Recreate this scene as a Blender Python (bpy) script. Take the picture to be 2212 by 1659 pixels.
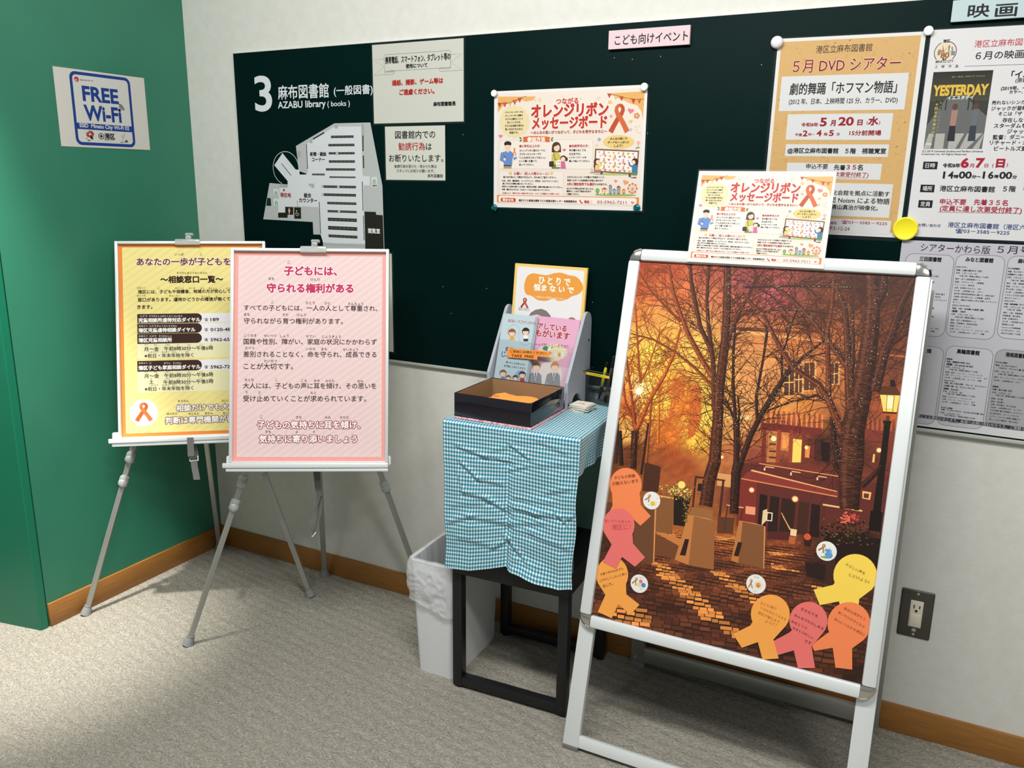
import bpy, bmesh, math, random
from mathutils import Vector, Matrix
for o in list(bpy.data.objects): bpy.data.objects.remove(o)
SC = bpy.context.scene; COL = SC.collection
# ------------------------------------------------------------------ camera
W, H, FPX = 2212, 1659, 1810.87
YAW, PITCH, ROLL = 0.4785, 0.2379, 0.0119
CAM = Vector((2.2456, -2.0407, 1.3021))
def cam_axes():
    f0 = Vector((-math.sin(YAW), math.cos(YAW), 0)); r = Vector((math.cos(YAW), math.sin(YAW), 0)); z = Vector((0, 0, 1))
    fw = f0*math.cos(PITCH) - z*math.sin(PITCH); u = z*math.cos(PITCH) + f0*math.sin(PITCH)
    return r*math.cos(ROLL) + u*math.sin(ROLL), u*math.cos(ROLL) - r*math.sin(ROLL), fw
CR, CU, CF = cam_axes()
cd = bpy.data.cameras.new('camera'); cam = bpy.data.objects.new('camera', cd); COL.objects.link(cam)
cam.matrix_world = Matrix(((CR.x, CU.x, -CF.x, CAM.x), (CR.y, CU.y, -CF.y, CAM.y), (CR.z, CU.z, -CF.z, CAM.z), (0, 0, 0, 1)))
cd.sensor_fit = 'HORIZONTAL'; cd.sensor_width = 36; cd.lens = FPX*36/W; cd.clip_start = .02
SC.camera = cam
# ------------------------------------------------------------------ light
SC.view_settings.view_transform = 'Standard'; SC.view_settings.look = 'None'
SC.view_settings.exposure = 0.0; SC.view_settings.gamma = 1; SC.view_settings.use_curve_mapping = False
wd = bpy.data.worlds.new('room_light'); SC.world = wd; wd.use_nodes = True
wd.node_tree.nodes['Background'].inputs[0].default_value = (.93, .97, .93, 1)
wd.node_tree.nodes['Background'].inputs[1].default_value = .28
def spot(name, loc, target, power, size, blend, radius, col):
    d = bpy.data.lights.new(name, 'SPOT'); d.energy = power; d.spot_size = math.radians(size); d.spot_blend = blend
    d.shadow_soft_size = radius; d.color = col
    o = bpy.data.objects.new(name, d); COL.objects.link(o); o.location = loc
    o.rotation_euler = (Vector(target)-Vector(loc)).to_track_quat('-Z', 'Y').to_euler()
def area(name, loc, target, power, sx, sy, col):
    d = bpy.data.lights.new(name, 'AREA'); d.energy = power; d.shape = 'RECTANGLE'; d.size = sx; d.size_y = sy; d.color = col
    o = bpy.data.objects.new(name, d); COL.objects.link(o); o.location = loc
    o.rotation_euler = (Vector(target)-Vector(loc)).to_track_quat('-Z', 'Y').to_euler()
spot('ceiling_downlight', (.26, -.98, 2.55), (.0, -.74, 0), 560, 30, 1, .04, (1, .95, .86))
area('ceiling_panel_light', (1.75, -1.45, 2.6), (1.75, -1.0, 0), 43, 1.0, .25, (1, .985, .95))
area('ceiling_panel_light', (3.1, -1.9, 2.6), (3.0, -1.3, 0), 26, .6, .25, (1, .985, .95))
area('ceiling_panel_light', (.75, -1.5, 2.6), (.75, -.9, 0), 20, .7, .2, (1, .985, .95))
# ------------------------------------------------------------------ helpers
def ray(x, y): return CF + CR*((x-W/2)/FPX) - CU*((y-H/2)/FPX)
def hit(x, y, o, n):
    d = ray(x, y); o = Vector(o); n = Vector(n); return CAM + d*((o-CAM).dot(n)/d.dot(n))
def floor_at(x, y, z=0): return hit(x, y, (0, 0, z), (0, 0, 1))
def wall_at(x, y, Y=-.01): return hit(x, y, (0, Y, 0), (0, 1, 0))
def lin(c): return c/12.92 if c <= .04045 else ((c+.055)/1.055)**2.4
def rgb(*c):
    if len(c) == 1: c = c[0]
    return tuple(lin(max(0, min(255, v))/255) for v in c)
def nd(m, t, **k):
    n = m.node_tree.nodes.new(t)
    for a, b in k.items(): setattr(n, a, b)
    return n
def mat(name, col, rough=.5, metal=0, trans=0, ior=1.45, coat=0, alpha=1, bump=None, spec=None, sheen=0):
    m = bpy.data.materials.new(name); m.use_nodes = True; p = m.node_tree.nodes['Principled BSDF']
    p.inputs['Base Color'].default_value = (*col, 1); p.inputs['Roughness'].default_value = rough; p.inputs['Metallic'].default_value = metal
    p.inputs['Transmission Weight'].default_value = trans; p.inputs['IOR'].default_value = ior; p.inputs['Coat Weight'].default_value = coat; p.inputs['Alpha'].default_value = alpha
    if spec is not None: p.inputs['Specular IOR Level'].default_value = spec
    L = m.node_tree.links
    if bump:
        sc, st, dist, stretch = bump
        tc = nd(m, 'ShaderNodeTexCoord'); mp = nd(m, 'ShaderNodeMapping'); mp.inputs['Scale'].default_value = stretch
        no = nd(m, 'ShaderNodeTexNoise'); no.inputs['Scale'].default_value = sc; no.inputs['Detail'].default_value = 4
        b = nd(m, 'ShaderNodeBump'); b.inputs['Strength'].default_value = st; b.inputs['Distance'].default_value = dist
        L.new(tc.outputs['Object'], mp.inputs[0]); L.new(mp.outputs[0], no.inputs['Vector']); L.new(no.outputs['Fac'], b.inputs['Height']); L.new(b.outputs[0], p.inputs['Normal'])
    return m
def print_mat(name, rough, k, coat=0, spec=.5):
    m = mat(name, (1, 1, 1), rough, coat=coat, spec=spec); a = nd(m, 'ShaderNodeVertexColor', layer_name='Col'); x = nd(m, 'ShaderNodeMixRGB', blend_type='MULTIPLY'); x.inputs[0].default_value = 1; x.inputs[2].default_value = (k, k, k, 1)
    m.node_tree.links.new(a.outputs[0], x.inputs[1]); m.node_tree.links.new(x.outputs[0], m.node_tree.nodes['Principled BSDF'].inputs['Base Color']); return m
M = {}
M['paper'] = print_mat('paper_print', .7, .9, spec=.3)
M['lam'] = print_mat('laminated_print', .42, .84, spec=.35)
M['gloss'] = print_mat('glossy_print', .45, .95, spec=.3)
M['alu'] = mat('brushed_aluminium', rgb(196, 198, 198), .38, .75)
M['alu_white'] = mat('satin_white_aluminium', rgb(226, 231, 232), .35, .25)
M['alu_leg'] = mat('anodised_aluminium', rgb(178, 179, 174), .36, .7)
M['chrome'] = mat('chrome', rgb(225, 222, 216), .1, 1)
M['clear'] = mat('clear_plastic', rgb(236, 240, 238), .1, trans=.7, ior=1.42)
M['grey_plastic'] = mat('grey_plastic', rgb(120, 120, 120), .5)
M['rubber'] = mat('grey_rubber', rgb(128, 128, 130), .6)
M['black_metal'] = mat('black_metal', rgb(22, 23, 25), .42)
M['white_plastic'] = mat('white_plastic', rgb(232, 232, 230), .3)
M['strap'] = mat('grey_webbing', rgb(140, 140, 138), .8, bump=(900, .5, .001, (1, 1, .3)))
def bm_new(): return bmesh.new()
def box(bm, c, s, bev=0, R=None, seg=2):
    r = bmesh.ops.create_cube(bm, size=1); vs = r['verts']
    for v in vs: v.co = Vector((v.co.x*s[0], v.co.y*s[1], v.co.z*s[2]))
    if bev:
        es = list({e for v in vs for e in v.link_edges})
        r2 = bmesh.ops.bevel(bm, geom=es, offset=bev, segments=seg, affect='EDGES', profile=.5)
        vs = list({v for f in r2['faces'] for v in f.verts} | {v for v in vs if v.is_valid})
    for v in vs: v.co = (R @ v.co if R else v.co) + Vector(c)
    return vs
def axes(e, up): return Matrix((e, e.cross(up)*-1, up)).transposed()
def bar(bm, a, b, w, d, side=(1, 0, 0), bev=0, ext=0):
    """box bar from a to b: w along side, d across"""
    a = Vector(a); b = Vector(b); z = (b-a).normalized(); x = Vector(side); x = (x - z*x.dot(z)).normalized(); y = z.cross(x)
    R = Matrix((x, y, z)).transposed()
    return box(bm, (a+b)/2, (w, d, (b-a).length+2*ext), bev, R)
def tube(bm, pts, r, n=12, cap=True):
    pts = [Vector(p) for p in pts]; rings = []; ref = None
    rs = r if isinstance(r, (list, tuple)) else [r]*len(pts)
    for i, p in enumerate(pts):
        t = (pts[min(i+1, len(pts)-1)] - pts[max(i-1, 0)]).normalized()
        if ref is None: ref = Vector((0, 0, 1)) if abs(t.z) < .9 else Vector((1, 0, 0))
        x = (ref - t*ref.dot(t)).normalized(); y = t.cross(x); ref = x
        rings.append([bm.verts.new(p + (x*math.cos(2*math.pi*k/n) + y*math.sin(2*math.pi*k/n))*rs[i]) for k in range(n)])
    for a, b in zip(rings, rings[1:]):
        for k in range(n): bm.faces.new((a[k], a[(k+1) % n], b[(k+1) % n], b[k]))
    if cap: bm.faces.new(rings[0][::-1]); bm.faces.new(rings[-1])
def lathe(bm, o, axis, prof, n=28):
    """prof: list of (distance along axis, radius)"""
    axis = Vector(axis).normalized(); ref = Vector((0, 0, 1)) if abs(axis.z) < .9 else Vector((1, 0, 0))
    x = (ref-axis*ref.dot(axis)).normalized(); y = axis.cross(x); o = Vector(o); rings = []
    for h, r in prof:
        rings.append([bm.verts.new(o+axis*h+(x*math.cos(2*math.pi*k/n)+y*math.sin(2*math.pi*k/n))*max(r, 1e-5)) for k in range(n)])
    for a, b in zip(rings, rings[1:]):
        for k in range(n): bm.faces.new((a[k], a[(k+1) % n], b[(k+1) % n], b[k]))
    bm.faces.new(rings[0][::-1]); bm.faces.new(rings[-1])
def prism(bm, pts, n, t):
    """closed outline pts (3D), extruded by n*t"""
    n = Vector(n)*t; a = [bm.verts.new(Vector(p)) for p in pts]; b = [bm.verts.new(Vector(p)+n) for p in pts]; k = len(pts)
    bm.faces.new(a[::-1]); bm.faces.new(b)
    for i in range(k): bm.faces.new((a[i], a[(i+1) % k], b[(i+1) % k], b[i]))
def wloc(o):
    p = Vector((0, 0, 0))
    while o: p += o.location; o = o.parent
    return p
def obj(name, bm, m, parent=None, smooth=True, loc=None, angle=40):
    me = bpy.data.meshes.new(name); bmesh.ops.recalc_face_normals(bm, faces=bm.faces)
    if parent is not None: off = wloc(parent); lo = Vector((0, 0, 0))
    else:
        if loc is None:
            zs = [v.co for v in bm.verts]; loc = (sum((v.x for v in zs))/len(zs), sum((v.y for v in zs))/len(zs), min(v.z for v in zs))
        off = Vector(loc); lo = off
    bmesh.ops.translate(bm, verts=bm.verts, vec=-off)
    if smooth:
        a = math.radians(angle)
        for f in bm.faces: f.smooth = True
        for e in bm.edges:
            e.smooth = len(e.link_faces) == 2 and e.calc_face_angle(0) < a
    bm.to_mesh(me); bm.free()
    for x in (m if isinstance(m, (list, tuple)) else [m]): me.materials.append(x)
    o = bpy.data.objects.new(name, me); COL.objects.link(o); o.location = lo
    if parent is not None: o.parent = parent
    return o
def tag(o, label, cat, group=None):
    o['label'] = label; o['category'] = cat
    if group: o['group'] = group
    return o
def thing(name, label, cat, loc, group=None):
    o = bpy.data.objects.new(name, None); COL.objects.link(o); o.location = loc; o.empty_display_size = .05
    return tag(o, label, cat, group)
def struct(name, bm, m, smooth=False):
    o = obj(name, bm, m, smooth=smooth); o['kind'] = 'structure'; return o
# ------------------------------------------------------------------ printed sheets: flat shapes and lettering in the sheet's own plane
_tc = {}
def glyphs(s, bold):
    k = (s, round(bold, 3))
    if k not in _tc:
        cu = bpy.data.curves.new('t', 'FONT'); cu.body = s; cu.offset = bold; cu.resolution_u = 5 if s.isascii() else 2
        o = bpy.data.objects.new('t', cu); me = o.to_mesh()
        vs = [(v.co.x, v.co.y) for v in me.vertices]; fs = [tuple(p.vertices) for p in me.polygons]
        o.to_mesh_clear(); bpy.data.objects.remove(o); bpy.data.curves.remove(cu)
        _tc[k] = (vs, fs)
    return _tc[k]
EPS = 8e-5
class Sheet:
    def __init__(s, o, e, up, w, h, col, thick=.0004, rot=0):
        s.o = Vector(o); e = Vector(e).normalized(); up = Vector(up).normalized(); c, q = math.cos(rot), math.sin(rot)
        s.e = e*c + up*q; s.up = up*c - e*q; s.n = s.e.cross(s.up); s.w, s.h, s.t = w, h, thick; s.col = rgb(col)
        s.V = []; s.F = []; s.C = []; s.k = (0, 0, 1)
    def uv(s, x, y):
        x = s.k[0]+x/s.k[2]; y = s.k[1]+y/s.k[2]; p = hit(x, y, s.o+s.n*s.t, s.n)-s.o; return (p.dot(s.e), p.dot(s.up))
    def add(s, uvs, col, L, faces=None):
        b = len(s.V); c = col if isinstance(col, list) else [col]*len(uvs)
        s.n_ = (getattr(s, 'n_', 0)+1) % 40; L = L+s.n_*.02      # later prints lie a hair higher
        s.V += [(u, v, L) for u, v in uvs]; s.C += c
        s.F += [tuple(b+i for i in f) for f in faces] if faces else [tuple(range(b, b+len(uvs)))]
    def poly(s, pts, col, L=1): s.add([s.uv(*p) for p in pts], rgb(col), L)
    def box(s, x0, y0, x1, y1):
        a, b, c, d = s.uv(x0, y0), s.uv(x1, y0), s.uv(x1, y1), s.uv(x0, y1)
        m = s.uv((x0+x1)/2, (y0+y1)/2); l = s.uv(x0, (y0+y1)/2); r = s.uv(x1, (y0+y1)/2); t = s.uv((x0+x1)/2, y0); bo = s.uv((x0+x1)/2, y1)
        return l[0], bo[1], r[0], t[1]
    def rect(s, x0, y0, x1, y1, col, L=1, r=0, corners=(1, 1, 1, 1)): s.urect(*s.box(x0, y0, x1, y1), col, L, r, corners)
    def urect(s, u0, v0, u1, v1, col, L=1, r=0, corners=(1, 1, 1, 1)): s.add(rr(u0, v0, u1, v1, r, corners), rgb(col), L)
    def frame(s, x0, y0, x1, y1, col, wd, L=1, r=0): s.uframe(*s.box(x0, y0, x1, y1), col, wd, L, r)
    def uframe(s, u0, v0, u1, v1, col, wd, L=1, r=0):
        a = rr(u0, v0, u1, v1, r); b = rr(u0+wd, v0+wd, u1-wd, v1-wd, max(r-wd, 0.0001 if r else 0)); n = len(a)
        s.add(a+b, rgb(col), L, [(i, (i+1) % n, n+(i+1) % n, n+i) for i in range(n)])
    def ell(s, x, y, rx, ry, col, L=1, n=24, a0=0, a1=360):
        c = s.uv(x, y); ru = abs(s.uv(x+rx, y)[0]-c[0]); rv = abs(s.uv(x, y+ry)[1]-c[1]); s.uell(c[0], c[1], ru, rv, col, L, n, a0, a1)
    def uell(s, u, v, ru, rv, col, L=1, n=24, a0=0, a1=360):
        full = a1-a0 >= 360; m = n if full else n+1
        s.add([(u+ru*math.cos(math.radians(a0+(a1-a0)*i/n)), v+rv*math.sin(math.radians(a0+(a1-a0)*i/n))) for i in range(m)], rgb(col), L)
    def line(s, pts, col, wd, L=1, closed=False): s.uline([s.uv(*p) for p in pts], col, wd, L, closed)
    def uline(s, q, col, wd, L=1, closed=False, wd2=None):
        if closed: q = q+[q[0]]
        n = len(q); vs = []
        for i, p in enumerate(q):
            a = q[max(i-1, 0)]; b = q[min(i+1, n-1)]
            if closed and i in (0, n-1): a = q[n-2]; b = q[1]
            dx, dy = b[0]-a[0], b[1]-a[1]; l = math.hypot(dx, dy) or 1
            k = (wd + ((wd2-wd)*i/(n-1) if wd2 is not None else 0))/2
            vs += [(p[0]-dy/l*k, p[1]+dx/l*k), (p[0]+dy/l*k, p[1]-dx/l*k)]
        s.add(vs, rgb(col), L, [(2*i, 2*i+1, 2*i+3, 2*i+2) for i in range(n-1)])
    def txt(s, t, x0, x1, y, col, b=0., L=4, h=None, halo=None, hw=.05, rot=None):
        """lettering whose outline spans x0..x1 and is centred at height y"""
        a = s.uv(x0, y); c = s.uv(x1, y if rot is None else y+rot); m = s.uv((x0+x1)/2, y if rot is None else y+rot/2)
        ang = math.atan2(c[1]-a[1], c[0]-a[0]) if rot is not None else 0
        wd = math.hypot(c[0]-a[0], c[1]-a[1]) if rot is not None else abs(c[0]-a[0])
        hv = None
        if h: hv = abs(s.uv((x0+x1)/2, y-h/2)[1]-s.uv((x0+x1)/2, y+h/2)[1])
        s.utxt(t, m[0], m[1], wd, col, b, L, hv, halo, hw, ang)
    def utxt(s, t, u, v, wd, col, b=0., L=4, hv=None, halo=None, hw=.05, ang=0):
        vs, fs = glyphs(t, 0); xs = [p[0] for p in vs]; ys = [p[1] for p in vs]
        cx, cy = (min(xs)+max(xs))/2, (min(ys)+max(ys))/2; k = wd/(max(xs)-min(xs)); ky = hv/(max(ys)-min(ys)) if hv else k
        ca, sa = math.cos(ang), math.sin(ang)
        def put(col, L, offs):
            q = [((x-cx)*k, (y-cy)*ky) for x, y in vs]
            for ox, oy in offs: s.add([(u+(x+ox*k)*ca-(y+oy*k)*sa, v+(x+ox*k)*sa+(y+oy*k)*ca) for x, y in q], rgb(col), L, fs)
        ring = lambda r, n: [(r*math.cos(6.2832*i/n+.4), r*math.sin(6.2832*i/n+.4)) for i in range(n)]
        if halo: put(halo, L-1, ring((hw+max(b, 0))*1.15, 12)+ring(hw*.5, 5))
        b = b+.012 if b >= 0 else b
        if t.isascii() and b > 0:
            vs, fs = glyphs(t, b*.8); b = 0
        put(col, L, [(0, 0)] if b <= 0 else (ring(b*.9, 3) if b < .025 else ring(b, 10)+[(0, 0)]))
    def scaled(s, o, e, up, k):
        """the same print on another sheet, k times the size"""
        q = Sheet(o, e, up, s.w*k, s.h*k, (0, 0, 0), s.t); q.col = s.col
        q.V = [(u*k, v*k, L) for u, v, L in s.V]; q.F = s.F; q.C = s.C; return q
    def mesh(s, name, m, parent=None, bend=None, loc=None):
        me = bpy.data.meshes.new(name); u, v = s.w/2, s.h/2; V = []; C = []
        base = [(-u, -v), (u, -v), (u, v), (-u, v)]
        off = wloc(parent) if parent is not None else (Vector(loc) if loc is not None else s.o.copy())
        f = bend or (lambda a, b: 0)
        P = lambda a, b, d: tuple(s.o + s.e*a + s.up*b + s.n*(d+f(a, b)) - off)
        F = []
        N = 14 if bend else 1
        for d in (0, s.t):
            for j in range(N+1):
                for i in range(N+1): V.append(P(-u+2*u*i/N, -v+2*v*j/N, d))
        C = [s.col]*len(V); q = (N+1)**2; g = lambda i, j, d: d*q+j*(N+1)+i
        for j in range(N):
            for i in range(N):
                F.append((g(i, j, 1), g(i+1, j, 1), g(i+1, j+1, 1), g(i, j+1, 1))); F.append((g(i, j, 0), g(i, j+1, 0), g(i+1, j+1, 0), g(i+1, j, 0)))
        for i in range(N):
            F += [(g(i, 0, 0), g(i+1, 0, 0), g(i+1, 0, 1), g(i, 0, 1)), (g(i+1, N, 0), g(i, N, 0), g(i, N, 1), g(i+1, N, 1)), (g(0, i+1, 0), g(0, i, 0), g(0, i, 1), g(0, i+1, 1)), (g(N, i, 0), g(N, i+1, 0), g(N, i+1, 1), g(N, i, 1))]
        b = len(V); V += [P(a, c, s.t+L*EPS) for a, c, L in s.V]; C = C+s.C; F += [tuple(b+i for i in x) for x in s.F]
        me.from_pydata(V, [], F); at = me.color_attributes.new('Col', 'FLOAT_COLOR', 'POINT')
        flat = []
        for c in C: flat += [c[0], c[1], c[2], 1]
        at.data.foreach_set('color', flat); me.materials.append(m); me.update()
        o = bpy.data.objects.new(name, me); COL.objects.link(o)
        if parent is not None: o.parent = parent
        else: o.location = off
        return o
    def border(s, m, parent, mg, z=.0001):
        """clear pouch film standing out round the sheet"""
        bm = bm_new(); P = lambda a, b: s.o+s.e*a+s.up*b+s.n*z; u, v = s.w/2, s.h/2; g = mg if isinstance(mg, tuple) else (mg,)*4
        a = [(-u, -v), (u, -v), (u, v), (-u, v)]; b = [(-u-g[0], -v-g[1]), (u+g[2], -v-g[1]), (u+g[2], v+g[3]), (-u-g[0], v+g[3])]
        A = [bm.verts.new(P(*p)) for p in a]; B = [bm.verts.new(P(*p)) for p in b]
        A2 = [bm.verts.new(P(*p)+s.n*.0002) for p in a]; B2 = [bm.verts.new(P(*p)+s.n*.0002) for p in b]
        for i in range(4):
            j = (i+1) % 4; bm.faces.new((A[i], B[i], B[j], A[j])); bm.faces.new((A2[i], A2[j], B2[j], B2[i])); bm.faces.new((B[i], B2[i], B2[j], B[j]))
        return obj('film_border', bm, m, parent, smooth=False)
def rr(u0, v0, u1, v1, r, corners=(1, 1, 1, 1), n=5):
    """rounded rectangle; corners: bottom-left, bottom-right, top-right, top-left"""
    out = []
    for (x, y, a), c in zip(((u0, v0, 180), (u1, v0, 270), (u1, v1, 0), (u0, v1, 90)), corners):
        if not r or not c: out.append((x, y)); continue
        cx = x+r if x == u0 else x-r; cy = y+r if y == v0 else y-r
        out += [(cx+r*math.cos(math.radians(a+90*i/n)), cy+r*math.sin(math.radians(a+90*i/n))) for i in range(n+1)]
    return out
def smooth(pts, n=5):
    out = []; k = len(pts)
    for i in range(k):
        a, b, c, d = pts[i-1], pts[i], pts[(i+1) % k], pts[(i+2) % k]
        for j in range(n):
            t = j/n; out.append(tuple(.5*(2*b[x]+(c[x]-a[x])*t+(2*a[x]-5*b[x]+4*c[x]-d[x])*t*t+(3*b[x]-a[x]-3*c[x]+d[x])*t**3) for x in (0, 1)))
    return out
def clip(poly, u0, v0, u1, v1):
    for ax, lim, sg in ((0, u0, 1), (0, u1, -1), (1, v0, 1), (1, v1, -1)):
        out = []
        for i, p in enumerate(poly):
            q = poly[i-1]; a = (p[ax]-lim)*sg; b = (q[ax]-lim)*sg
            if (a >= 0) != (b >= 0):
                t = b/(b-a); out.append((q[0]+(p[0]-q[0])*t, q[1]+(p[1]-q[1])*t))
            if a >= 0: out.append(p)
        poly = out
        if not poly: break
    return poly
def wsheet(q, k=(0, 0, 1), w=None, h=None, col=(230, 230, 225), Y=-.0085, rot=0, thick=.0004):
    """sheet flat on the notice board; q = its corners (TL, TR, BR, BL) as seen in the photograph"""
    P = [wall_at(k[0]+x/k[2], k[1]+y/k[2], Y) for x, y in q]; c = sum(P, Vector())/4
    w = w or ((P[1]-P[0]).length+(P[2]-P[3]).length)/2; h = h or ((P[0]-P[3]).length+(P[1]-P[2]).length)/2
    s = Sheet(c, (1, 0, 0), (0, 0, 1), w, h, col, thick, rot); return s
def film():
    m = bpy.data.materials.new('clear_film'); m.use_nodes = True; t = m.node_tree; t.nodes.remove(t.nodes['Principled BSDF'])
    a = nd(m, 'ShaderNodeBsdfTransparent'); g = nd(m, 'ShaderNodeBsdfGlossy'); g.inputs['Roughness'].default_value = .15; mx = nd(m, 'ShaderNodeMixShader'); mx.inputs[0].default_value = .03
    t.links.new(a.outputs[0], mx.inputs[1]); t.links.new(g.outputs[0], mx.inputs[2]); t.links.new(mx.outputs[0], t.nodes['Material Output'].inputs[0]); return m
M['film'] = film()
def thin_clear(name, tint, fac, rough=.08):
    m = bpy.data.materials.new(name); m.use_nodes = True; t = m.node_tree; t.nodes.remove(t.nodes['Principled BSDF'])
    a = nd(m, 'ShaderNodeBsdfTransparent'); a.inputs[0].default_value = (*tint, 1); g = nd(m, 'ShaderNodeBsdfGlossy'); g.inputs['Roughness'].default_value = rough; mx = nd(m, 'ShaderNodeMixShader'); mx.inputs[0].default_value = fac
    t.links.new(a.outputs[0], mx.inputs[1]); t.links.new(g.outputs[0], mx.inputs[2]); t.links.new(mx.outputs[0], t.nodes['Material Output'].inputs[0]); return m
M['acrylic'] = thin_clear('clear_acrylic', (.97, .98, .98), .05)
M['smoke'] = thin_clear('smoky_plastic', (.80, .82, .83), .05)
random.seed(7)
# ------------------------------------------------------------------ room shell
def noise_mat(name, c1, c2, rough, scale, stretch=(1, 1, 1), bumps=(), detail=5):
    m = bpy.data.materials.new(name); m.use_nodes = True; t = m.node_tree; p = t.nodes['Principled BSDF']; p.inputs['Roughness'].default_value = rough
    tc = nd(m, 'ShaderNodeTexCoord'); mp = nd(m, 'ShaderNodeMapping'); mp.inputs['Scale'].default_value = stretch
    no = nd(m, 'ShaderNodeTexNoise'); no.inputs['Scale'].default_value = scale; no.inputs['Detail'].default_value = detail
    cr = nd(m, 'ShaderNodeValToRGB'); cr.color_ramp.elements[0].color = (*c1, 1); cr.color_ramp.elements[1].color = (*c2, 1)
    cr.color_ramp.elements[0].position = .3; cr.color_ramp.elements[1].position = .7
    t.links.new(tc.outputs['Object'], mp.inputs[0]); t.links.new(mp.outputs[0], no.inputs['Vector']); t.links.new(no.outputs['Fac'], cr.inputs[0]); t.links.new(cr.outputs[0], p.inputs['Base Color'])
    prev = None
    for kind, sc, st, dist, strt in bumps:
        mp2 = nd(m, 'ShaderNodeMapping'); mp2.inputs['Scale'].default_value = strt; t.links.new(tc.outputs['Object'], mp2.inputs[0])
        if kind == 'n':
            x = nd(m, 'ShaderNodeTexNoise'); x.inputs['Scale'].default_value = sc; x.inputs['Detail'].default_value = 3; out = x.outputs['Fac']
        else:
            x = nd(m, 'ShaderNodeTexVoronoi'); x.inputs['Scale'].default_value = sc; out = x.outputs['Distance']
        t.links.new(mp2.outputs[0], x.inputs['Vector'])
        b = nd(m, 'ShaderNodeBump'); b.inputs['Strength'].default_value = st; b.inputs['Distance'].default_value = dist
        if kind == 'v': b.invert = True
        t.links.new(out, b.inputs['Height'])
        if prev: t.links.new(prev, b.inputs['Normal'])
        prev = b.outputs[0]
    if prev: t.links.new(prev, p.inputs['Normal'])
    return m
M['wallpaper'] = noise_mat('white_woven_wallpaper', rgb(206, 206, 199), rgb(212, 212, 206), .8, 40, (1, 1, 1), [('n', 60, .2, .001, (1, 1, 9)), ('n', 420, .2, .0006, (1, 1, 2))])
M['green_wall'] = noise_mat('green_wall_sheet', rgb(42, 114, 90), rgb(45, 118, 93), .42, 6, (1, 1, 1), [('n', 500, .12, .0004, (1, 1, 1))])
M['green_door'] = mat('green_steel_paint', rgb(18, 104, 78), .3, bump=(350, .08, .0004, (1, 1, 1)))
M['wood'] = noise_mat('oak_baseboard', rgb(134, 88, 38), rgb(158, 108, 50), .45, 6, (2.0, 2.0, 60), [('n', 30, .15, .0006, (1, 1, 18))])
def carpet():
    m = bpy.data.materials.new('grey_loop_carpet'); m.use_nodes = True; t = m.node_tree; p = t.nodes['Principled BSDF']; p.inputs['Roughness'].default_value = .95; p.inputs['Specular IOR Level'].default_value = .08
    L = t.links.new; tc = nd(m, 'ShaderNodeTexCoord')
    mp = nd(m, 'ShaderNodeMapping'); mp.inputs['Rotation'].default_value = (0, 0, .15); L(tc.outputs['Object'], mp.inputs[0])
    wn = nd(m, 'ShaderNodeTexNoise'); wn.inputs['Scale'].default_value = 45; wn.inputs['Detail'].default_value = 3; L(mp.outputs[0], wn.inputs['Vector'])
    ad = nd(m, 'ShaderNodeMixRGB', blend_type='ADD'); ad.inputs[0].default_value = .02; L(mp.outputs[0], ad.inputs[1]); L(wn.outputs['Color'], ad.inputs[2])
    st = nd(m, 'ShaderNodeMapping'); st.inputs['Scale'].default_value = (1, 2.0, 1); L(ad.outputs[0], st.inputs[0])
    v = nd(m, 'ShaderNodeTexVoronoi'); v.inputs['Scale'].default_value = 140; L(st.outputs[0], v.inputs['Vector'])
    n2 = nd(m, 'ShaderNodeTexNoise'); n2.inputs['Scale'].default_value = 130; n2.inputs['Detail'].default_value = 5; n2.inputs['Roughness'].default_value = .7; L(st.outputs[0], n2.inputs['Vector'])
    n3 = nd(m, 'ShaderNodeTexNoise'); n3.inputs['Scale'].default_value = 9; n3.inputs['Detail'].default_value = 3; L(mp.outputs[0], n3.inputs['Vector'])
    w = nd(m, 'ShaderNodeTexWave', bands_direction='Y'); w.inputs['Scale'].default_value = 9; w.inputs['Distortion'].default_value = .6; w.inputs['Detail'].default_value = 2; w.inputs['Detail Scale'].default_value = 6; L(mp.outputs[0], w.inputs['Vector'])
    r = nd(m, 'ShaderNodeValToRGB'); r.color_ramp.elements[0].position = .3; r.color_ramp.elements[1].position = .7
    r.color_ramp.elements[0].color = (*rgb(134, 130, 121), 1); r.color_ramp.elements[1].color = (*rgb(176, 171, 159), 1); L(n2.outputs['Fac'], r.inputs[0])
    mul = nd(m, 'ShaderNodeMixRGB', blend_type='MULTIPLY'); mul.inputs[0].default_value = .45
    r2 = nd(m, 'ShaderNodeValToRGB'); r2.color_ramp.elements[0].color = (1, 1, 1, 1); r2.color_ramp.elements[1].color = (.4, .4, .4, 1); r2.color_ramp.elements[0].position = .35; r2.color_ramp.elements[1].position = .8
    L(v.outputs['Distance'], r2.inputs[0]); L(r.outputs[0], mul.inputs[1]); L(r2.outputs[0], mul.inputs[2]); L(mul.outputs[0], p.inputs['Base Color'])
    prev = None
    for src, stg, dist, inv in ((v.outputs['Distance'], .8, .0036, True), (n2.outputs['Fac'], .5, .0022, False), (n3.outputs['Fac'], .3, .008, False), (w.outputs['Fac'], .35, .005, False)):
        b = nd(m, 'ShaderNodeBump'); b.invert = inv; b.inputs['Strength'].default_value = stg; b.inputs['Distance'].default_value = dist; L(src, b.inputs['Height'])
        if prev: L(prev, b.inputs['Normal'])
        prev = b.outputs[0]
    L(prev, p.inputs['Normal']); return m
M['carpet'] = carpet()
bm = bm_new(); box(bm, (1.3, -1.9, -.05), (6.4, 4.2, .1)); struct('floor', bm, M['carpet'])
bm = bm_new(); box(bm, (2.1, .06, 1.3), (4.2, .12, 2.6)); struct('wall_back', bm, M['wallpaper'])
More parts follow.
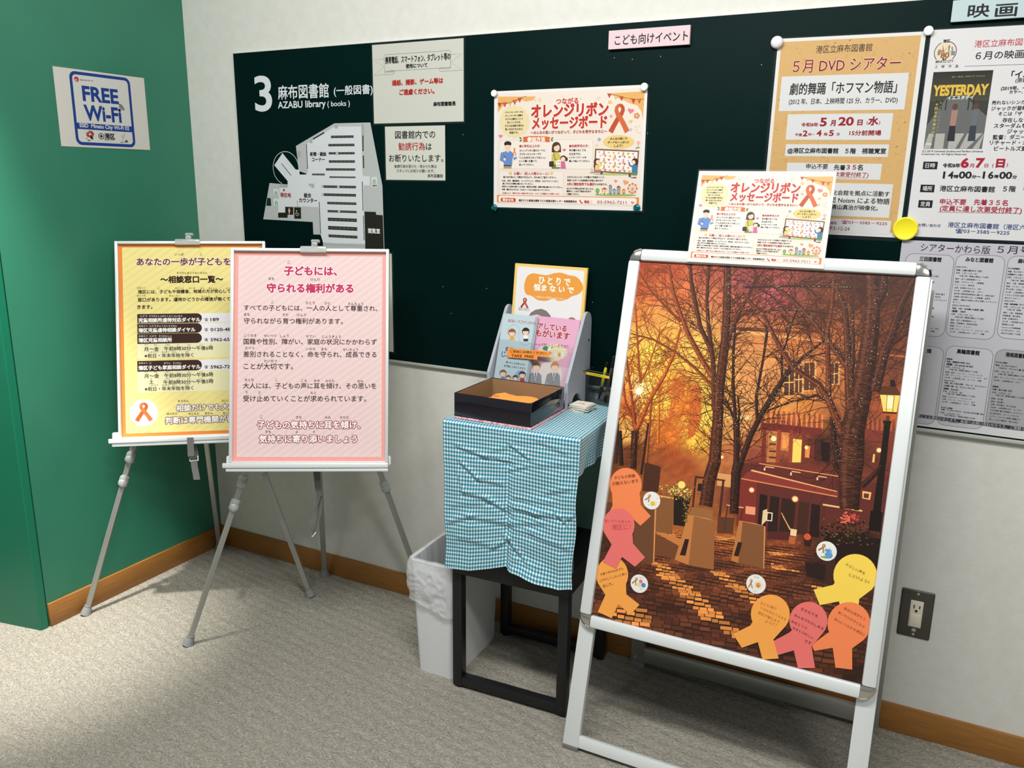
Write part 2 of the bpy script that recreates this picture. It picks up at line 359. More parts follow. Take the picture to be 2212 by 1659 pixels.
bm = bm_new(); box(bm, (-.3, -.2775, 1.3), (.6, .795, 2.6)); struct('wall_left', bm, M['green_wall'])
# green steel jamb closing the end of the green wall
bm = bm_new(); prism(bm, [(.0045, -.679, 0), (.0025, -.703, 0), (-.62, -.817, 0), (-.62, -.679, 0)][::-1], (0, 0, 1), 2.6)
bmesh.ops.bevel(bm, geom=[e for e in bm.edges if abs((e.verts[0].co-e.verts[1].co).z) > 2], offset=.003, segments=3, affect='EDGES')
j = struct('trim_1', bm, M['green_door'], smooth=True)
HB = .0734
bm = bm_new(); box(bm, (2.1, -.004, HB/2), (4.2, .008, HB), .0015); struct('baseboard_back', bm, M['wood'], True)
bm = bm_new(); box(bm, (.004, -.3375, HB/2), (.008, .675, HB), .0015); struct('baseboard_left', bm, M['wood'], True)
# ------------------------------------------------------------------ notice board on the back wall
ZT, ZB, XL = 1.6716, .7726, .2115
XR = 3.3
board = thing('notice_board', 'long dark green notice board on the white wall with a white printed floor map', 'notice board', (XL, 0, ZB))
M['board'] = noise_mat('dark_green_board', rgb(0, 23, 22), rgb(1, 26, 25), .5, 3, (1, 1, 1), [('n', 300, .05, .0003, (1, 1, 1))])
bm = bm_new(); box(bm, ((XL+XR)/2, -.004, (ZT+ZB)/2), (XR-XL, .008, ZT-ZB), .0008); M['board'].node_tree.nodes['Principled BSDF'].inputs['Specular IOR Level'].default_value = .05; obj('panel', bm, M['board'], board)
bm = bm_new()
box(bm, ((XL+XR)/2, -.0055, ZB-.004), (XR-XL, .011, .008), .001)
obj('bottom_rail', bm, mat('pale_grey_rail', rgb(176, 178, 170), .5), board)
bm = bm_new(); box(bm, (XL-.001, -.0045, (ZT+ZB)/2), (.002, .009, ZT-ZB), 0); box(bm, ((XL+XR)/2, -.0045, ZT+.001), (XR-XL, .009, .002), 0)
obj('edge_strip', bm, mat('white_edge', rgb(205, 208, 202), .5), board)
cB, cC = (500, 60, 6.32), (500, 250, 5.3516)
s = Sheet((.72, -.0081, 1.25), (1, 0, 0), (0, 0, 1), .001, .001, (8, 44, 41), .00005); s.k = cB
WH = (226, 232, 236)
s.txt('3', 325, 540, 900, WH, .01, h=470)
s.txt('麻布図書館', 630, 1320, 870, WH, .008, h=195); s.txt('(一般図書)', 1395, 1925, 858, WH, .004, h=150)
s.txt('AZABU library', 632, 1280, 1058, WH, .01, h=120); s.txt('( books )', 1310, 1615, 1045, WH, .0, h=92)
s.k = cC
G1, G2, G3, BK = (190, 194, 194), (220, 226, 230), (172, 176, 177), (38, 36, 30)
s.poly([(1190, 88), (1605, 78), (1745, 810), (1768, 1550), (1060, 1535), (1055, 1375), (947, 1372), (940, 1228), (368, 1197), (440, 778), (650, 795), (870, 670), (780, 640), (745, 350)], G1, 1)
s.poly([(1195, 125), (1500, 125), (1515, 690), (1605, 700), (1605, 805), (1525, 805), (1535, 1108), (1548, 1480), (1062, 1475), (1030, 1370), (1008, 1058), (770, 1045), (620, 1050), (620, 1118), (540, 1118), (557, 830), (650, 830), (650, 755), (495, 572), (590, 432), (742, 622), (785, 625), (788, 680), (872, 680), (886, 612), (866, 330), (905, 300)], G2, 2)
s.poly([(1535, 690), (1715, 690), (1745, 808), (1535, 808)], G1, 2); s.rect(1528, 700, 1600, 806, G2, 3)
c0, c1 = s.uv(482, 605), s.uv(778, 605); t0, t1 = s.uv(632, 414), s.uv(632, 796)
cu_, cv_ = (c0[0]+c1[0])/2, (t0[1]+t1[1])/2; ru_, rv_ = (c1[0]-c0[0])/2, (t0[1]-t1[1])/2
s.uline([(cu_+ru_*math.cos(math.radians(a)), cv_+rv_*math.sin(math.radians(a))) for a in range(-15, 256, 8)], G2, .0016, 2)
s.line([(578, 550), (690, 690)], (20, 44, 42), .0022, 4)
for i in range(9):
    f = i/8; s.line([(545+75*f, 605+90*f), (580+75*f, 570+90*f)], (196, 202, 204), .0005, 3); s.line([(622+75*f, 540+90*f), (655+72*f, 505+92*f)], (196, 202, 204), .0005, 3)
for x0, x1, y, h in ((1150, 1413, 243, 28), (1120, 1422, 339, 28), (1124, 1425, 434, 26), (1126, 1428, 529, 28), (1092, 1432, 621, 26), (1133, 1434, 711, 18), (932, 1079, 679, 20), (1063, 1440, 822, 28), (1066, 1440, 916, 30), (1108, 1445, 1013, 28), (1112, 1448, 1108, 26), (1115, 1450, 1203, 38), (1118, 1454, 1302, 42), (1123, 1456, 1396, 32)):
    s.rect(x0, y-h/2, x1, y+h/2, BK, 3); s.rect(x0, y-1.6, x1, y+1.6, (150, 150, 146), 4)
    k = x0+44
    while k < x1-10: s.rect(k, y-h/2, k+3, y+h/2, (120, 120, 116), 5); k += 47
for x0, x1, y in ((1208, 1236, 434), (1222, 1250, 822), (1232, 1258, 1108)): s.rect(x0, y-18, x1, y+18, (188, 190, 190), 6)
for a, b in (((1520, 230), (1522, 410)), ((1525, 460), (1529, 605)), ((1513, 760), (1522, 1100)), ((1526, 1155), (1535, 1440)), ((868, 330), (880, 612)), ((1015, 995), (1031, 1365)), ((943, 270), (1073, 195))):
    s.line([a, b], BK, .0042 if a[0] in (1520, 1525, 943) else .0026, 3)
    for i in range(1, 5): p = (a[0]+(b[0]-a[0])*i/5, a[1]+(b[1]-a[1])*i/5); s.ell(p[0], p[1], 3, 3, (150, 150, 146), 4, 8)
s.poly([(1537, 1108), (1668, 1112), (1675, 1145), (1750, 1150), (1762, 1550), (1548, 1545)], (34, 33, 27), 3)
s.poly([(622, 1052), (715, 1057), (715, 1145), (650, 1145), (650, 1180), (540, 1178), (540, 1120), (622, 1120)], (34, 31, 26), 3)
s.poly([(725, 1058), (803, 1060), (806, 1192), (727, 1190)], (34, 31, 26), 3)
s.poly([(415, 947), (455, 955), (460, 1042), (402, 1040)], (8, 44, 41), 3)
s.ell(668, 1072, 7, 7, (226, 180, 160), 4, 10); s.rect(658, 1082, 679, 1112, (226, 180, 160), 4); s.rect(663, 1110, 674, 1138, (226, 180, 160), 4)
s.ell(754, 1098, 6, 6, (230, 226, 190), 4, 10); s.line([(754, 1106), (756, 1130), (776, 1132), (782, 1150)], (230, 226, 190), .0014, 4); s.line([(746, 1120), (742, 1140), (756, 1156), (772, 1150)], (230, 226, 190), .0012, 4)
for x, y in ((515, 885), (520, 998), (1652, 748)):
    s.rect(x-28, y-38, x+28, y+38, (226, 236, 228), 4); s.rect(x-15, y-6, x+15, y+32, (52, 122, 76), 5); s.rect(x-9, y+2, x+9, y+12, (226, 236, 228), 6); s.rect(x-9, y+16, x+9, y+26, (226, 236, 228), 6)
    s.line([(x-10, y-12), (x-6, y-28), (x-2, y-12)], (52, 122, 76), .0008, 5); s.line([(x+2, y-28), (x+6, y-12), (x+10, y-28)], (52, 122, 76), .0008, 5)
s.rect(1622, 795, 1697, 827, (230, 234, 232), 4); s.txt('(業務用)', 1630, 1690, 811, (40, 50, 45), .02, 5)
s.rect(895, 785, 957, 815, (176, 180, 181), 3); s.rect(925, 812, 957, 835, (176, 180, 181), 3); s.rect(1040, 800, 1058, 836, (190, 194, 196), 3); s.rect(1042, 895, 1060, 930, (190, 194, 196), 3)
s.rect(758, 980, 770, 1045, (176, 180, 181), 3); s.rect(1062, 1480, 1548, 1512, (176, 182, 183), 2); s.rect(555, 800, 650, 830, G3, 3)
s.poly([(1188, 105), (1230, 105), (1228, 148), (1194, 148)], G3, 3); s.poly([(903, 280), (935, 270), (937, 315), (905, 318)], G3, 3); s.rect(1505, 95, 1532, 228, G3, 3); s.poly([(760, 410), (803, 410), (800, 460), (780, 490), (762, 490)], G3, 3)
for t, x0, x1, y, c in (('新聞・雑誌', 910, 1096, 443, BK), ('コーナー', 932, 1080, 506, BK), ('総合', 840, 922, 920, BK), ('カウンター', 784, 990, 978, BK), ('現在地', 566, 688, 917, (168, 30, 44)), ('閲覧室', 1582, 1718, 1332, (232, 234, 230))): s.txt(t, x0, x1, y, c, .02, 7)
s.poly([(594, 870), (622, 870), (608, 838)], (150, 20, 40), 7)
o = s.mesh('floor_map', M['lam'], board)
# specks on the board surface
CHIP = mat('pale_chips', rgb(150, 170, 165), .7)
for x, y in ((975, 677), (1051, 623), (1327, 125), (1366, 128), (1427, 122), (1399, 288), (1000, 291), (957, 619), (1280, 653), (1645, 140)):
    bm = bm_new(); box(bm, wall_at(x, y, -.0082), (.0016, .0004, .002)); obj('chip', bm, CHIP, board, smooth=False)
# ------------------------------------------------------------------ sheets on the walls
SG = (208, 210, 200)
cD = (790, 70, 5.027)
s = wsheet([(68, 140), (1072, 65), (1063, 965), (88, 988)], cD, .297, .21, SG); s.k = cD
DK = (30, 30, 30)
for pts in ([(197, 252), (215, 243), (905, 197), (922, 207), (922, 370), (905, 381), (215, 425), (205, 420)],):
    s.line(pts, (66, 66, 64), .0007, 2, True)
for pts in ([(195, 290), (88, 298), (195, 373), (92, 465), (295, 456), (314, 440), (312, 415), (210, 424)], [(925, 240), (1047, 230), (925, 325), (1047, 410), (815, 424), (797, 408), (797, 386), (922, 380)], [(205, 424), (205, 440), (312, 428)], [(800, 398), (922, 390), (922, 372)]):
    s.line(pts, (66, 66, 64), .0006, 2)
RD = (178, 40, 36)
s.txt('携帯電話、スマートフォン、タブレット等の', 205, 912, 282, DK, .03, h=78); s.txt('使用について', 435, 668, 361, DK, .03)
s.txt('通話、撮影、ゲーム等は', 282, 835, 536, RD, .035); s.txt('ご遠慮ください。', 365, 742, 643, RD, .035); s.txt('麻布図書館長', 735, 975, 775, DK, .035)
o = s.mesh('paper_sign', M['lam']); tag(o, 'cream landscape notice with a drawn ribbon banner and two red lines about phone calls', 'sign'); s.border(M['film'], o, .005)
s = wsheet([(207, 1018), (865, 1012), (866, 1613), (222, 1598)], cD, .2, .146, (212, 214, 204)); s.k = cD
s.txt('図書館内での', 318, 752, 1110, DK, .004); s.txt('勧誘行為', 355, 642, 1238, RD, .004); s.txt('は', 655, 716, 1240, DK, .004); s.txt('お断りいたします。', 248, 838, 1366, DK, .004)
s.txt('勧誘行為を受けた・見かけた際は', 310, 768, 1455, DK); s.txt('スタッフにお知らせ願います。', 332, 745, 1504, DK); s.txt('麻布図書館', 672, 838, 1558, DK)
o = s.mesh('paper_sign', M['lam']); tag(o, 'small squarish cream notice with four red characters, under the banner notice', 'sign'); s.border(M['film'], o, (.005, .004, .001, .003))
# wi-fi sheet on the green wall
cA = (0, 0, 4.0)
s = Sheet((.0006, -.318, 1.487), (0, 1, 0), (0, 0, 1), .297, .211, (214, 212, 204), .0005); s.k = cA
BL = (26, 62, 140)
a = s.uv(597, 617); b = s.uv(1120, 668); c = s.uv(1172, 1275); d = s.uv(657, 1250)
u0, v0, u1, v1 = (a[0]+d[0])/2, (c[1]+d[1])/2, (b[0]+c[0])/2, (a[1]+b[1])/2
s.urect(u0, v0, u1, v1, BL, 1, .018); s.urect(u0+.0085, v0+.0085, u1-.0085, v1-.0085, (212, 212, 206), 2, .011)
vb = (s.uv(672, 1075)[1], s.uv(1140, 1112)[1]); s.urect(u0+.004, s.uv(900, 1128)[1], u1-.004, s.uv(900, 1076)[1], BL, 3)
s.txt('FREE', 720, 1018, 822, BL, .03, h=118); s.txt('Wi-Fi', 737, 1045, 985, BL, .03, h=122)
s.txt('SSID  Minato City Wi-Fi 02', 695, 1120, 1101, (214, 214, 210), .02)
s.ell(660, 684, 20, 22, (176, 44, 54), 4); s.ell(656, 690, 11, 10, (214, 160, 160), 5); s.txt('Japan.Free Wi-Fi', 692, 778, 694, (50, 50, 60), .02); s.ell(795, 694, 10, 8, (40, 40, 52), 4, 12, 200, 340)
q = s.uv(1030, 950)
s.uell(q[0], q[1], .0038, .0038, (22, 22, 26), 6)
for k in (.0085, .0125, .0165): s.uline([(q[0]+k*math.cos(math.radians(t)), q[1]+k*math.sin(math.radians(t))) for t in range(0, 96, 8)], (22, 22, 26), .0022, 6)
for i in range(9):
    t = i*40; s.ell(778+22*math.cos(t), 1160+20*math.sin(t), 13, 12, (172-8*(i % 3), 62+9*(i % 4), 56), 4, 8)
s.poly([(782, 1165), (806, 1190), (800, 1210), (776, 1190)], (40, 44, 40), 4); s.ell(768, 1213, 14, 7, (96, 120, 140), 4, 8); s.ell(750, 1196, 9, 4, (120, 130, 130), 4, 8)
s.ell(875, 1177, 25, 27, (40, 40, 44), 4); s.ell(875, 1177, 19, 21, (212, 212, 206), 5); s.ell(875, 1177, 9, 14, (40, 40, 44), 6); s.ell(875, 1177, 14, 7, (40, 40, 44), 6)
s.txt('港区', 905, 990, 1177, (40, 40, 44), .03); s.txt('MINATO CITY', 905, 992, 1209, (40, 40, 44), .01)
for p in ([(1066, 1232), (1064, 1195), (1058, 1162)], [(1064, 1195), (1080, 1160)], [(1064, 1200), (1046, 1172)], [(1066, 1185), (1072, 1152)]): s.line(p, (130, 130, 126), .0007, 4)
s.ell(1092, 1222, 12, 12, (60, 62, 62), 4, 8); s.ell(1052, 1230, 12, 4, (80, 82, 80), 4, 8); s.ell(1080, 1230, 30, 3, (150, 152, 146), 4, 8)
s.ell(472, 576, 10, 4, (205, 196, 170), 4, 4)
o = s.mesh('wifi_sign', M['lam']); tag(o, 'laminated FREE Wi-Fi sheet with a blue rounded frame on the green wall', 'sign'); s.border(M['film'], o, .004)
# title plates on the board
s = wsheet([(1317, 69.5), (1493, 53.5), (1492, 95), (1317, 109)], (0, 0, 1), .2, .042, (232, 206, 212), Y=-.0085, thick=.008)
s.k = (1300, 0, 5.267); s.txt('こども向けイベント', 142, 970, 432, (24, 24, 24), .006, h=118)
o = s.mesh('title_plate', M['lam']); tag(o, 'pink title plate near the top edge of the dark board', 'sign plate')
p0 = wall_at(2058.5, 3, -.0085); p1 = wall_at(2053.5, 49, -.0085); hh = p0.z-p1.z
s = Sheet((p1.x+.17, -.0085, (p0.z+p1.z)/2), (1, 0, 0), (0, 0, 1), .34, hh, (190, 210, 214), .008)
s.k = (1920, 0, 5.531); s.txt('映', 948, 1200, 128, (24, 26, 28), .004, h=158); s.txt('画', 1275, 1530, 122, (24, 26, 28), .004, h=150)
q = s.uv(948, 128); q2 = s.uv(1275, 128); st = q2[0]-q[0]; wch = s.uv(1200, 128)[0]-q[0]; vv = s.uv(1100, 125)[1]
s.utxt('会', q[0]+2*st+wch/2, vv, wch, (24, 26, 28), .004)
o = s.mesh('title_plate', M['lam']); tag(o, 'pale blue title plate above the white film poster', 'sign plate')
# ------------------------------------------------------------------ ribbon shapes and little drawn figures used on several prints
def ribbon(s, x, y, w, h, col, L=4, wd=None, a=0):
    """awareness ribbon centred on x, y (pixels): loop on top, two tails"""
    c = s.uv(x, y); W_ = abs(s.uv(x+w/2, y)[0]-c[0])*2; H_ = abs(s.uv(x, y+h/2)[1]-c[1])*2; wd = wd or W_*.2
    ca, sa = math.cos(a), math.sin(a)
    T = lambda p: (c[0]+(p[0]*ca-p[1]*sa), c[1]+(p[0]*sa+p[1]*ca))
    d2 = tuple(max(0, v-22) for v in col)
    l = [(-.42*W_, -.5*H_), (-.24*W_, -.24*H_), (-.06*W_, .0), (.1*W_, .16*H_), (.165*W_, .28*H_), (.15*W_, .38*H_), (.08*W_, .45*H_), (-.01*W_, .465*H_)]
    s.uline([T(p) for p in l], d2, wd*1.25, L, wd2=wd*.72); s.uline([T((-p[0], p[1])) for p in l], col, wd*1.25, L+1, wd2=wd*.72)
def heart(s, x, y, r, col, L=4, a=0):
    pts = []
    for i in range(16):
        t = 2*math.pi*i/16; px = 16*math.sin(t)**3/16; py = -(13*math.cos(t)-5*math.cos(2*t)-2*math.cos(3*t)-math.cos(4*t))/16
        pts.append((x+r*(px*math.cos(a)-py*math.sin(a)), y+r*(px*math.sin(a)+py*math.cos(a))))
    s.poly(pts, col, L)
def flower(s, x, y, r, col, cc, L=4, n=5):
    for i in range(n): s.ell(x+r*.6*math.cos(6.28*i/n), y+r*.6*math.sin(6.28*i/n), r*.42, r*.42, col, L, 8)
    s.ell(x, y, r*.3, r*.3, cc, L+1, 8)
def cloudy(s, x, y, rx, ry, col, L, n=16, k=.17):
    s.ell(x, y, rx*.95, ry*.95, col, L, 32)
    for i in range(n):
        t = 2*math.pi*i/n; s.ell(x+rx*.86*math.cos(t), y+ry*.86*math.sin(t), rx*k*1.25, ry*k*1.25, col, L, 12)
SK = (246, 214, 190)
def stroke(s, pts, col, px, L):
    a = s.uv(*pts[0]); b = s.uv(pts[0][0]+px, pts[0][1]); s.line(pts, col, abs(b[0]-a[0]), L)
# ------------------------------------------------------------------ ribbon message board poster (A3 on the board, A4 on the stand)
s = wsheet([(150, 195), (1925, 120), (1858, 1583), (140, 1545)], (1040, 160, 5.353), .42, .297, (236, 234, 230), rot=.0016); s.k = (1040, 160, 5.353)
U0, V0, U1, V1 = -.2, -.1265, .2, .1265
a = s.uv(190, 258); b = s.uv(1886, 190); c = s.uv(1815, 1530); d = s.uv(178, 1500)
u0, v0, u1, v1 = (a[0]+d[0])/2, (c[1]+d[1])/2, (b[0]+c[0])/2, (a[1]+b[1])/2
s.urect(u0, v0, u1, v1+.006, (238, 226, 214), 1)
OR, RE, TN = (232, 178, 104), (198, 74, 58), (226, 184, 118)
s.poly([(192, 262), (630, 258), (600, 300), (520, 318), (460, 300), (400, 322), (300, 335), (240, 380), (190, 445)], OR, 2)
s.poly([(1480, 222), (1888, 200), (1868, 530), (1850, 430), (1800, 362), (1720, 338), (1640, 300), (1560, 270)], OR, 2)
for i, (x, y, c) in enumerate(((210, 360, RE), (270, 355, RE), (330, 345, TN), (385, 328, RE), (442, 302, RE), (497, 286, TN), (1478, 248, RE), (1552, 268, TN), (1620, 282, RE), (1690, 300, TN), (1757, 315, RE), (1825, 312, RE))):
    s.poly([(x-25, y-25), (x+25, y-30 if x < 800 else y-22), (x+2, y+32)], c, 4)
    if i % 2: s.line([(x-14, y-10), (x+12, y-12)], (240, 226, 206), .0008, 5)
stroke(s, [(192, 345), (300, 340), (390, 310), (460, 280), (520, 255)], (150, 90, 60), 5, 5); stroke(s, [(1460, 232), (1560, 246), (1690, 280), (1800, 292), (1880, 285)], (150, 90, 60), 5, 5)
TR = (196, 60, 44)
s.txt('つながる', 865, 1120, 310, TR, .03, 6, halo=(252, 246, 240), hw=.06)
s.txt('オレンジリボン', 572, 1455, 415, TR, .045, 6, halo=(252, 246, 240), hw=.06, h=150); s.txt('メッセージボード', 580, 1440, 562, TR, .045, 6, halo=(252, 246, 240), hw=.06, h=140)
s.txt('～みんなの思いがつながって、子どもを見守るまちに～', 560, 1445, 670, (176, 62, 56), .02, 5)
ribbon(s, 1595, 510, 232, 320, (214, 106, 62), 5)
s.ell(1727, 640, 16, 16, (150, 160, 190), 5, 16); s.ell(1727, 640, 12, 12, (238, 226, 214), 6, 16); s.txt('R', 1722, 1733, 640, (120, 130, 170), 0, 7)
cloudy(s, 382, 550, 165, 178, (236, 219, 172), 3)
for i, (t, x0, x1) in enumerate((('このメッセージボードは、', 272, 485), ('オレンジリボン活動や', 275, 480), ('子どもの権利について', 275, 480), ('知っていただき、', 300, 458), ('子どもを地域で見守る', 272, 487), ('思いを広げるための', 275, 475), ('取組です。', 325, 428))): s.txt(t, x0, x1, 440+39.4*i, DK, .02, 5)
for x, y, r, c, a in ((1727, 425, 36, (232, 130, 130), .2), (1727, 548, 24, (238, 190, 130), -.3), (222, 718, 24, (226, 130, 140), 0), (958, 878, 20, (216, 120, 150), 0), (1553, 1238, 20, (228, 140, 128), .2), (1668, 1252, 34, (236, 160, 116), .3), (1747, 1487, 20, (226, 140, 104), .3)): heart(s, x, y, r, c, 4, a)
for x, y, r, c in ((1487, 325, 24, (232, 190, 110)), (1500, 487, 18, (226, 150, 110)), (1797, 482, 36, (222, 140, 80)), (675, 298, 20, (236, 206, 150)), (1362, 756, 20, (140, 150, 200)), (1332, 822, 18, (236, 210, 160)), (1815, 795, 22, (236, 170, 170)), (1275, 1105, 14, (236, 180, 170))): flower(s, x, y, r, c, (250, 230, 190), 4)
for x, y in ((625, 304), (1150, 284), (1340, 275), (1365, 268), (1352, 296)): s.ell(x, y, 8, 8, (200, 190, 170), 4, 6)
for p in ([(1780, 660), (1810, 640)], [(1770, 630), (1790, 600)], [(1800, 680), (1840, 678)], [(1800, 620), (1835, 590)]): stroke(s, p, (206, 190, 176), 4, 4)
for x in (1805, 1280): stroke(s, [(x+8, 820), (x, 860)] if x == 1805 else [(x, 1115), (x+4, 1145)], (110, 150, 80), 6, 4); s.ell(x-12, 855 if x == 1805 else 1140, 14, 7, (110, 156, 80), 4, 8); s.ell(x+14, 850 if x == 1805 else 1142, 14, 7, (110, 156, 80), 4, 8)
s.rect(205, 762, 1283, 1096, (241, 232, 223), 2, .006); s.frame(203, 760, 1285, 1098, (214, 198, 182), .0006, 3, .006)
s.rect(203, 1122, 945, 1410, (241, 232, 223), 2, .005); s.frame(203, 1122, 945, 1410, (214, 198, 182), .0006, 3, .005)
s.poly([(478, 728), (560, 718), (720, 718), (793, 728), (785, 758), (795, 788), (640, 780), (478, 788), (487, 758)], (216, 112, 62), 5); s.txt('参加方法', 532, 735, 755, (252, 240, 228), .04, 6)
for x, y, a in ((452, 742, 1), (455, 770, -1), (818, 742, -1), (815, 768, 1)): s.poly([(x-16, y-10*a), (x+4, y-12*a), (x+16, y+10*a), (x-4, y+10*a)], (74, 128, 74), 4)
# man with ribbon card
s.poly([(258, 1030), (348, 1030), (350, 1092), (256, 1092)], (182, 150, 116), 3)
s.poly([(240, 905), (290, 890), (335, 890), (365, 910), (355, 1055), (262, 1055)], (106, 142, 204), 4); s.line([(245, 910), (232, 990), (270, 1000)], (106, 142, 204), .011, 4); s.line([(362, 912), (396, 985)], (106, 142, 204), .010, 4)
s.rect(258, 1052, 345, 1064, (60, 50, 44), 5); s.ell(305, 845, 36, 46, SK, 5); s.ell(305, 806, 42, 30, (52, 40, 34), 6); s.rect(292, 880, 318, 905, SK, 4); s.ell(305, 852, 32, 38, SK, 7); s.rect(275, 808, 338, 820, (52, 40, 34), 8)
for x in (292, 318): s.ell(x, 846, 3, 4, (60, 44, 40), 8, 8)
s.line([(298, 868), (305, 872), (313, 868)], (180, 90, 80), .0008, 8); s.ell(272, 985, 17, 17, SK, 6, 10); s.line([(260, 940), (296, 990)], (50, 46, 44), .0014, 7); s.ell(385, 950, 18, 17, SK, 6, 10); s.ell(384, 890, 27, 42, (250, 236, 214), 5); ribbon(s, 382, 895, 44, 84, (226, 130, 74), 6)
# woman and girl
s.ell(866, 838, 50, 54, (84, 58, 42), 3); s.poly([(816, 835), (918, 835), (922, 905), (812, 905)], (84, 58, 42), 3); s.ell(872, 852, 34, 42, SK, 5); s.poly([(832, 845), (850, 800), (905, 805), (910, 845), (890, 818)], (84, 58, 42), 6)
for x in (862, 886): s.ell(x, 855, 3, 4, (60, 44, 40), 7, 8)
s.poly([(812, 930), (850, 905), (890, 905), (915, 940), (905, 1060), (812, 1060)], (206, 196, 98), 4); s.poly([(815, 1045), (905, 1045), (905, 1094), (812, 1094)], (120, 128, 60), 5); s.line([(835, 905), (850, 985), (880, 1000)], (70, 50, 46), .0014, 6); s.rect(783, 1008, 838, 1072, (66, 50, 48), 6, .003)
s.poly([(915, 1010), (965, 1010), (978, 1094), (912, 1094)], (208, 112, 150), 5); s.ell(948, 975, 38, 34, (84, 58, 42), 5); s.ell(985, 985, 14, 24, (84, 58, 42), 4); s.ell(944, 984, 26, 26, SK, 6); s.poly([(862, 1000), (915, 990), (920, 1070), (865, 1078)], (250, 244, 236), 7)
for x, y, c in ((880, 1018, (220, 180, 90)), (902, 1018, (210, 110, 140)), (880, 1056, (110, 140, 190)), (905, 1052, (190, 150, 80))): s.ell(x, y, 8, 8, c, 8, 8)
RT = (186, 60, 58)
s.txt('■小学生以上の方：', 440, 682, 832, RT, .02, 5); s.txt('■未就学児の方：', 1016, 1240, 831, RT, .02, 5)
for t, x0, x1, y in (('オレンジリボン型のカードに、', 440, 745, 883), ('子どもへのメッセージや', 440, 688, 925), ('「こんなまちになってほしい」', 436, 738, 966), ('という願いを書いて、', 437, 648, 1006), ('貼ってください。', 437, 605, 1047), ('字が書けなくても', 1015, 1208, 881), ('大丈夫です。', 1013, 1150, 924), ('メッセージシールを', 1012, 1212, 964), ('選んで貼ってください。', 1012, 1255, 1006)): s.txt(t, x0, x1, y, DK, .02, 5)
cloudy(s, 1586, 784, 182, 80, (236, 206, 130), 4, 22, .12)
for t, x0, x1, y in (('みんなの思いで', 1488, 1685, 747), ('ボードをいっぱいに', 1460, 1708, 788), ('しよう！', 1535, 1632, 829)): s.txt(t, x0, x1, y, DK, .02, 6)
s.ell(1540, 1158, 250, 14, (180, 196, 130), 3)
s.poly([(1315, 862), (1824, 885), (1802, 1162), (1300, 1130)], (130, 92, 70), 4); s.poly([(1330, 880), (1808, 902), (1788, 1145), (1318, 1114)], (248, 240, 230), 5)
random.seed(3)
hc = [(216, 110, 130), (120, 140, 200), (120, 170, 140), (200, 180, 90), (230, 160, 110), (150, 190, 210), (200, 130, 190)]
for r in range(6):
    for q in range(8):
        x = 1362+q*56+(r % 2)*14; y = 902+r*41+q*3.2
        if x > 1785: continue
        (ribbon(s, x, y+8, 34, 52, (222, 116, 62), 6) if (q+r*2) % 4 == 1 else heart(s, x, y, random.uniform(10, 18), random.choice(hc), 6))
s.poly([(1376, 1130), (1402, 1132), (1402, 1160), (1376, 1158)], (110, 74, 56), 5); s.poly([(1703, 1150), (1728, 1152), (1728, 1192), (1703, 1190)], (110, 74, 56), 5)
# two children at the board
s.ell(1335, 1015, 36, 40, (74, 52, 40), 7); s.ell(1312, 1060, 14, 26, (74, 52, 40), 7); s.ell(1348, 1018, 24, 27, SK, 8); s.poly([(1318, 1050), (1362, 1050), (1370, 1112), (1312, 1112)], (232, 206, 110), 8); s.line([(1355, 1065), (1385, 1050), (1392, 1025)], (232, 206, 110), .004, 8); s.poly([(1308, 1108), (1368, 1108), (1368, 1140), (1304, 1140)], (196, 110, 150), 9)
s.ell(1775, 1015, 40, 42, (60, 46, 40), 7); s.ell(1758, 1022, 24, 26, SK, 8); s.poly([(1742, 1055), (1800, 1050), (1808, 1140), (1738, 1140)], (70, 124, 170), 8); s.line([(1745, 1070), (1715, 1055), (1706, 1018)], (70, 124, 170), .004, 8); s.rect(1736, 1134, 1800, 1172, (96, 140, 96), 9); s.line([(1750, 1170), (1748, 1198)], SK, .003, 9); s.line([(1782, 1170), (1782, 1198)], SK, .003, 9); s.rect(1732, 1192, 1792, 1203, (60, 56, 54), 9)
for x in (335, 812): flower(s, x, 1148, 19, (232, 190, 90), (250, 236, 190), 5)
s.txt('お願い（記入の際のルール）', 375, 778, 1151, RT, .015, 5)
for t, x0, x1, y in (('皆さまが安心して参加できるよう、次の点にご協力ください。', 250, 860, 1193), ('・氏名、住所、電話番号、メールアドレス、学校名、SNSアカウントなど、', 222, 885, 1236), ('個人が分かる情報は書かないでください。', 243, 600, 1268), ('・特定の人や団体を傷つける内容、差別的な表現、誹謗中傷は書かないでください。', 222, 930, 1304), ('・写真（顔が分かるもの）やQRコードなどは貼らないでください。', 222, 792, 1338), ('みなさんのメッセージを重ねて作品をつくり、', 990, 1425, 1192), ('完成したボードは他地区の作品とあわせて', 990, 1405, 1230), ('する予定です。', 1316, 1455, 1276), ('なにかご不明な点がありましたら、', 985, 1300, 1325), ('職員もしくは以下問合せ先まで', 985, 1268, 1356), ('ご連絡ください。', 985, 1130, 1388)): s.txt(t, x0, x1, y, DK, .02, 5)
s.txt('※内容により、掲示できない場合があります。スタッフが確認のうえ掲示します。', 237, 900, 1381, RT, .015, 5); s.txt('2月に港区役所でも展示', 990, 1308, 1273, RT, .03, 5)
s.ell(1545, 1398, 245, 16, (150, 188, 98), 4)
s.ell(1342, 1348, 24, 30, (128, 180, 92), 5); s.rect(1338, 1370, 1347, 1400, (120, 90, 60), 5)
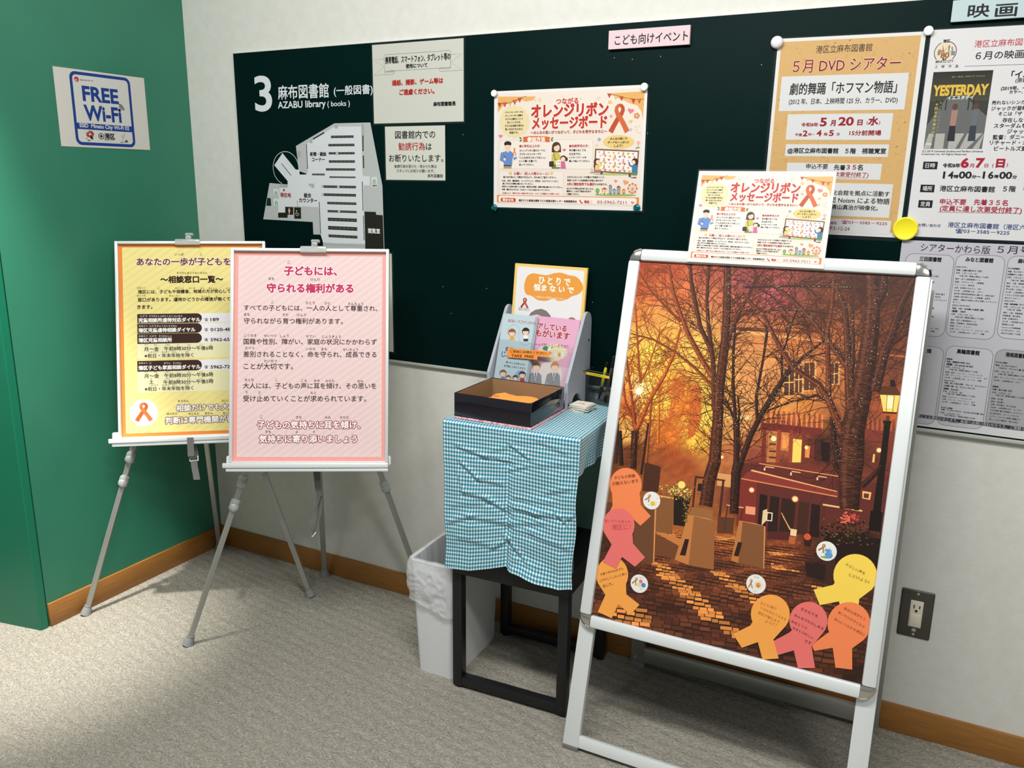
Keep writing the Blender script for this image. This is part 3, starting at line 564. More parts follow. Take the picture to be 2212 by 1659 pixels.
for x0, x1, y0, y1, c, rc in ((1390, 1455, 1335, 1392, (240, 216, 180), (206, 74, 60)), (1473, 1510, 1300, 1392, (170, 166, 160), (130, 130, 140)), (1515, 1560, 1345, 1392, (170, 196, 220), (110, 140, 190)), (1565, 1608, 1312, 1392, (190, 160, 130), (150, 90, 70)), (1625, 1668, 1348, 1392, (238, 190, 150), (220, 120, 70))):
    s.rect(x0, y0, x1, y1, c, 5); s.poly([(x0-6, y0), (x1+6, y0), ((x0+x1)/2, y0-26)], rc, 6)
    for k in range(2): s.rect(x0+7+k*(x1-x0)*.45, y0+12, x0+7+k*(x1-x0)*.45+9, y0+24, (120, 110, 120), 6)
    s.rect((x0+x1)/2-6, y1-18, (x0+x1)/2+6, y1, (96, 74, 66), 6)
q = s.uv(1746, 1322); q2 = s.uv(1796, 1322); R_ = q2[0]-q[0]
s.uline([(q[0]+R_*math.cos(t*.4), q[1]+R_*math.sin(t*.4)) for t in range(16)], (228, 150, 100), .0012, 5, True)
for i in range(8): s.uline([q, (q[0]+R_*math.cos(i*.785), q[1]+R_*math.sin(i*.785))], (228, 150, 100), .0008, 5); s.uell(q[0]+R_*math.cos(i*.785), q[1]+R_*math.sin(i*.785), .0026, .0026, (222, 120, 80), 6, 8)
s.line([(1746, 1322), (1722, 1392)], (200, 130, 90), .001, 5); s.line([(1746, 1322), (1772, 1392)], (200, 130, 90), .001, 5)
s.rect(180, 1412, 1822, 1500, (230, 142, 84), 3); s.rect(198, 1420, 1795, 1498, (246, 236, 226), 4, .006); s.rect(223, 1432, 398, 1478, (206, 74, 52), 5, .004); s.txt('問合せ先', 248, 372, 1455, (250, 236, 226), .03, 6)
s.txt('港区子ども家庭支援部 子ども家庭支援センター 地域連携担当', 425, 1095, 1467, DK, .03, 5); s.txt('電話', 1190, 1250, 1478, RT, .03, 5); s.txt('： 03-5962-7211', 1268, 1675, 1482, (150, 44, 44), .0, 5, h=34)
stroke(s, [(1140, 1462), (1148, 1482), (1165, 1492)], RT, 12, 5); s.ell(1141, 1464, 10, 8, RT, 5, 8); s.ell(1163, 1490, 10, 8, RT, 5, 8)
RIB = s
o = s.mesh('poster_sheet', M['lam']); tag(o, 'larger orange ribbon message board poster, held on the dark board by four magnets', 'poster'); s.border(M['film'], o, (.002, .004, .005, .001))
# ------------------------------------------------------------------ kraft May DVD poster
s = wsheet([(1676, 90), (1999, 63), (1946, 511), (1647, 501)], (0, 0, 1), .297, .42, (226, 226, 222), Y=-.0088, rot=-.012)
s.urect(-.141, -.2, .1395, .203, (212, 172, 112), 1); random.seed(11)
for i in range(900):
    u, v = random.uniform(-.138, .136), random.uniform(-.197, .2); a = random.uniform(0, 6.28); l = random.uniform(.002, .006)
    c = random.choice([(196, 152, 90), (226, 190, 136), (190, 146, 84), (222, 186, 128), (158, 112, 60) if random.random() < .12 else (204, 162, 100)])
    s.uline([(u, v), (u+l*math.cos(a), v+l*math.sin(a)), (u+l*1.5*math.cos(a+.6), v+l*1.5*math.sin(a+.6))], c, .0007, 2)
for u, v in ((.0, .199), (-.03, .195), (.12, .168), (-.136, .08), (.118, -.02), (.128, .03)): s.uline([(u, v), (u+.004, v+.002)], (120, 60, 40), .0012, 2)
s.k = (1640, 60, 6.506); PW = (218, 219, 220); WR = (150, 30, 44)
s.txt('港区立麻布図書館', 795, 1583, 290, (60, 50, 44), -.005, 5, h=110)
s.txt('５月 DVD シアター', 458, 1965, 520, (140, 24, 34), .006, 6, h=190, halo=(244, 230, 206), hw=.03)
s.rect(297, 660, 2070, 1160, PW, 3); s.txt('劇的舞踊「ホフマン物語」', 415, 1912, 845, DK, .012, 5, h=170); s.txt('(2012 年、日本、上映時間 125 分、カラー、DVD)', 400, 1922, 1033, DK, .01, 5, h=100)
s.rect(388, 1208, 1862, 1575, PW, 3)
for t, x0, x1, y, h, b in (('令和8年', 592, 828, 1362, 56, .02), ('5', 862, 943, 1325, 112, .03), ('月', 1003, 1072, 1340, 78, .03), ('20', 1120, 1322, 1315, 112, .03), ('日', 1383, 1450, 1332, 74, .03), ('(', 1508, 1527, 1338, 58, 0), ('水', 1538, 1672, 1310, 118, .03), (')', 1680, 1700, 1335, 58, 0)): s.txt(t, x0, x1, y, WR, b, 5, h=h)
s.k = (1640, 280, 5.924)
for t, x0, x1, y, h, b in (('午後', 463, 548, 66, 40, .02), ('2', 562, 615, 48, 70, .03), ('時～', 628, 710, 62, 36, .01), ('4', 738, 796, 45, 72, .03), ('時', 830, 873, 60, 40, .02), ('5', 898, 950, 44, 70, .03), ('分', 990, 1032, 58, 38, .02), ('15分前開場', 1155, 1558, 42, 66, .015)): s.txt(t, x0, x1, y, WR, b, 5, h=h)
s.rect(334, 188, 1655, 345, PW, 3)
for t, x0, x1 in (('@港区立麻布図書館', 360, 1008), ('５階', 1102, 1235), ('視聴覚室', 1315, 1622)): s.txt(t, x0, x1, 274, DK, .02, 5)
s.rect(350, 430, 1562, 632, PW, 3); s.txt('申込不要', 600, 878, 470, DK, .01, 5); s.txt('先着', 958, 1100, 484, DK, .015, 5); s.txt('３５', 1118, 1238, 482, WR, .02, 5); s.txt('名', 1258, 1325, 484, DK, .015, 5)
s.txt('(定員に達し次第受付終了)', 600, 1392, 577, WR, .012, 5); s.line([(600, 616), (1392, 620)], WR, .0006, 5)
s.rect(330, 682, 1690, 1105, PW, 3)
for t, x0, x1, y in (('新潟市民芸術文化会館を拠点に活動す', 420, 1655, 808), ('る日本の舞踊団 Noism による物語', 420, 1655, 900), ('舞踊を映画監督 青山真治が映像化。', 420, 1510, 988)): s.txt(t, x0, x1, y, DK, .012, 5)
s.rect(330, 1140, 1682, 1318, PW, 3); s.txt('お問い合わせ 港区立麻布図書館', 420, 988, 1185, (150, 40, 80), .0, 5); s.txt('☎03－3585－9225', 1048, 1635, 1193, (150, 40, 80), 0, 5, h=52); s.txt('港区六本木5-12-24', 620, 1155, 1256, (150, 40, 80), 0, 5)
o = s.mesh('poster_sheet', M['lam']); tag(o, 'brown kraft-patterned May DVD theatre poster with white text panels', 'poster'); s.border(M['film'], o, (.006, .008, .004, .003))
# ------------------------------------------------------------------ white June film poster
TL = wall_at(2004, 63, -.0092); BLp = wall_at(1951, 517, -.0092); hh = TL.z-BLp.z
s = Sheet(((TL.x+BLp.x)/2+.1485+.003, -.0092, (TL.z+BLp.z)/2), (1, 0, 0), (0, 0, 1), .297, .42, (222, 222, 224), .0004, -.008)
s.k = (1920, 0, 5.531)
s.uline([(-.1478, .206), (-.1478, -.206)], (26, 28, 48), .003, 2); s.uline([(-.1478, -.2088), (.1478, -.2088)], (26, 28, 48), .003, 2)
# round city emblem
ex, ey = 675, 622
s.ell(ex, ey, 135, 130, (96, 36, 40), 3, 36); s.ell(ex, ey, 126, 121, (222, 222, 224), 4, 36); s.ell(ex, ey, 112, 107, (232, 216, 178), 5, 32); s.rect(ex-52, ey-160, ex+52, ey-112, (222, 222, 224), 5); s.rect(ex-120, ey+88, ex+110, ey+150, (222, 222, 224), 5)
s.poly([(638, 640), (648, 530), (658, 640)], (176, 56, 48), 6); s.poly([(612, 650), (648, 590), (684, 650)], (176, 56, 48), 6); s.line([(660, 610), (720, 545), (770, 600)], (120, 120, 128), .0008, 6); s.rect(712, 540, 726, 620, (120, 120, 128), 6); s.rect(752, 560, 764, 630, (120, 120, 128), 6); s.line([(650, 625), (790, 622)], (110, 120, 140), .001, 6); s.rect(745, 610, 790, 660, (110, 140, 160), 6)
for x in (585, 600, 615): s.rect(x, 590+(x % 2)*10, x+12, 660, (120, 110, 116), 6)
s.txt('80', 622, 720, 660, (150, 96, 56), .04, 8, h=62, halo=(240, 226, 200), hw=.05); s.txt('周年', 637, 690, 707, (60, 50, 46), .02, 8); s.txt('港区', 650, 730, 490, (60, 44, 44), .03, 7); s.txt('MINATO CITY', 562, 770, 735, (60, 44, 44), .02, 7, h=30)
s.txt('港区立麻布図書館', 1022, 1790, 508, (196, 44, 60), -.004, 5, h=88); s.txt('６月の映画会', 1036, 1740, 652, DK, .0, 5, h=100)
for t, x in (('上', 566), ('映', 648), ('作', 730), ('品', 812)): s.txt(t, x-17, x+17, 797-(x-566)*.03, (60, 60, 60), 0, 5)
s.line([(905, 792), (1640, 768)], (90, 90, 90), .0007, 3)
# plain film picture: a grey street with two walkers
a = s.uv(530, 862); b = s.uv(1243, 838); s.k = (1920, 280, 5.531); c = s.uv(1118, 225); d = s.uv(418, 232); s.k = (1920, 0, 5.531)
pu0, pu1, pv1, pv0 = (a[0]+d[0])/2, (b[0]+c[0])/2, (a[1]+b[1])/2, (c[1]+d[1])/2
s.urect(pu0, pv0, pu1, pv1, (60, 62, 58), 3); pw, ph = pu1-pu0, pv1-pv0
PQ = lambda x, y: (pu0+pw*x, pv0+ph*y)
s.add([PQ(0, .62), PQ(1, .62), PQ(1, 1), PQ(0, 1)], [rgb(74, 74, 62), rgb(74, 74, 62), rgb(44, 44, 38), rgb(44, 44, 38)], 4)
s.add([PQ(0, .3), PQ(.28, .66), PQ(.62, .66), PQ(1, .42), PQ(1, .0), PQ(0, 0)], rgb(104, 106, 106), 5)
for i, (x0, x1, x2, x3) in enumerate(((-.0, .12, .02, .0), (.18, .34, .22, .12), (.42, .55, .55, .36), (.62, .74, .86, .66), (.84, .95, 1., .95))): s.add([PQ(x0, 0), PQ(min(x1, 1), 0), PQ(min(x2+.12, 1), .2), PQ(min(x3+.06, 1), .2)], rgb(176, 176, 170), 6)
for x in (.12, .2, .28, .66, .74): s.add([PQ(x, .5), PQ(x+.02, .5), PQ(x+.02, .64), PQ(x, .64)], rgb(46, 46, 42), 6)
for x, c1, c2 in ((.45, (168, 128, 116), (44, 46, 56)), (.8, (104, 110, 118), (58, 64, 76))):
    s.add([PQ(x-.05, .3), PQ(x+.05, .3), PQ(x+.06, .5), PQ(x-.05, .5)], rgb(c1), 8); s.add([PQ(x-.05, .32), PQ(x+.05, .32), PQ(x+.07, .1), PQ(x-.06, .1)], rgb(c2), 7); q = PQ(x, .55); s.uell(q[0], q[1], .005, .006, (96, 66, 52), 8, 12)
q = PQ(.5, .76); s.utxt('YESTERDAY', q[0], q[1], pw*.9, (226, 186, 74), .05, 9, ph*.125); q = PQ(.52, .665); s.utxt('イエスタデイ', q[0], q[1], pw*.44, (226, 228, 226), .03, 9)
q = PQ(.42, .93); s.utxt('ダニー・ボイル', q[0], q[1], pw*.19, (190, 176, 110), .02, 9); q = PQ(.72, .93); s.utxt('リチャード・カーティス', q[0], q[1], pw*.3, (190, 176, 110), .02, 9); q = PQ(.56, .93); s.utxt('×', q[0], q[1], pw*.02, (150, 146, 110), 0, 9)
for i, ch in enumerate('今日世界の僕だけが'): q = PQ(.13, .58-i*.052); s.utxt(ch, q[0], q[1], pw*.045, (206, 186, 90), .02, 9)
for i, ch in enumerate('知っている歌がある'): q = PQ(.2, .6-i*.045); s.utxt(ch, q[0], q[1], pw*.03, (180, 170, 110), 0, 9)
q = PQ(.08, .06); s.utxt('DVD', q[0], q[1], pw*.1, (226, 228, 226), .05, 9)
for t, x0, x1, y, b in (('「イエスタデイ」', 1465, 2140, 880, .02), ('(原題：Yesterday)', 1512, 2020, 958, .0), ('(2019年、イギリス、116分、', 1338, 2060, 1050, .015), ('カラー、DVD、字幕)', 1440, 1900, 1097, .015), ('売れないシンガーソングライターの', 1225, 2160, 1218, .012), ('ジャックが昏睡から目覚めると、', 1218, 2120, 1290, .012), ('そこは「ザ・ビートルズ」が', 1305, 2060, 1355, .012), ('存在しない世界だった。', 1355, 2010, 1432, .012), ('スターダムを駆け上がる', 1252, 1980, 1500, .012), ('ジャックだが…', 1412, 1890, 1568, .012)): s.txt(t, x0, x1, y, DK, b, 5)
s.k = (1920, 280, 5.531)
for t, x0, x1, y in (('監督：ダニー・ボイル　脚本：', 1235, 2140, 88), ('リチャード・カーティス　出演：', 1200, 2160, 155), ('ビートルズ愛あふれる一作', 1252, 2060, 226)): s.txt(t, x0, x1, y, DK, .012, 5)
s.txt('(C) 2019 Universal Studios and Perfect Universe', 393, 1118, 262, (60, 60, 62), 0, 5, h=30); s.txt('Investment Inc. All Rights Reserved.', 390, 930, 296, (60, 60, 62), 0, 5, h=28)
for t, x0, x1, y in (('日時', 403, 587, 428), ('場所', 371, 551, 703), ('定員', 347, 527, 888)):
    s.rect(x0+6, y-45, x1-6, y+45, (28, 28, 36), 4); s.txt(t, (x0+x1)/2-58, (x0+x1)/2+58, y, (226, 228, 230), .0, 5, h=58)
WR2 = (172, 28, 56)
s.txt('令和8年', 645, 852, 428, DK, .02, 5, h=52)
for t, x0, x1, y, h, b in (('6', 870, 950, 398, 105, .04), ('月', 965, 1018, 430, 46, 0), ('7', 1045, 1132, 398, 105, .04), ('日', 1143, 1186, 430, 42, 0), ('(', 1235, 1253, 430, 48, 0), ('日', 1288, 1380, 402, 95, .04), (')', 1405, 1423, 424, 48, 0)): s.txt(t, x0, x1, y, WR2, b, 5, h=h)
for t, x0, x1, y, h in (('1', 652, 668, 542, 78), ('4', 712, 770, 542, 78), ('時', 778, 830, 560, 42), ('00', 842, 985, 542, 78), ('分～', 992, 1098, 562, 40), ('1', 1128, 1144, 542, 78), ('6', 1192, 1248, 544, 78), ('時', 1262, 1310, 560, 42), ('00', 1325, 1468, 546, 78), ('分', 1478, 1528, 566, 42)): s.txt(t, x0, x1, y, DK, .025, 5, h=h)
for t, x0, x1 in (('港区立麻布図書館', 605, 1262), ('５階', 1365, 1515), ('視聴覚室', 1605, 1960)): s.txt(t, x0, x1, 708, DK, .012, 5)
s.txt('申込不要', 610, 922, 862, WR2, .012, 5); s.txt('先着３５名', 1015, 1420, 870, WR2, .012, 5); s.txt('(定員に達し次第受付終了)', 600, 1580, 957, WR2, .012, 5); s.line([(588, 985), (1580, 1002)], WR2, .0006, 5)
NB = (44, 66, 128)
s.txt('お問い合わせ', 350, 620, 1143, NB, 0, 5); s.txt('港区立麻布図書館（港区六本木5-12-24）', 685, 2070, 1160, NB, 0, 5); s.txt('☎03－3585－9225', 790, 1438, 1222, NB, 0, 5, h=58)
o = s.mesh('poster_sheet', M['lam']); tag(o, 'white June film poster with a dark film picture, beside the brown kraft poster', 'poster'); s.border(M['film'], o, .003)
# ------------------------------------------------------------------ grey newsletter below
P0 = wall_at(1948, 519, -.0096); zb = wall_at(2000, 922, -.0096).z; hh = P0.z-zb
s = Sheet((P0.x+.297, -.0098, (P0.z+zb)/2), (1, 0, 0), (0, 0, 1), .594, hh, (196, 195, 204), .0004, -.003)
s.k = (1930, 510, 3.687)
s.urect(-.297, -hh/2, .297, -hh/2+.018, (222, 222, 226), 2)
s.txt('シアターかわら版', 212, 768, 100, (30, 30, 32), -.006, 5, h=66); s.txt('５月号', 826, 1098, 112, (30, 30, 32), -.006, 5, h=62)
a = s.uv(170, 1500); s.urect(-.296, -hh/2+.019, .297, -hh/2+.0265, (52, 52, 66), 3); s.utxt('※上映内容は変更になる場合があります。各館へお問い合わせのうえ、ご来館ください。会場の都合により入場できない場合があります。', -.05, -hh/2+.0228, .44, (200, 200, 206), 0, 5)
def column(x0, x1, yt, yb, title, tx0, tx1, lines, col=(202, 201, 208), fill=None):
    s.rect(x0, yt, x1, yb, fill or col, 2, .016); s.frame(x0, yt, x1, yb, (112, 110, 118), .0009, 3, .016)
    s.txt(title, tx0, tx1, yt+42, (28, 28, 32), .03, 5, h=36)
    w = x1-x0; n = len(lines); st = (yb-yt-130)/n
    for i, t in enumerate(lines):
        if not t: continue
        ind = .12 if t[0] == ' ' else .045; t = t.strip(); b = .03 if t.endswith('*') else 0; t = t.rstrip('*')
        n_ = sum(.55 if ord(ch) < 256 else 1 for ch in t); l = min(n_*15.6, w*.9); x = x0+w*ind+28-60*i/n; y = yt+95+st*i
        s.txt(t, x, x+l, y+l*.04, (44, 44, 50), b, 5)
TX = ['DVDシアター*', '作品：山懐に抱かれて【日】*', '日時：５月１３日（水）', ' 午後２時（開場は開始１５分前）', '場所：地下１階視聴覚ホール', '監督：プロデューサー（遠藤隆）', 'ナレーション：室井滋', '出演：吉塚家のみなさん　ほか', '2019年　上映時間103分　カラー', '岩手県下閉伊郡田野畑村に暮らす、吉塚公雄さ', 'の家族一家が営むのは、山地酪農。自然を', '背景に、過酷な大家族の24年に密着したドキュメン', 'タリー。', 'みなとシネマクラブ*', '作品：1987、ある闘いの真実【韓】*', '（原題：1987）*', '日時：５月２３日（土）', ' 午後２時（開場は開始１５分前）', '場所：地下１階視聴覚ホール', '解説：門間貴志（映画研究家）', '監督：チャン・ジュナン', '出演：キム・ユンソク、ハ・ジョンウ　ほか', '2017年　上映時間129分　カラー　字幕']
column(60, 448, 142, 795, '三田図書館', 208, 382, TX)
column(456, 848, 148, 818, 'みなと図書館', 575, 795, TX)
column(866, 1262, 160, 830, '麻布図書館', 992, 1180, ['子ども映画会*', '作品：モンスター・ホテル*', '以危険がいっぱい*', '日時：５月３日（日）', ' 午後２時（開場は開始１５分前）', '場所：５階　視聴覚室', '監督：ゲンディ・タルタコフスキー', '声の出演：山寺宏一　ほか', '2012年　上映時間91分', 'ドラキュラが恋に落ち', '船のゆくえは――', 'DVDシアター*', '作品：劇的舞踊「ホフマン*', '日時：５月２０日（水）', ' 午後２時（開場', '場所：５階　視聴覚室', '映像監督：青山真治', '出演：井関佐和子', '2012年　上映時間125分', '舞踊家の公演', 'Noismによる物語舞踊', '2011年12月16・17日', '芸術文化会館にて収録'])
column(10, 368, 868, 1490, '赤坂図書館', 165, 302, ['子ども会*', '作品：名犬ラッシー【日】*', '日時：５月６日（水）', ' 午後２時（開場）', '', '監督：黒澤', '出演：ほか　カラー', 'いろいろ話のカラスたち', '吹替版のがい、互いに信', '頼わり添いに寄え', '', '【仏・独・ベルギー】*', '（G.MARK）*', '', '午後１時', '', 'カラー　字幕', 'コミカルの日常な恋', '日常をじなくし、時代', '映画化な映画仕立て'])
column(378, 757, 882, 1528, '高輪図書館', 505, 686, ['映画会*', '作品：舞踏会の手帖【仏】*', '（原題：Un carnet de bal）*', '日時：５月２日（土）', ' 午後２時（開場は開始１５分前）', '監督・脚本：ジュリアン・デュヴィヴィエ', '出演：マリー・ベル、フランソワーズ・ロゼー　ほか', '1937年　上映時間130分　モノクロ　字幕', 'DVDシアター*', '作品：歩いて見た世界　ブルース・チャトウィン*', 'の足跡【英・仏・スコットランド】*', '（原題：Nomad）*', '日時：５月22日（金）', ' 午後２時（開場は開始１５分前）', '監督：ヴェルナー・ヘルツォーク', '出演：ブルース・チャトウィン　ほか', '2019年　上映時間85分　カラー　字幕', '', '子ども上映会*', '作品：うっかりペネロペ　みんなともだち編【日】*', '日時：５月23日（土）', ' 午前10時30分（開場は開始15分前）', '原作：アン・グットマン、ゲオルグ・ハレンスレーベン', '2007年　上映時間25分　カラー'])
column(768, 1150, 908, 1545, '港南図書館', 892, 1060, ['子ども上映会*', '作品：うっかりペネロペ*', ' ペネロペ、パリへいく編【日】*', '日時：５月２日（土）', ' 午後２時（開場は開始１５分前）', '原作：アン・グットマン、ゲオルグ', '2006年　上映時間25分　カラー', '', '映画会*', '作品：鉄人日記【日】*', '日時：５月9日（土）', ' 午後２時（開場は開始１５分前）', '監督：市村崑', '脚本：和田夏十', '出演：仲代達矢、芥川比呂志', '1964年　上映時間125分　モノクロ', '大手企業の電子計算機コンサルタント', '若江昇次郎は、ボーリングをする', 'のアパートないのに部屋の書置きの', '風とした女の電話を「鉄人日記」', 'つづっていた。'], fill=(170, 170, 174))
o = s.mesh('newsletter_sheet', M['lam']); tag(o, 'grey newsletter sheet of small text in rounded columns, hanging under the film poster', 'poster')
# narrow strip of a sheet that shows behind the pink easel board
P = [wall_at(x, y, -.0092) for x, y in ((841, 549), (850, 548), (850, 760), (841, 760))]
xr = wall_at(848, 650, -.0092).x; zt, zb = P[1].z, P[2].z
s = Sheet((xr-.105, -.0092, (zt+zb)/2), (1, 0, 0), (0, 0, 1), .21, zt-zb, (206, 206, 190), .0004, -.004)
o = s.mesh('paper_sheet', M['lam']); tag(o, 'cream sheet on the dark board, only its edge showing behind the pink easel board', 'notice'); s.border(M['film'], o, .006)
# ------------------------------------------------------------------ magnets
def magnet(px, py, d, kind, label):
    c = wall_at(px, py, -.0103); r = d/2; bm = bm_new(); n = (0, -1, 0)
    pr = {'disc': [(0, r*.94), (.001, r), (.006, r), (.0072, r*.9), (.0072, 0)], 'dome': [(0, r*.9), (.003, r), (.006, r*.97), (.009, r*.8), (.011, r*.5), (.0118, 0)],
          'jewel': [(0, r*.7), (.002, r), (.004, r*.8), (.005, r*.45), (.008, r*.5), (.0105, r*.62), (.012, r*.5), (.0115, r*.3), (.011, 0)], 'big': [(0, r*.95), (.002, r), (.006, r), (.008, r*.95), (.0085, r*.86), (.0078, r*.82), (.0078, 0)]}[kind]
    lathe(bm, c, n, pr, 36)
    m = {'disc': M['white_plastic'], 'dome': M['gloss_white'], 'jewel': M['teal'], 'big': M['yellow']}[kind]
    tag(obj('magnet', bm, m, loc=c), label, 'magnet', None)
M['gloss_white'] = mat('glossy_white', rgb(226, 226, 232), .12, coat=.5)
M['teal'] = mat('clear_teal', rgb(0, 150, 158), .08, trans=.75, ior=1.45)
M['yellow'] = mat('yellow_plastic', rgb(240, 226, 40), .3)
magnet(1069, 202, .0172, 'disc', 'small white disc magnet at the upper left corner of the ribbon poster')
magnet(1393, 188, .0185, 'disc', 'small white disc magnet at the upper right corner of the ribbon poster')
magnet(1069, 448, .0165, 'jewel', 'clear teal magnet at the lower left corner of the ribbon poster')
magnet(1376, 449, .0185, 'jewel', 'clear teal magnet at the lower right corner of the ribbon poster')
magnet(1679, 92, .027, 'dome', 'glossy white domed magnet at the corner of the brown kraft poster')
magnet(2006, 67, .0185, 'disc', 'white disc magnet where the kraft poster meets the film poster')
magnet(1956, 494, .05, 'big', 'large yellow disc magnet over the bottom corner of the film poster')
# ------------------------------------------------------------------ power outlet
def wbox(x0, y0, x1, y1): return [wall_at(*p, -.004) for p in ((x0, y0), (x1, y1))]
c = sum((wall_at(x, y, -.003) for x, y in ((1948.8, 1269.2), (2019.6, 1283.7), (2007.8, 1383), (1937.7, 1368.6))), Vector())/4
t = thing('wall_outlet', 'wall power outlet with a dark metal plate and cream socket, right of the picture stand', 'outlet', (c.x, 0, c.z-.06))
bm = bm_new(); box(bm, (c.x, -.002, c.z), (.070, .004, .120), .003, seg=3); obj('cover_plate', bm, mat('dark_bronze_plate', rgb(92, 90, 84), .35, .7), t)
cream = mat('cream_plastic', rgb(222, 216, 198), .4)
bm = bm_new(); box(bm, (c.x, -.0045, c.z+.0005), (.028, .005, .068), .002); u = obj('socket', bm, cream, t)
dk = mat('dark_slot', rgb(24, 22, 22), .7)
for dx, h in ((-.0055, .009), (.0065, .0075)):
    bm = bm_new(); box(bm, (c.x+dx, -.0071, c.z+.020), (.0022, .001, h)); obj('slot', bm, dk, u, smooth=False)
bm = bm_new(); lathe(bm, (c.x, -.0068, c.z+.0095), (0, -1, 0), [(0, .003), (.0008, .003), (.0008, 0)], 16); obj('slot', bm, dk, u, smooth=False)
bm = bm_new(); box(bm, (c.x, -.0075, c.z-.015), (.023, .004, .031), .0015); obj('flap', bm, cream, u)
for dz in (.052, -.052):
    bm = bm_new(); lathe(bm, (c.x, -.004, c.z+dz), (0, -1, 0), [(0, .0032), (.0008, .003), (.001, .0026), (.001, 0)], 16); obj('screw', bm, M['alu'], t)
bm = bm_new(); box(bm, (c.x, -.0045, c.z-.041), (.009, .002, .008), .0008); obj('latch', bm, M['alu'], t)
# ------------------------------------------------------------------ A-shaped picture stand
def tilt_axes(az, lean):
    e = Vector((math.cos(az), math.sin(az), 0)); bk = Vector((-math.sin(az), math.cos(az), 0))
    up = bk*math.sin(lean)+Vector((0, 0, 1))*math.cos(lean); return e, up, e.cross(up)
SO = Vector((1.8905, -.2525, .719)); se, su, sn = tilt_axes(math.radians(.26), math.radians(16.25))
SP = lambda u, v, d=0: SO+se*u+su*v+sn*d
SR = Matrix((se, sn*-1, su)).transposed()
stand = thing('picture_stand', 'tall silver A-frame picture stand holding a sunset street picture, standing on the carpet', 'display stand', (1.89, -.25, 0))
HWO, HHO, FW = .3225, .4475, .028
fr = M['alu_white']
def rail(u0, v0, u1, v1, wid, nm='frame_rail', d0=-.012, d1=.008, m=None, bev=.005):
    a, b = SP(u0, v0, (d0+d1)/2), SP(u1, v1, (d0+d1)/2); bm = bm_new(); bar(bm, a, b, wid, d1-d0, side=se if abs(v1-v0) > abs(u1-u0) else su, bev=bev); return obj(nm, bm, m or fr, stand)
k = HWO-FW/2; q = HHO-FW/2
rail(-k, -HHO+FW, -k, HHO-FW, FW); rail(k, -HHO+FW, k, HHO-FW, FW); rail(-HWO+FW, q, HWO-FW, q, FW); rail(-HWO+FW, -q, HWO-FW, -q, FW)
for a, b in ((-1, 1), (1, 1), (-1, -1), (1, -1)):
    bm = bm_new(); c = (a*(HWO-FW), b*(HHO-FW)); r = FW+.001; prof = [(-.0125, r-.002), (-.01, r), (.002, r), (.0065, r-.004), (.0085, r-.010)]; rings = []
    for d, rad in prof:
        rings.append([bm.verts.new(SP(c[0]+a*rad*math.cos(t*math.pi/20), c[1]+b*rad*math.sin(t*math.pi/20), d)) for t in range(11)]+[bm.verts.new(SP(c[0], c[1], d))])
    for x, y in zip(rings, rings[1:]):
        for i in range(12): bm.faces.new((x[i], x[(i+1) % 12], y[(i+1) % 12], y[i]))
    bm.faces.new(rings[0]); bm.faces.new(rings[-1])
    obj('corner_cap', bm, M['chrome'], stand, angle=28)
bm = bm_new(); box(bm, SP(0, 0, -.006), (.61, .008, .86), 0, SR); obj('backing_panel', bm, M['grey_plastic'], stand)
VF = -SO.z/math.cos(math.radians(16.25))
for sgn in (-1, 1):
    bm = bm_new(); bar(bm, SP(sgn*.307, VF+.012, -.021), SP(sgn*.307, HHO-.03, -.021), .038, .017, side=se, bev=.001); lg = obj('front_leg', bm, fr, stand)
    bm = bm_new(); b_ = SP(sgn*.307, VF+.012, -.021); box(bm, (b_.x, b_.y+.001, .006), (.0385, .020, .012), .001); obj('foot', bm, M['grey_plastic'], lg)
def vv(x, y): return (hit(x, y, SP(0, 0, -.012), sn)-SO).dot(su)
v1, v0 = vv(1240, 1587.5), vv(1236.5, 1612.5)
rail(-.288, (v0+v1)/2, .288, (v0+v1)/2, v1-v0, 'cross_bar', -.028, -.014, bev=.001)
T0 = SP(0, HHO-.05, -.034)
rb = lambda x, z: Vector((x, T0.y+(-.0275-T0.y)*(1-z/T0.z), z))
for x in (1.607, 2.203):
    bm = bm_new(); bar(bm, rb(x, .012), rb(x, T0.z), .037, .018, side=(1, 0, 0), bev=.001); lg = obj('rear_leg', bm, M['alu_leg'], stand)
    bm = bm_new(); p = rb(x, .006); box(bm, (p.x, p.y, .006), (.038, .02, .012), .001); obj('foot', bm, M['rubber'], lg)
    bm = bm_new(); p = rb(x, .03); lathe(bm, (x-.006, p.y-.009, .028), (0, -1, 0), [(0, .004), (.002, .0035), (.0025, 0)], 12); obj('rivet', bm, M['alu'], lg)
z1 = hit(1378.5, 1396, (0, -.036, 0), (0, 1, 0)).z; z0 = hit(1378.5, 1427, (0, -.036, 0), (0, 1, 0)).z
bm = bm_new(); p, r_ = rb(1.625, (z0+z1)/2), rb(2.185, (z0+z1)/2); bar(bm, p, r_, z1-z0, .016, side=(0, 0, 1), bev=.001); obj('rear_cross_bar', bm, M['alu_leg'], stand)
bm = bm_new(); bar(bm, rb(1.905, .34), rb(1.905, T0.z-.01), .585, .006, side=(1, 0, 0)); obj('rear_panel', bm, M['grey_plastic'], stand)
for x in (1.64, 2.16):
    bm = bm_new(); box(bm, (x, T0.y-.004, T0.z-.004), (.05, .034, .024), .003); obj('hinge', bm, M['alu'], stand)
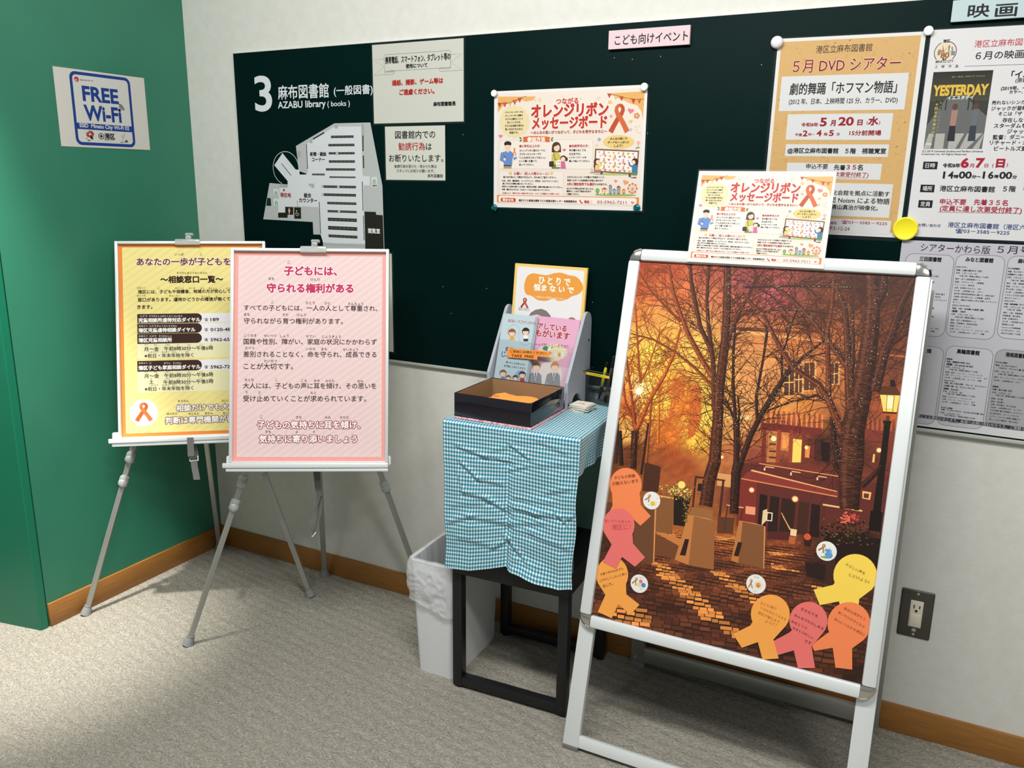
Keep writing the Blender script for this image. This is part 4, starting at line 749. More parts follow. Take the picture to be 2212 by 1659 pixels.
# ------------------------------------------------------------------ the printed street picture
s = Sheet(SP(0, 0, -.0019), se, su, .591, .838, (90, 50, 36), .0005)
S1, S2, S3, S4, S5 = (1280, 540, 3.607), (1620, 540, 3.607), (1300, 940, 3.073), (1180, 980, 2.443), (1540, 1100, 2.967)
ctl = []
def cp(k, rows):
    s.k = k
    for x, y, *c in rows: ctl.append((*s.uv(x, y), c))
cp(S1, [(400, 150, 172, 70, 38), (600, 150, 182, 76, 44), (900, 180, 170, 80, 58), (1200, 250, 160, 76, 76), (1380, 330, 196, 92, 98), (1300, 180, 150, 62, 60), (350, 300, 194, 88, 44), (500, 330, 208, 108, 60), (700, 350, 204, 106, 58), (850, 400, 200, 116, 74), (1150, 450, 196, 104, 74),
 (350, 500, 218, 132, 58), (500, 520, 228, 152, 74), (600, 600, 238, 172, 78), (800, 600, 228, 166, 88), (330, 680, 240, 192, 88), (450, 800, 252, 218, 84), (800, 750, 242, 194, 88), (600, 850, 248, 208, 78), (300, 850, 244, 192, 68), (450, 1000, 255, 228, 92), (600, 1000, 248, 196, 70), (850, 850, 242, 192, 88),
 (360, 1100, 255, 252, 232), (300, 1100, 246, 150, 52), (420, 1150, 255, 214, 80), (520, 1180, 255, 226, 80), (880, 1000, 242, 202, 80), (870, 1300, 252, 216, 88), (700, 1200, 232, 130, 44), (650, 1050, 214, 112, 48), (250, 1200, 228, 122, 48), (280, 1450, 240, 180, 90), (600, 1450, 228, 124, 44), (800, 1480, 242, 192, 70), (600, 1600, 160, 76, 36), (300, 1600, 96, 48, 26),
 (1200, 650, 206, 132, 76), (1250, 900, 228, 152, 86), (1300, 1100, 228, 152, 86), (1200, 1200, 232, 162, 92), (1150, 1400, 222, 152, 86), (1250, 1500, 190, 110, 60), (1400, 1000, 204, 128, 76)])
cp(S2, [(100, 250, 154, 72, 66), (250, 350, 156, 68, 66), (500, 250, 114, 58, 42), (900, 250, 74, 37, 29), (1200, 230, 78, 42, 31), (1200, 500, 98, 52, 36), (500, 550, 116, 64, 40), (1100, 750, 114, 58, 36), (300, 700, 206, 116, 60), (600, 700, 192, 106, 56), (300, 850, 218, 132, 70), (150, 950, 226, 152, 86), (650, 850, 202, 122, 66), (1150, 900, 112, 60, 40), (400, 1250, 216, 132, 60), (300, 1200, 222, 142, 70), (1150, 1250, 190, 90, 45), (300, 1400, 140, 56, 42), (1000, 1350, 150, 75, 45), (250, 1500, 152, 82, 50), (550, 1550, 70, 36, 28), (1000, 1500, 122, 56, 41), (950, 1600, 92, 46, 36)])
cp(S3, [(50, 100, 62, 31, 19), (200, 100, 124, 62, 31), (400, 150, 152, 76, 40), (550, 200, 162, 76, 40), (850, 150, 190, 110, 60), (1000, 100, 150, 70, 50), (1030, 200, 112, 46, 39), (1200, 250, 122, 52, 41), (1400, 300, 122, 50, 39), (1200, 350, 82, 36, 29), (950, 400, 104, 42, 36), (1100, 450, 44, 27, 23), (1300, 500, 64, 34, 27), (1450, 500, 44, 24, 21), (1750, 350, 122, 56, 41), (1900, 300, 104, 46, 36),
 (450, 640, 172, 96, 46), (800, 640, 172, 92, 42), (1200, 720, 132, 66, 39), (1200, 800, 142, 76, 41), (420, 800, 122, 66, 39), (250, 800, 92, 51, 33), (100, 750, 62, 36, 28), (500, 1000, 110, 62, 38), (200, 950, 72, 39, 29), (300, 1100, 77, 41, 29), (600, 1100, 100, 56, 37), (700, 1200, 105, 58, 38), (450, 1150, 72, 39, 29), (800, 950, 108, 60, 40), (700, 880, 84, 47, 34), (1100, 900, 112, 61, 39), (1250, 950, 94, 52, 36), (1350, 1050, 104, 57, 39), (800, 1300, 84, 44, 33), (350, 1250, 84, 47, 31), (600, 1250, 88, 48, 33), (1200, 1400, 64, 34, 27), (1000, 1300, 78, 41, 31), (1500, 1500, 90, 48, 30), (1650, 1600, 54, 30, 23), (1450, 900, 50, 30, 23), (1650, 750, 32, 19, 15), (1780, 850, 72, 41, 31)])
def field(u, v):
    w = 0; a = [0, 0, 0]
    for x, y, c in ctl:
        d = ((u-x)**2+(v-y)**2+2e-5)**-1.6; w += d; a[0] += d*c[0]; a[1] += d*c[1]; a[2] += d*c[2]
    return [t/w for t in a]
NX, NY = 64, 88; g = []; gc = []
random.seed(5)
for j in range(NY+1):
    for i in range(NX+1):
        u, v = -.2955+.591*i/NX, -.419+.838*j/NY; f = random.uniform(.9, 1.08); g.append((u, v)); gc.append(rgb([t*f for t in field(u, v)]))
s.add(g, gc, 1, [(j*(NX+1)+i, j*(NX+1)+i+1, (j+1)*(NX+1)+i+1, (j+1)*(NX+1)+i) for j in range(NY) for i in range(NX)])
BU, BV = .2953, .4188
def cpoly(uvs, col, L):
    q = clip(uvs, -BU, -BV, BU, BV)
    if len(q) > 2: s.add(q, col if isinstance(col, list) and False else rgb(col), L)
def P_(k, pts):
    s.k = k; return [s.uv(*p) for p in pts]
def shape(k, pts, col, L): cpoly(P_(k, pts), col, L)
def seg(a, b, w0, w1, col, L):
    dx, dy = b[0]-a[0], b[1]-a[1]; l = math.hypot(dx, dy) or 1; nx, ny = -dy/l, dx/l
    cpoly([(a[0]+nx*w0, a[1]+ny*w0), (b[0]+nx*w1, b[1]+ny*w1), (b[0]-nx*w1, b[1]-ny*w1), (a[0]-nx*w0, a[1]-ny*w0)], col, L)
branches = []
def limb(k, pts, w0, w1, col, L=6, spawn=True):
    px = 1/k[2]*.00098; q = P_(k, pts); n = len(q)-1
    for i in range(n):
        a = w0+(w1-w0)*i/n; b = w0+(w1-w0)*(i+1)/n; seg(q[i], q[i+1], a*px/2, b*px/2, col, L)
        if i and a < 60: s.uell(q[i][0], q[i][1], a*px/2, a*px/2, col, L, 10) if abs(q[i][0]) < BU-.02 and abs(q[i][1]) < BV-.02 else 0
        # light rim on the bark
        c2 = tuple(min(255, int(t*1.35+10)) for t in col); c3 = tuple(int(t*.62) for t in col); m = lambda p, r, sx: (p[0]+sx*r, p[1])
        if a > 24:
            seg(m(q[i], a*px*.24, -1), m(q[i+1], b*px*.24, -1), a*px*.09, b*px*.09, c2, L+1); seg(m(q[i], a*px*.36, 1), m(q[i+1], b*px*.36, 1), a*px*.13, b*px*.13, c3, L+1)
            ln = math.hypot(q[i+1][0]-q[i][0], q[i+1][1]-q[i][1])
            for _ in range(int(ln/.0011*min(2.2, a/45))):
                f = random.random(); w_ = (a+(b-a)*f)*px; o_ = random.uniform(-.4, .4)*w_; h_ = random.uniform(.06, .2)*w_; r_ = random.uniform(.5, 1.6)
                tx, ty = (q[i+1][0]-q[i][0])/ln, (q[i+1][1]-q[i][1])/ln; nx, ny = (-ty, tx) if ty < 0 else (ty, -tx)
                cx, cy = q[i][0]+tx*ln*f, q[i][1]+ty*ln*f; l0, l1 = max(o_-h_, -w_*.47), min(o_+h_, w_*.47); sl = random.uniform(-.3, .3)*h_
                k_ = 1.15-.5*o_/max(w_, 1e-6); t0 = random.uniform(.0002, .0007)
                seg((cx+nx*l0-tx*sl, cy+ny*l0-ty*sl), (cx+nx*l1+tx*sl, cy+ny*l1+ty*sl), t0, t0, [min(255, t*r_*k_) for t in col], L+2)
    if spawn: branches.append((q, max(w1, 8)*px/2, col))
random.seed(21)
# sunlit hedge of trees far off
for i in range(420):
    x, y = random.gauss(720, 130), random.uniform(1000, 1620); q = P_(S1, [(x, y)])[0]; a = random.uniform(.3, 2.8); l = random.uniform(.006, .02)
    if q[0] < -BU+.02: continue
    seg(q, (q[0]+l*math.cos(a), q[1]+l*math.sin(a)), .0006, .0003, (176+random.randint(-40, 30), 84+random.randint(-20, 20), 34), 3)
shape(S1, [(740, 1480), (760, 1100), (800, 1040), (840, 1060), (850, 1300), (800, 1440)], (206, 104, 44), 2)
# facade: cornice, upper windows, awning, shop front
for p, c in (([(1120, 600), (1400, 610), (1700, 640), (1700, 660), (1400, 640), (1120, 625)], (120, 66, 38)), ([(1120, 630), (1420, 645), (1420, 655), (1120, 645)], (240, 180, 110)), ([(1120, 780), (1440, 790), (1440, 796), (1120, 788)], (170, 104, 60)), ([(1040, 1280), (1240, 1290), (1240, 1325), (1040, 1310)], (246, 196, 120)), ([(1040, 1180), (1280, 1200), (1280, 1206), (1040, 1188)], (150, 88, 50))): shape(S1, p, c, 3)
for p, c in (([(0, 640), (560, 700), (560, 716), (0, 660)], (240, 160, 90)), ([(0, 720), (620, 770), (620, 776), (0, 728)], (140, 76, 40)), ([(800, 780), (1240, 830), (1240, 842), (800, 792)], (190, 100, 56)), ([(800, 860), (1200, 900), (1200, 906), (800, 868)], (90, 46, 30))): shape(S2, p, c, 3)
for x0, y0, x1, y1 in ((270, 930, 345, 1130), (355, 905, 408, 1110), (425, 880, 505, 1090), (628, 885, 690, 1040)):
    shape(S2, [(x0-14, y0-10), (x1+14, y0-14), (x1+10, y1+10), (x0-16, y1+14)], (232, 166, 92), 3); shape(S2, [(x0, y0), (x1, y0-4), (x1-4, y1), (x0-4, y1+4)], (92, 56, 40), 4)
    shape(S2, [(x0, (y0+y1)/2), (x1, (y0+y1)/2-4), (x1, (y0+y1)/2+4), (x0, (y0+y1)/2+8)], (240, 184, 110), 5); shape(S2, [((x0+x1)/2-3, y0), ((x0+x1)/2+3, y0), ((x0+x1)/2+1, y1), ((x0+x1)/2-5, y1)], (240, 184, 110), 5)
for i in range(24):
    x = 100+i*20; shape(S2, [(x, 1245+i*1.5), (x+11, 1246+i*1.5), (x+7, 1345+i*2), (x-5, 1342+i*2)], (226, 136, 70) if i % 2 else (160, 74, 48), 4)
for i in range(14):
    x = 900+i*18; shape(S2, [(x, 1310+i), (x+9, 1311+i), (x+6, 1400+i*1.4), (x-4, 1398+i*1.4)], (180, 92, 54) if i % 2 else (120, 58, 40), 4)
shape(S2, [(90, 1345), (560, 1392), (560, 1440), (95, 1400)], (116, 42, 38), 4); shape(S2, [(900, 1395), (1130, 1420), (1125, 1500), (890, 1480)], (124, 54, 42), 4)
for x, c in ((100, (120, 44, 38)), (215, (150, 66, 44)), (312, (150, 66, 44)), (410, (120, 48, 38)), (480, (110, 44, 36))): shape(S2, [(x, 1400), (x+28, 1404), (x+16, 1660), (x-14, 1660)], c, 5)
for p, c in (([(145, 1410), (215, 1415), (200, 1655), (128, 1655)], (190, 116, 64)), ([(335, 1470), (410, 1480), (400, 1655), (322, 1655)], (248, 208, 96)), ([(245, 1420), (310, 1425), (300, 1570), (238, 1560)], (206, 120, 60)), ([(255, 1440), (300, 1444), (294, 1550), (250, 1545)], (236, 150, 80)), ([(432, 1520), (470, 1524), (462, 1620), (424, 1616)], (226, 140, 70)), ([(550, 1490), (625, 1500), (620, 1655), (560, 1640)], (34, 20, 18)), ([(960, 1590), (975, 1591), (970, 1655), (952, 1655)], (240, 180, 90)), ([(1090, 1480), (1120, 1486), (1110, 1655), (1075, 1655)], (124, 48, 36))): shape(S2, p, c, 4)
for x, y, r in ((1003, 1562, 18), (185, 1470, 22), (440, 1540, 14)): q = P_(S2, [(x, y)])[0]; s.uell(q[0], q[1], r*.00027, r*.00027, (255, 226, 160), 6, 16)
for y in (1450, 1505, 1560, 1610): shape(S2, [(150, y), (205, y+4), (200, y+16), (148, y+12)], (80, 44, 30), 5)
# cafe entrance
for p, c, L in (([(925, 180), (1900, 330), (1900, 640), (900, 640)], (96, 42, 36), 2), ([(1000, 230), (1570, 385), (1565, 412), (930, 290), (960, 250)], (134, 54, 44), 4), ([(995, 228), (1562, 372), (1562, 378), (990, 238)], (244, 170, 110), 5), ([(925, 284), (1562, 404), (1562, 412), (925, 292)], (220, 130, 84), 5), ([(1045, 185), (1580, 272), (1580, 278), (1045, 191)], (230, 150, 96), 5), ([(920, 290), (1030, 312), (1020, 600), (890, 600)], (124, 46, 38), 3), ([(955, 470), (1020, 478), (1018, 530), (953, 522)], (232, 150, 110), 5),
 ([(1050, 390), (1100, 400), (1088, 600), (1035, 600)], (36, 22, 20), 4), ([(1118, 402), (1180, 412), (1165, 640), (1100, 640)], (44, 26, 22), 4), ([(1195, 415), (1290, 430), (1270, 640), (1175, 640)], (52, 30, 24), 4), ([(1310, 440), (1380, 450), (1360, 660), (1290, 655)], (66, 38, 28), 4), ([(1392, 455), (1450, 465), (1440, 680), (1376, 670)], (40, 22, 20), 4), ([(1100, 600), (1290, 640), (1285, 700), (1095, 690)], (84, 36, 32), 4), ([(1190, 515), (1196, 515), (1252, 625), (1246, 628)], (220, 170, 100), 6), ([(1200, 540), (1206, 540), (1258, 630), (1252, 632)], (220, 170, 100), 6),
 ([(1070, 500), (1098, 490), (1100, 560), (1060, 600)], (226, 196, 150), 6), ([(1096, 510), (1135, 515), (1130, 572), (1092, 568)], (240, 220, 180), 6), ([(1101, 517), (1128, 521), (1124, 566), (1098, 562)], (40, 26, 22), 7), ([(1255, 620), (1296, 628), (1290, 672), (1250, 665)], (236, 200, 150), 6), ([(1245, 670), (1290, 676), (1280, 725), (1238, 718)], (180, 96, 50), 6), ([(1468, 455), (1730, 498), (1728, 508), (1466, 466)], (230, 190, 120), 5), ([(1465, 460), (1485, 464), (1470, 760), (1448, 760)], (84, 44, 32), 4), ([(1730, 370), (1790, 380), (1780, 430), (1730, 420)], (244, 180, 110), 4), ([(1740, 385), (1775, 390), (1770, 420), (1738, 415)], (90, 50, 36), 5)): shape(S3, p, c, L)
for i in range(3): x = 1085+i*175; shape(S3, [(x, 205+i*32), (x+60, 214+i*32), (x+60, 220+i*32), (x, 212+i*32)], (240, 180, 130), 6); shape(S3, [(x-8, 215+i*32), (x+2, 216+i*32), (x, 236+i*32), (x-10, 234+i*32)], (250, 200, 150), 6)
for x, y, r in ((995, 364, 15), (1283, 424, 17), (1840, 100, 13), (798, 146, 11)): q = P_(S3, [(x, y)])[0]; s.uell(q[0], q[1], r*.00042, r*.00042, (214, 120, 66), 6, 16); s.uell(q[0], q[1], r*.0003, r*.0003, (255, 228, 170), 7, 16)
q = P_(S3, [(1365, 675)])[0]; s.uell(q[0], q[1], .007, .007, (206, 84, 52), 6)
shape(S3, [(1340, 680), (1395, 690), (1388, 740), (1345, 735)], (50, 28, 24), 5)
# cobbled ground
def inside(p, poly):
    c = False; n = len(poly)
    for i in range(n):
        x1, y1 = poly[i]; x2, y2 = poly[i-1]
        if (y1 > p[1]) != (y2 > p[1]) and p[0] < (x2-x1)*(p[1]-y1)/(y2-y1)+x1: c = not c
    return c
streaks = [P_(S3, z) for z in ([(335, 845), (430, 860), (600, 1010), (760, 1150), (960, 1340), (850, 1345), (640, 1180), (500, 1040), (390, 940)], [(715, 900), (810, 905), (960, 1020), (1090, 1110), (1000, 1120), (860, 1020)], [(360, 640), (520, 660), (600, 700), (470, 690)], [(760, 660), (900, 680), (860, 720), (760, 690)], [(1090, 760), (1290, 800), (1280, 815), (1090, 785)], [(1120, 850), (1330, 905), (1310, 925), (1130, 880)], [(1370, 1000), (1530, 1010), (1480, 1060)], [(20, 1150), (230, 1120), (330, 1180), (350, 1290), (200, 1260), (0, 1210)])]
y = 640; rowh = 7; r = 0
while y < 1680:
    w = rowh*2.3; x = -320-random.uniform(0, w)
    while x < 2000:
        yy = y+(x-900)*.145*min(1, (y-560)/500)+8*math.sin(x*.012+r); ww = w*random.uniform(.7, 1.3)
        pts = [(x+rowh*.12, yy+rowh*.1), (x+ww-rowh*.12, yy+rowh*.1+ww*.1), (x+ww-rowh*.1, yy+rowh*.9+ww*.1), (x+rowh*.1, yy+rowh*.88)]
        if 618 < yy:
            q = P_(S3, pts); c = ((q[0][0]+q[2][0])/2, (q[0][1]+q[2][1])/2)
            if abs(c[0]) < BU+.01 and -BV-.01 < c[1] and not (yy < 700 and 1090 < x):
                f = field(*c); lit = any(inside(c, z) for z in streaks); k = random.uniform(.8, 1.22)
                col = [t*k for t in ((214, 134, 66) if lit else (f[0]*1.08, f[1]*1.05, f[2]))]
                cpoly(q, col, 4)
        x += ww
    # joints under the stones
    y += rowh; rowh *= 1.034; r += 1
yb = [(-320, 650), (2000, 870), (2000, 1900), (-320, 1900)]
q = clip(P_(S3, yb), -BU, -BV, BU, BV)
for j in range(10):
    f0, f1 = .05+j*.1, .15+j*.1
    qq = P_(S3, [(-320, 560+110*j), (2000, 820+110*j), (2000, 935+110*j), (-320, 675+110*j)]); cpoly(qq, [max(26, 66-3*j), 34, 24], 3)
# low wall, bollards, planters
def sh3(*z):
    for p, c, L in z: shape(S3, p, c, L)
sh3(([(345, 650), (520, 735), (500, 830), (345, 790)], (112, 66, 40), 5), ([(345, 640), (400, 645), (560, 700), (520, 740)], (196, 120, 62), 5),
 ([(360, 395), (478, 415), (468, 658), (355, 640)], (132, 84, 48), 6), ([(360, 395), (478, 415), (478, 424), (360, 404)], (226, 160, 96), 7),
 ([(210, 470), (362, 486), (348, 850), (210, 842)], (104, 66, 42), 7), ([(352, 486), (362, 488), (348, 850), (340, 850)], (214, 140, 80), 8), ([(20, 440), (110, 452), (100, 620), (10, 610)], (96, 60, 40), 6),
 ([(600, 470), (740, 498), (738, 572), (585, 548)], (150, 98, 56), 6), ([(612, 535), (752, 570), (743, 893), (576, 862)], (150, 94, 54), 8), ([(574, 528), (612, 535), (576, 862), (484, 826)], (190, 122, 66), 8), ([(574, 528), (700, 552), (752, 570), (612, 537)], (206, 140, 80), 9), ([(553, 688), (580, 692), (556, 800), (518, 796)], (48, 28, 20), 9),
 ([(935, 572), (1086, 606), (1078, 886), (905, 850)], (128, 80, 48), 8), ([(912, 566), (936, 572), (906, 850), (858, 832)], (184, 116, 62), 8), ([(912, 566), (1020, 585), (1086, 606), (936, 574)], (200, 134, 78), 9), ([(905, 708), (932, 714), (908, 806), (876, 800)], (48, 28, 20), 9), ([(1078, 606), (1086, 607), (1078, 886), (1072, 884)], (220, 150, 90), 9),
 ([(480, 400), (590, 420), (548, 605), (475, 595)], (36, 24, 18), 6), ([(770, 540), (880, 550), (870, 655), (765, 650)], (92, 54, 36), 6),
 ([(620, 270), (820, 296), (818, 306), (618, 282)], (70, 38, 28), 7), ([(618, 280), (630, 282), (610, 480), (598, 478)], (70, 38, 28), 7), ([(800, 300), (815, 302), (790, 540), (774, 538)], (70, 38, 28), 7), ([(770, 250), (882, 266), (875, 350), (765, 335)], (214, 150, 90), 5), ([(830, 460), (942, 478), (940, 486), (828, 468)], (230, 170, 100), 7), ([(832, 466), (840, 467), (815, 640), (806, 640)], (84, 46, 32), 7), ([(930, 484), (940, 486), (915, 650), (905, 648)], (84, 46, 32), 7),
 ([(285, 178), (392, 210), (375, 380), (270, 370)], (74, 40, 26), 4), ([(640, 320), (670, 324), (662, 372), (634, 368)], (28, 30, 40), 6),
 ([(1485, 640), (1860, 690), (1830, 900), (1490, 960)], (34, 21, 17), 6), ([(1350, 845), (1490, 860), (1470, 965), (1362, 935)], (40, 26, 22), 7), ([(1490, 740), (1560, 760), (1530, 1000), (1484, 985)], (62, 36, 26), 7))
for i in range(260):
    x, y = random.gauss(1650, 95), random.gauss(640, 50); q = P_(S3, [(x, y)])[0]
    if abs(q[0]) < BU-.006: s.uell(q[0], q[1], random.uniform(.001, .003), random.uniform(.001, .0022), random.choice([(54, 40, 22), (34, 24, 15), (84, 62, 34), (112, 84, 44), (26, 18, 13)]), 8, 6)
for i in range(60):
    q = P_(S3, [(random.gauss(1640, 24), random.gauss(550, 18))])[0]; s.uell(q[0], q[1], .0022, .0018, random.choice([(206, 80, 66), (170, 52, 48), (226, 110, 84)]), 9, 6)
for i in range(150):
    q = P_(S3, [(random.gauss(500, 50), random.gauss(375, 24))])[0]; s.uell(q[0], q[1], random.uniform(.001, .0026), .0014, random.choice([(214, 190, 96), (140, 116, 48), (92, 74, 32), (244, 226, 150)]), 8, 6)
q = P_(S3, [(530, 330)])[0]; s.uell(q[0], q[1], .0085, .0085, (252, 216, 110), 9, 20)
for i in range(90):
    q = P_(S3, [(random.gauss(560, 12), random.uniform(400, 580))])[0]; s.uell(q[0], q[1], .0014, .0012, random.choice([(170, 140, 70), (90, 70, 36)]), 8, 6)
s.uline([P_(S3, [(750+i*15, 668+26*math.sin(i/9*3.14))])[0] for i in range(10)], (206, 150, 90), .0012, 8)
# trees
TK, TK2, TK3 = (74, 38, 24), (122, 58, 30), (52, 28, 20)
limb(S1, [(951, 1665), (962, 1500), (975, 1350), (985, 1100), (1010, 900), (1035, 700), (1045, 500), (1050, 300), (1052, 100)], 100, 56, TK, 7)
limb(S1, [(950, 1250), (945, 1000), (938, 850), (905, 600), (890, 400), (905, 120)], 48, 24, TK, 6)
limb(S1, [(925, 780), (840, 600), (800, 400), (770, 250), (760, 100)], 40, 28, TK, 6); limb(S1, [(935, 985), (850, 850), (740, 640), (680, 480), (630, 330), (595, 120)], 48, 22, TK2, 6)
limb(S1, [(690, 560), (560, 430), (450, 310), (360, 160)], 24, 12, TK2, 6); limb(S1, [(930, 1060), (800, 920), (640, 790), (480, 700), (300, 650)], 30, 10, TK2, 6)
limb(S1, [(1080, 640), (1150, 480), (1230, 330), (1330, 160)], 34, 12, TK, 6); limb(S1, [(1050, 780), (1090, 600), (1200, 380), (1290, 200)], 30, 16, TK, 6)
limb(S1, [(315, 1660), (330, 1500), (345, 1390)], 56, 46, (96, 44, 22), 6); limb(S1, [(345, 1400), (440, 1180), (560, 980), (640, 800), (690, 600)], 42, 16, (160, 72, 32), 6)
limb(S1, [(338, 1400), (318, 1250), (292, 1050), (265, 830)], 32, 18, (140, 60, 28), 6); limb(S1, [(345, 1380), (260, 1200), (235, 950)], 26, 12, (140, 60, 28), 6); limb(S1, [(375, 1040), (350, 700), (335, 420)], 20, 12, (150, 70, 32), 6); limb(S1, [(375, 1030), (430, 920), (480, 780), (525, 640)], 16, 8, (150, 70, 32), 6)
limb(S1, [(420, 1660), (450, 1300), (470, 1100)], 26, 14, (140, 66, 30), 5); limb(S1, [(510, 1500), (520, 1200), (540, 980)], 26, 12, (200, 100, 40), 4); limb(S1, [(480, 1560), (580, 1380), (650, 1160)], 24, 10, (200, 100, 40), 4); limb(S1, [(180, 1660), (195, 1400), (200, 1300)], 34, 16, (60, 32, 20), 6)
limb(S1, [(1120, 1660), (1125, 1500), (1120, 1320)], 48, 52, TK3, 7); limb(S1, [(1115, 1340), (1095, 1050), (1098, 800), (1112, 600)], 30, 18, TK3, 7); limb(S1, [(1100, 1310), (1070, 1230), (1035, 1160)], 24, 14, TK3, 7); limb(S1, [(1140, 1330), (1145, 1250), (1130, 1130)], 20, 12, TK3, 7)
limb(S1, [(1155, 1660), (1230, 1450), (1310, 1290), (1443, 1070)], 44, 42, TK3, 7); limb(S1, [(1285, 1340), (1275, 1150), (1330, 850), (1375, 560)], 28, 16, TK3, 7)
limb(S2, [(210, 1090), (260, 1000), (340, 910), (420, 830), (600, 690)], 44, 16, TK3, 7); limb(S2, [(250, 1000), (250, 830), (330, 560), (380, 440)], 20, 10, TK3, 6)
limb(S2, [(785, 1670), (800, 1400), (860, 1150), (905, 900), (940, 650), (960, 400), (945, 180)], 190, 84, (70, 38, 26), 8); limb(S2, [(955, 460), (1035, 320), (1050, 180)], 80, 50, (62, 33, 24), 8); limb(S2, [(970, 1100), (1040, 820), (1110, 640), (1170, 450), (1240, 300), (1300, 190)], 84, 26, (68, 36, 26), 8); limb(S2, [(1110, 640), (1200, 540), (1290, 420)], 36, 22, (60, 32, 23), 8); limb(S2, [(1010, 790), (1110, 730), (1240, 640)], 34, 16, (60, 32, 23), 8)
limb(S2, [(785, 1240), (770, 1000), (760, 700), (740, 450), (650, 230)], 74, 26, (78, 42, 28), 8); limb(S2, [(790, 1050), (805, 750), (795, 450), (830, 230)], 34, 18, (70, 38, 26), 8); limb(S2, [(720, 1430), (620, 1180), (540, 1050), (340, 920), (220, 730), (100, 500), (-30, 370)], 62, 22, (92, 46, 28), 8)
limb(S2, [(610, 1150), (612, 950), (600, 650), (640, 450), (655, 230)], 46, 24, (92, 46, 28), 7); limb(S2, [(750, 900), (590, 680), (450, 500), (280, 340), (100, 210)], 44, 20, (84, 44, 28), 7); limb(S2, [(-40, 290), (400, 280), (800, 290), (910, 345)], 14, 18, (56, 32, 26), 7); limb(S2, [(0, 510), (200, 470), (400, 460), (620, 500)], 10, 8, (60, 32, 24), 7)
limb(S2, [(610, 1180), (520, 1130), (430, 1160), (330, 1180), (140, 1250)], 22, 14, TK3, 7); limb(S2, [(640, 1300), (660, 1500), (690, 1660)], 36, 44, (48, 26, 20), 8)
limb(S3, [(1545, 180), (1570, 235), (1600, 270)], 36, 30, (46, 26, 20), 8, False); limb(S3, [(1652, 180), (1645, 300), (1643, 490)], 158, 118, (66, 36, 25), 8, False); limb(S3, [(1725, 340), (1800, 270), (1860, 200)], 36, 26, (52, 28, 22), 8, False)
limb(S3, [(748, 180), (712, 300), (690, 470)], 86, 92, (70, 37, 24), 7, False); limb(S3, [(910, 180), (892, 240), (884, 380), (878, 520)], 70, 58, (50, 28, 20), 7, False); limb(S3, [(120, -30), (130, 200)], 30, 34, (40, 24, 18), 7, False); limb(S3, [(215, -30), (210, 220)], 42, 46, (48, 28, 20), 7, False); limb(S3, [(310, -80), (262, 260)], 14, 18, (44, 30, 24), 7, False)
random.seed(9)
def twig(p, a, l, w, col, d):
    for i in range(3):
        a += random.uniform(-.35, .35); q = (p[0]+l/3*math.cos(a), p[1]+l/3*math.sin(a)); seg(p, q, w, w*.85, col, 5); p = q; w *= .85
        if d > 0 and random.random() < .85: twig(p, a+random.choice((-1, 1))*random.uniform(.4, 1.0), l*.62, w*.75, col, d-1)
for q, w, col in branches:
    for i in range(len(q)-1):
        L_ = math.hypot(q[i+1][0]-q[i][0], q[i+1][1]-q[i][1])
        for j in range(int(L_/.011)+1):
            f = random.random(); p = (q[i][0]+(q[i+1][0]-q[i][0])*f, q[i][1]+(q[i+1][1]-q[i][1])*f)
            if p[1] < -.04: continue
            a = math.atan2(q[i+1][1]-q[i][1], q[i+1][0]-q[i][0])+random.choice((-1, 1))*random.uniform(.4, 1.1)
            twig(p, a, random.uniform(.03, .075), random.uniform(.0006, .0011), col, 2 if random.random() < .5 else 1)
for q, w, col in branches:
    for i in range(len(q)-1):
        if q[i][0] < -.12 or random.random() < .35: continue
        n = int(math.hypot(q[i+1][0]-q[i][0], q[i+1][1]-q[i][1])/.0035)
        for j in range(n):
            f = random.random(); p = (q[i][0]+(q[i+1][0]-q[i][0])*f+.003+random.gauss(0, .0035), q[i][1]+(q[i+1][1]-q[i][1])*f)
            if abs(p[0]) < BU-.003 and abs(p[1]) < BV-.003: r_ = random.uniform(.0003, .0007); s.uell(p[0], p[1], r_, r_, random.choice([(255, 226, 170), (240, 180, 110), (255, 244, 210)]), 10, 6)
# grain of the printed photograph: small flecks a little lighter or darker than what they lie on
for i in range(4200):
    u, v = random.uniform(-.29, .29), random.uniform(-.15, .40)
    f = field(u, v); k = random.choice((.62, .75, 1.2, 1.35)); a = random.uniform(-.5, .5) if u > -.02 else random.uniform(0, 3.1); l = random.uniform(.0012, .0045)
    seg((u, v), (u+l*math.cos(a), v+l*math.sin(a)), .0004, .0002, [min(255, t*k) for t in f], 2)
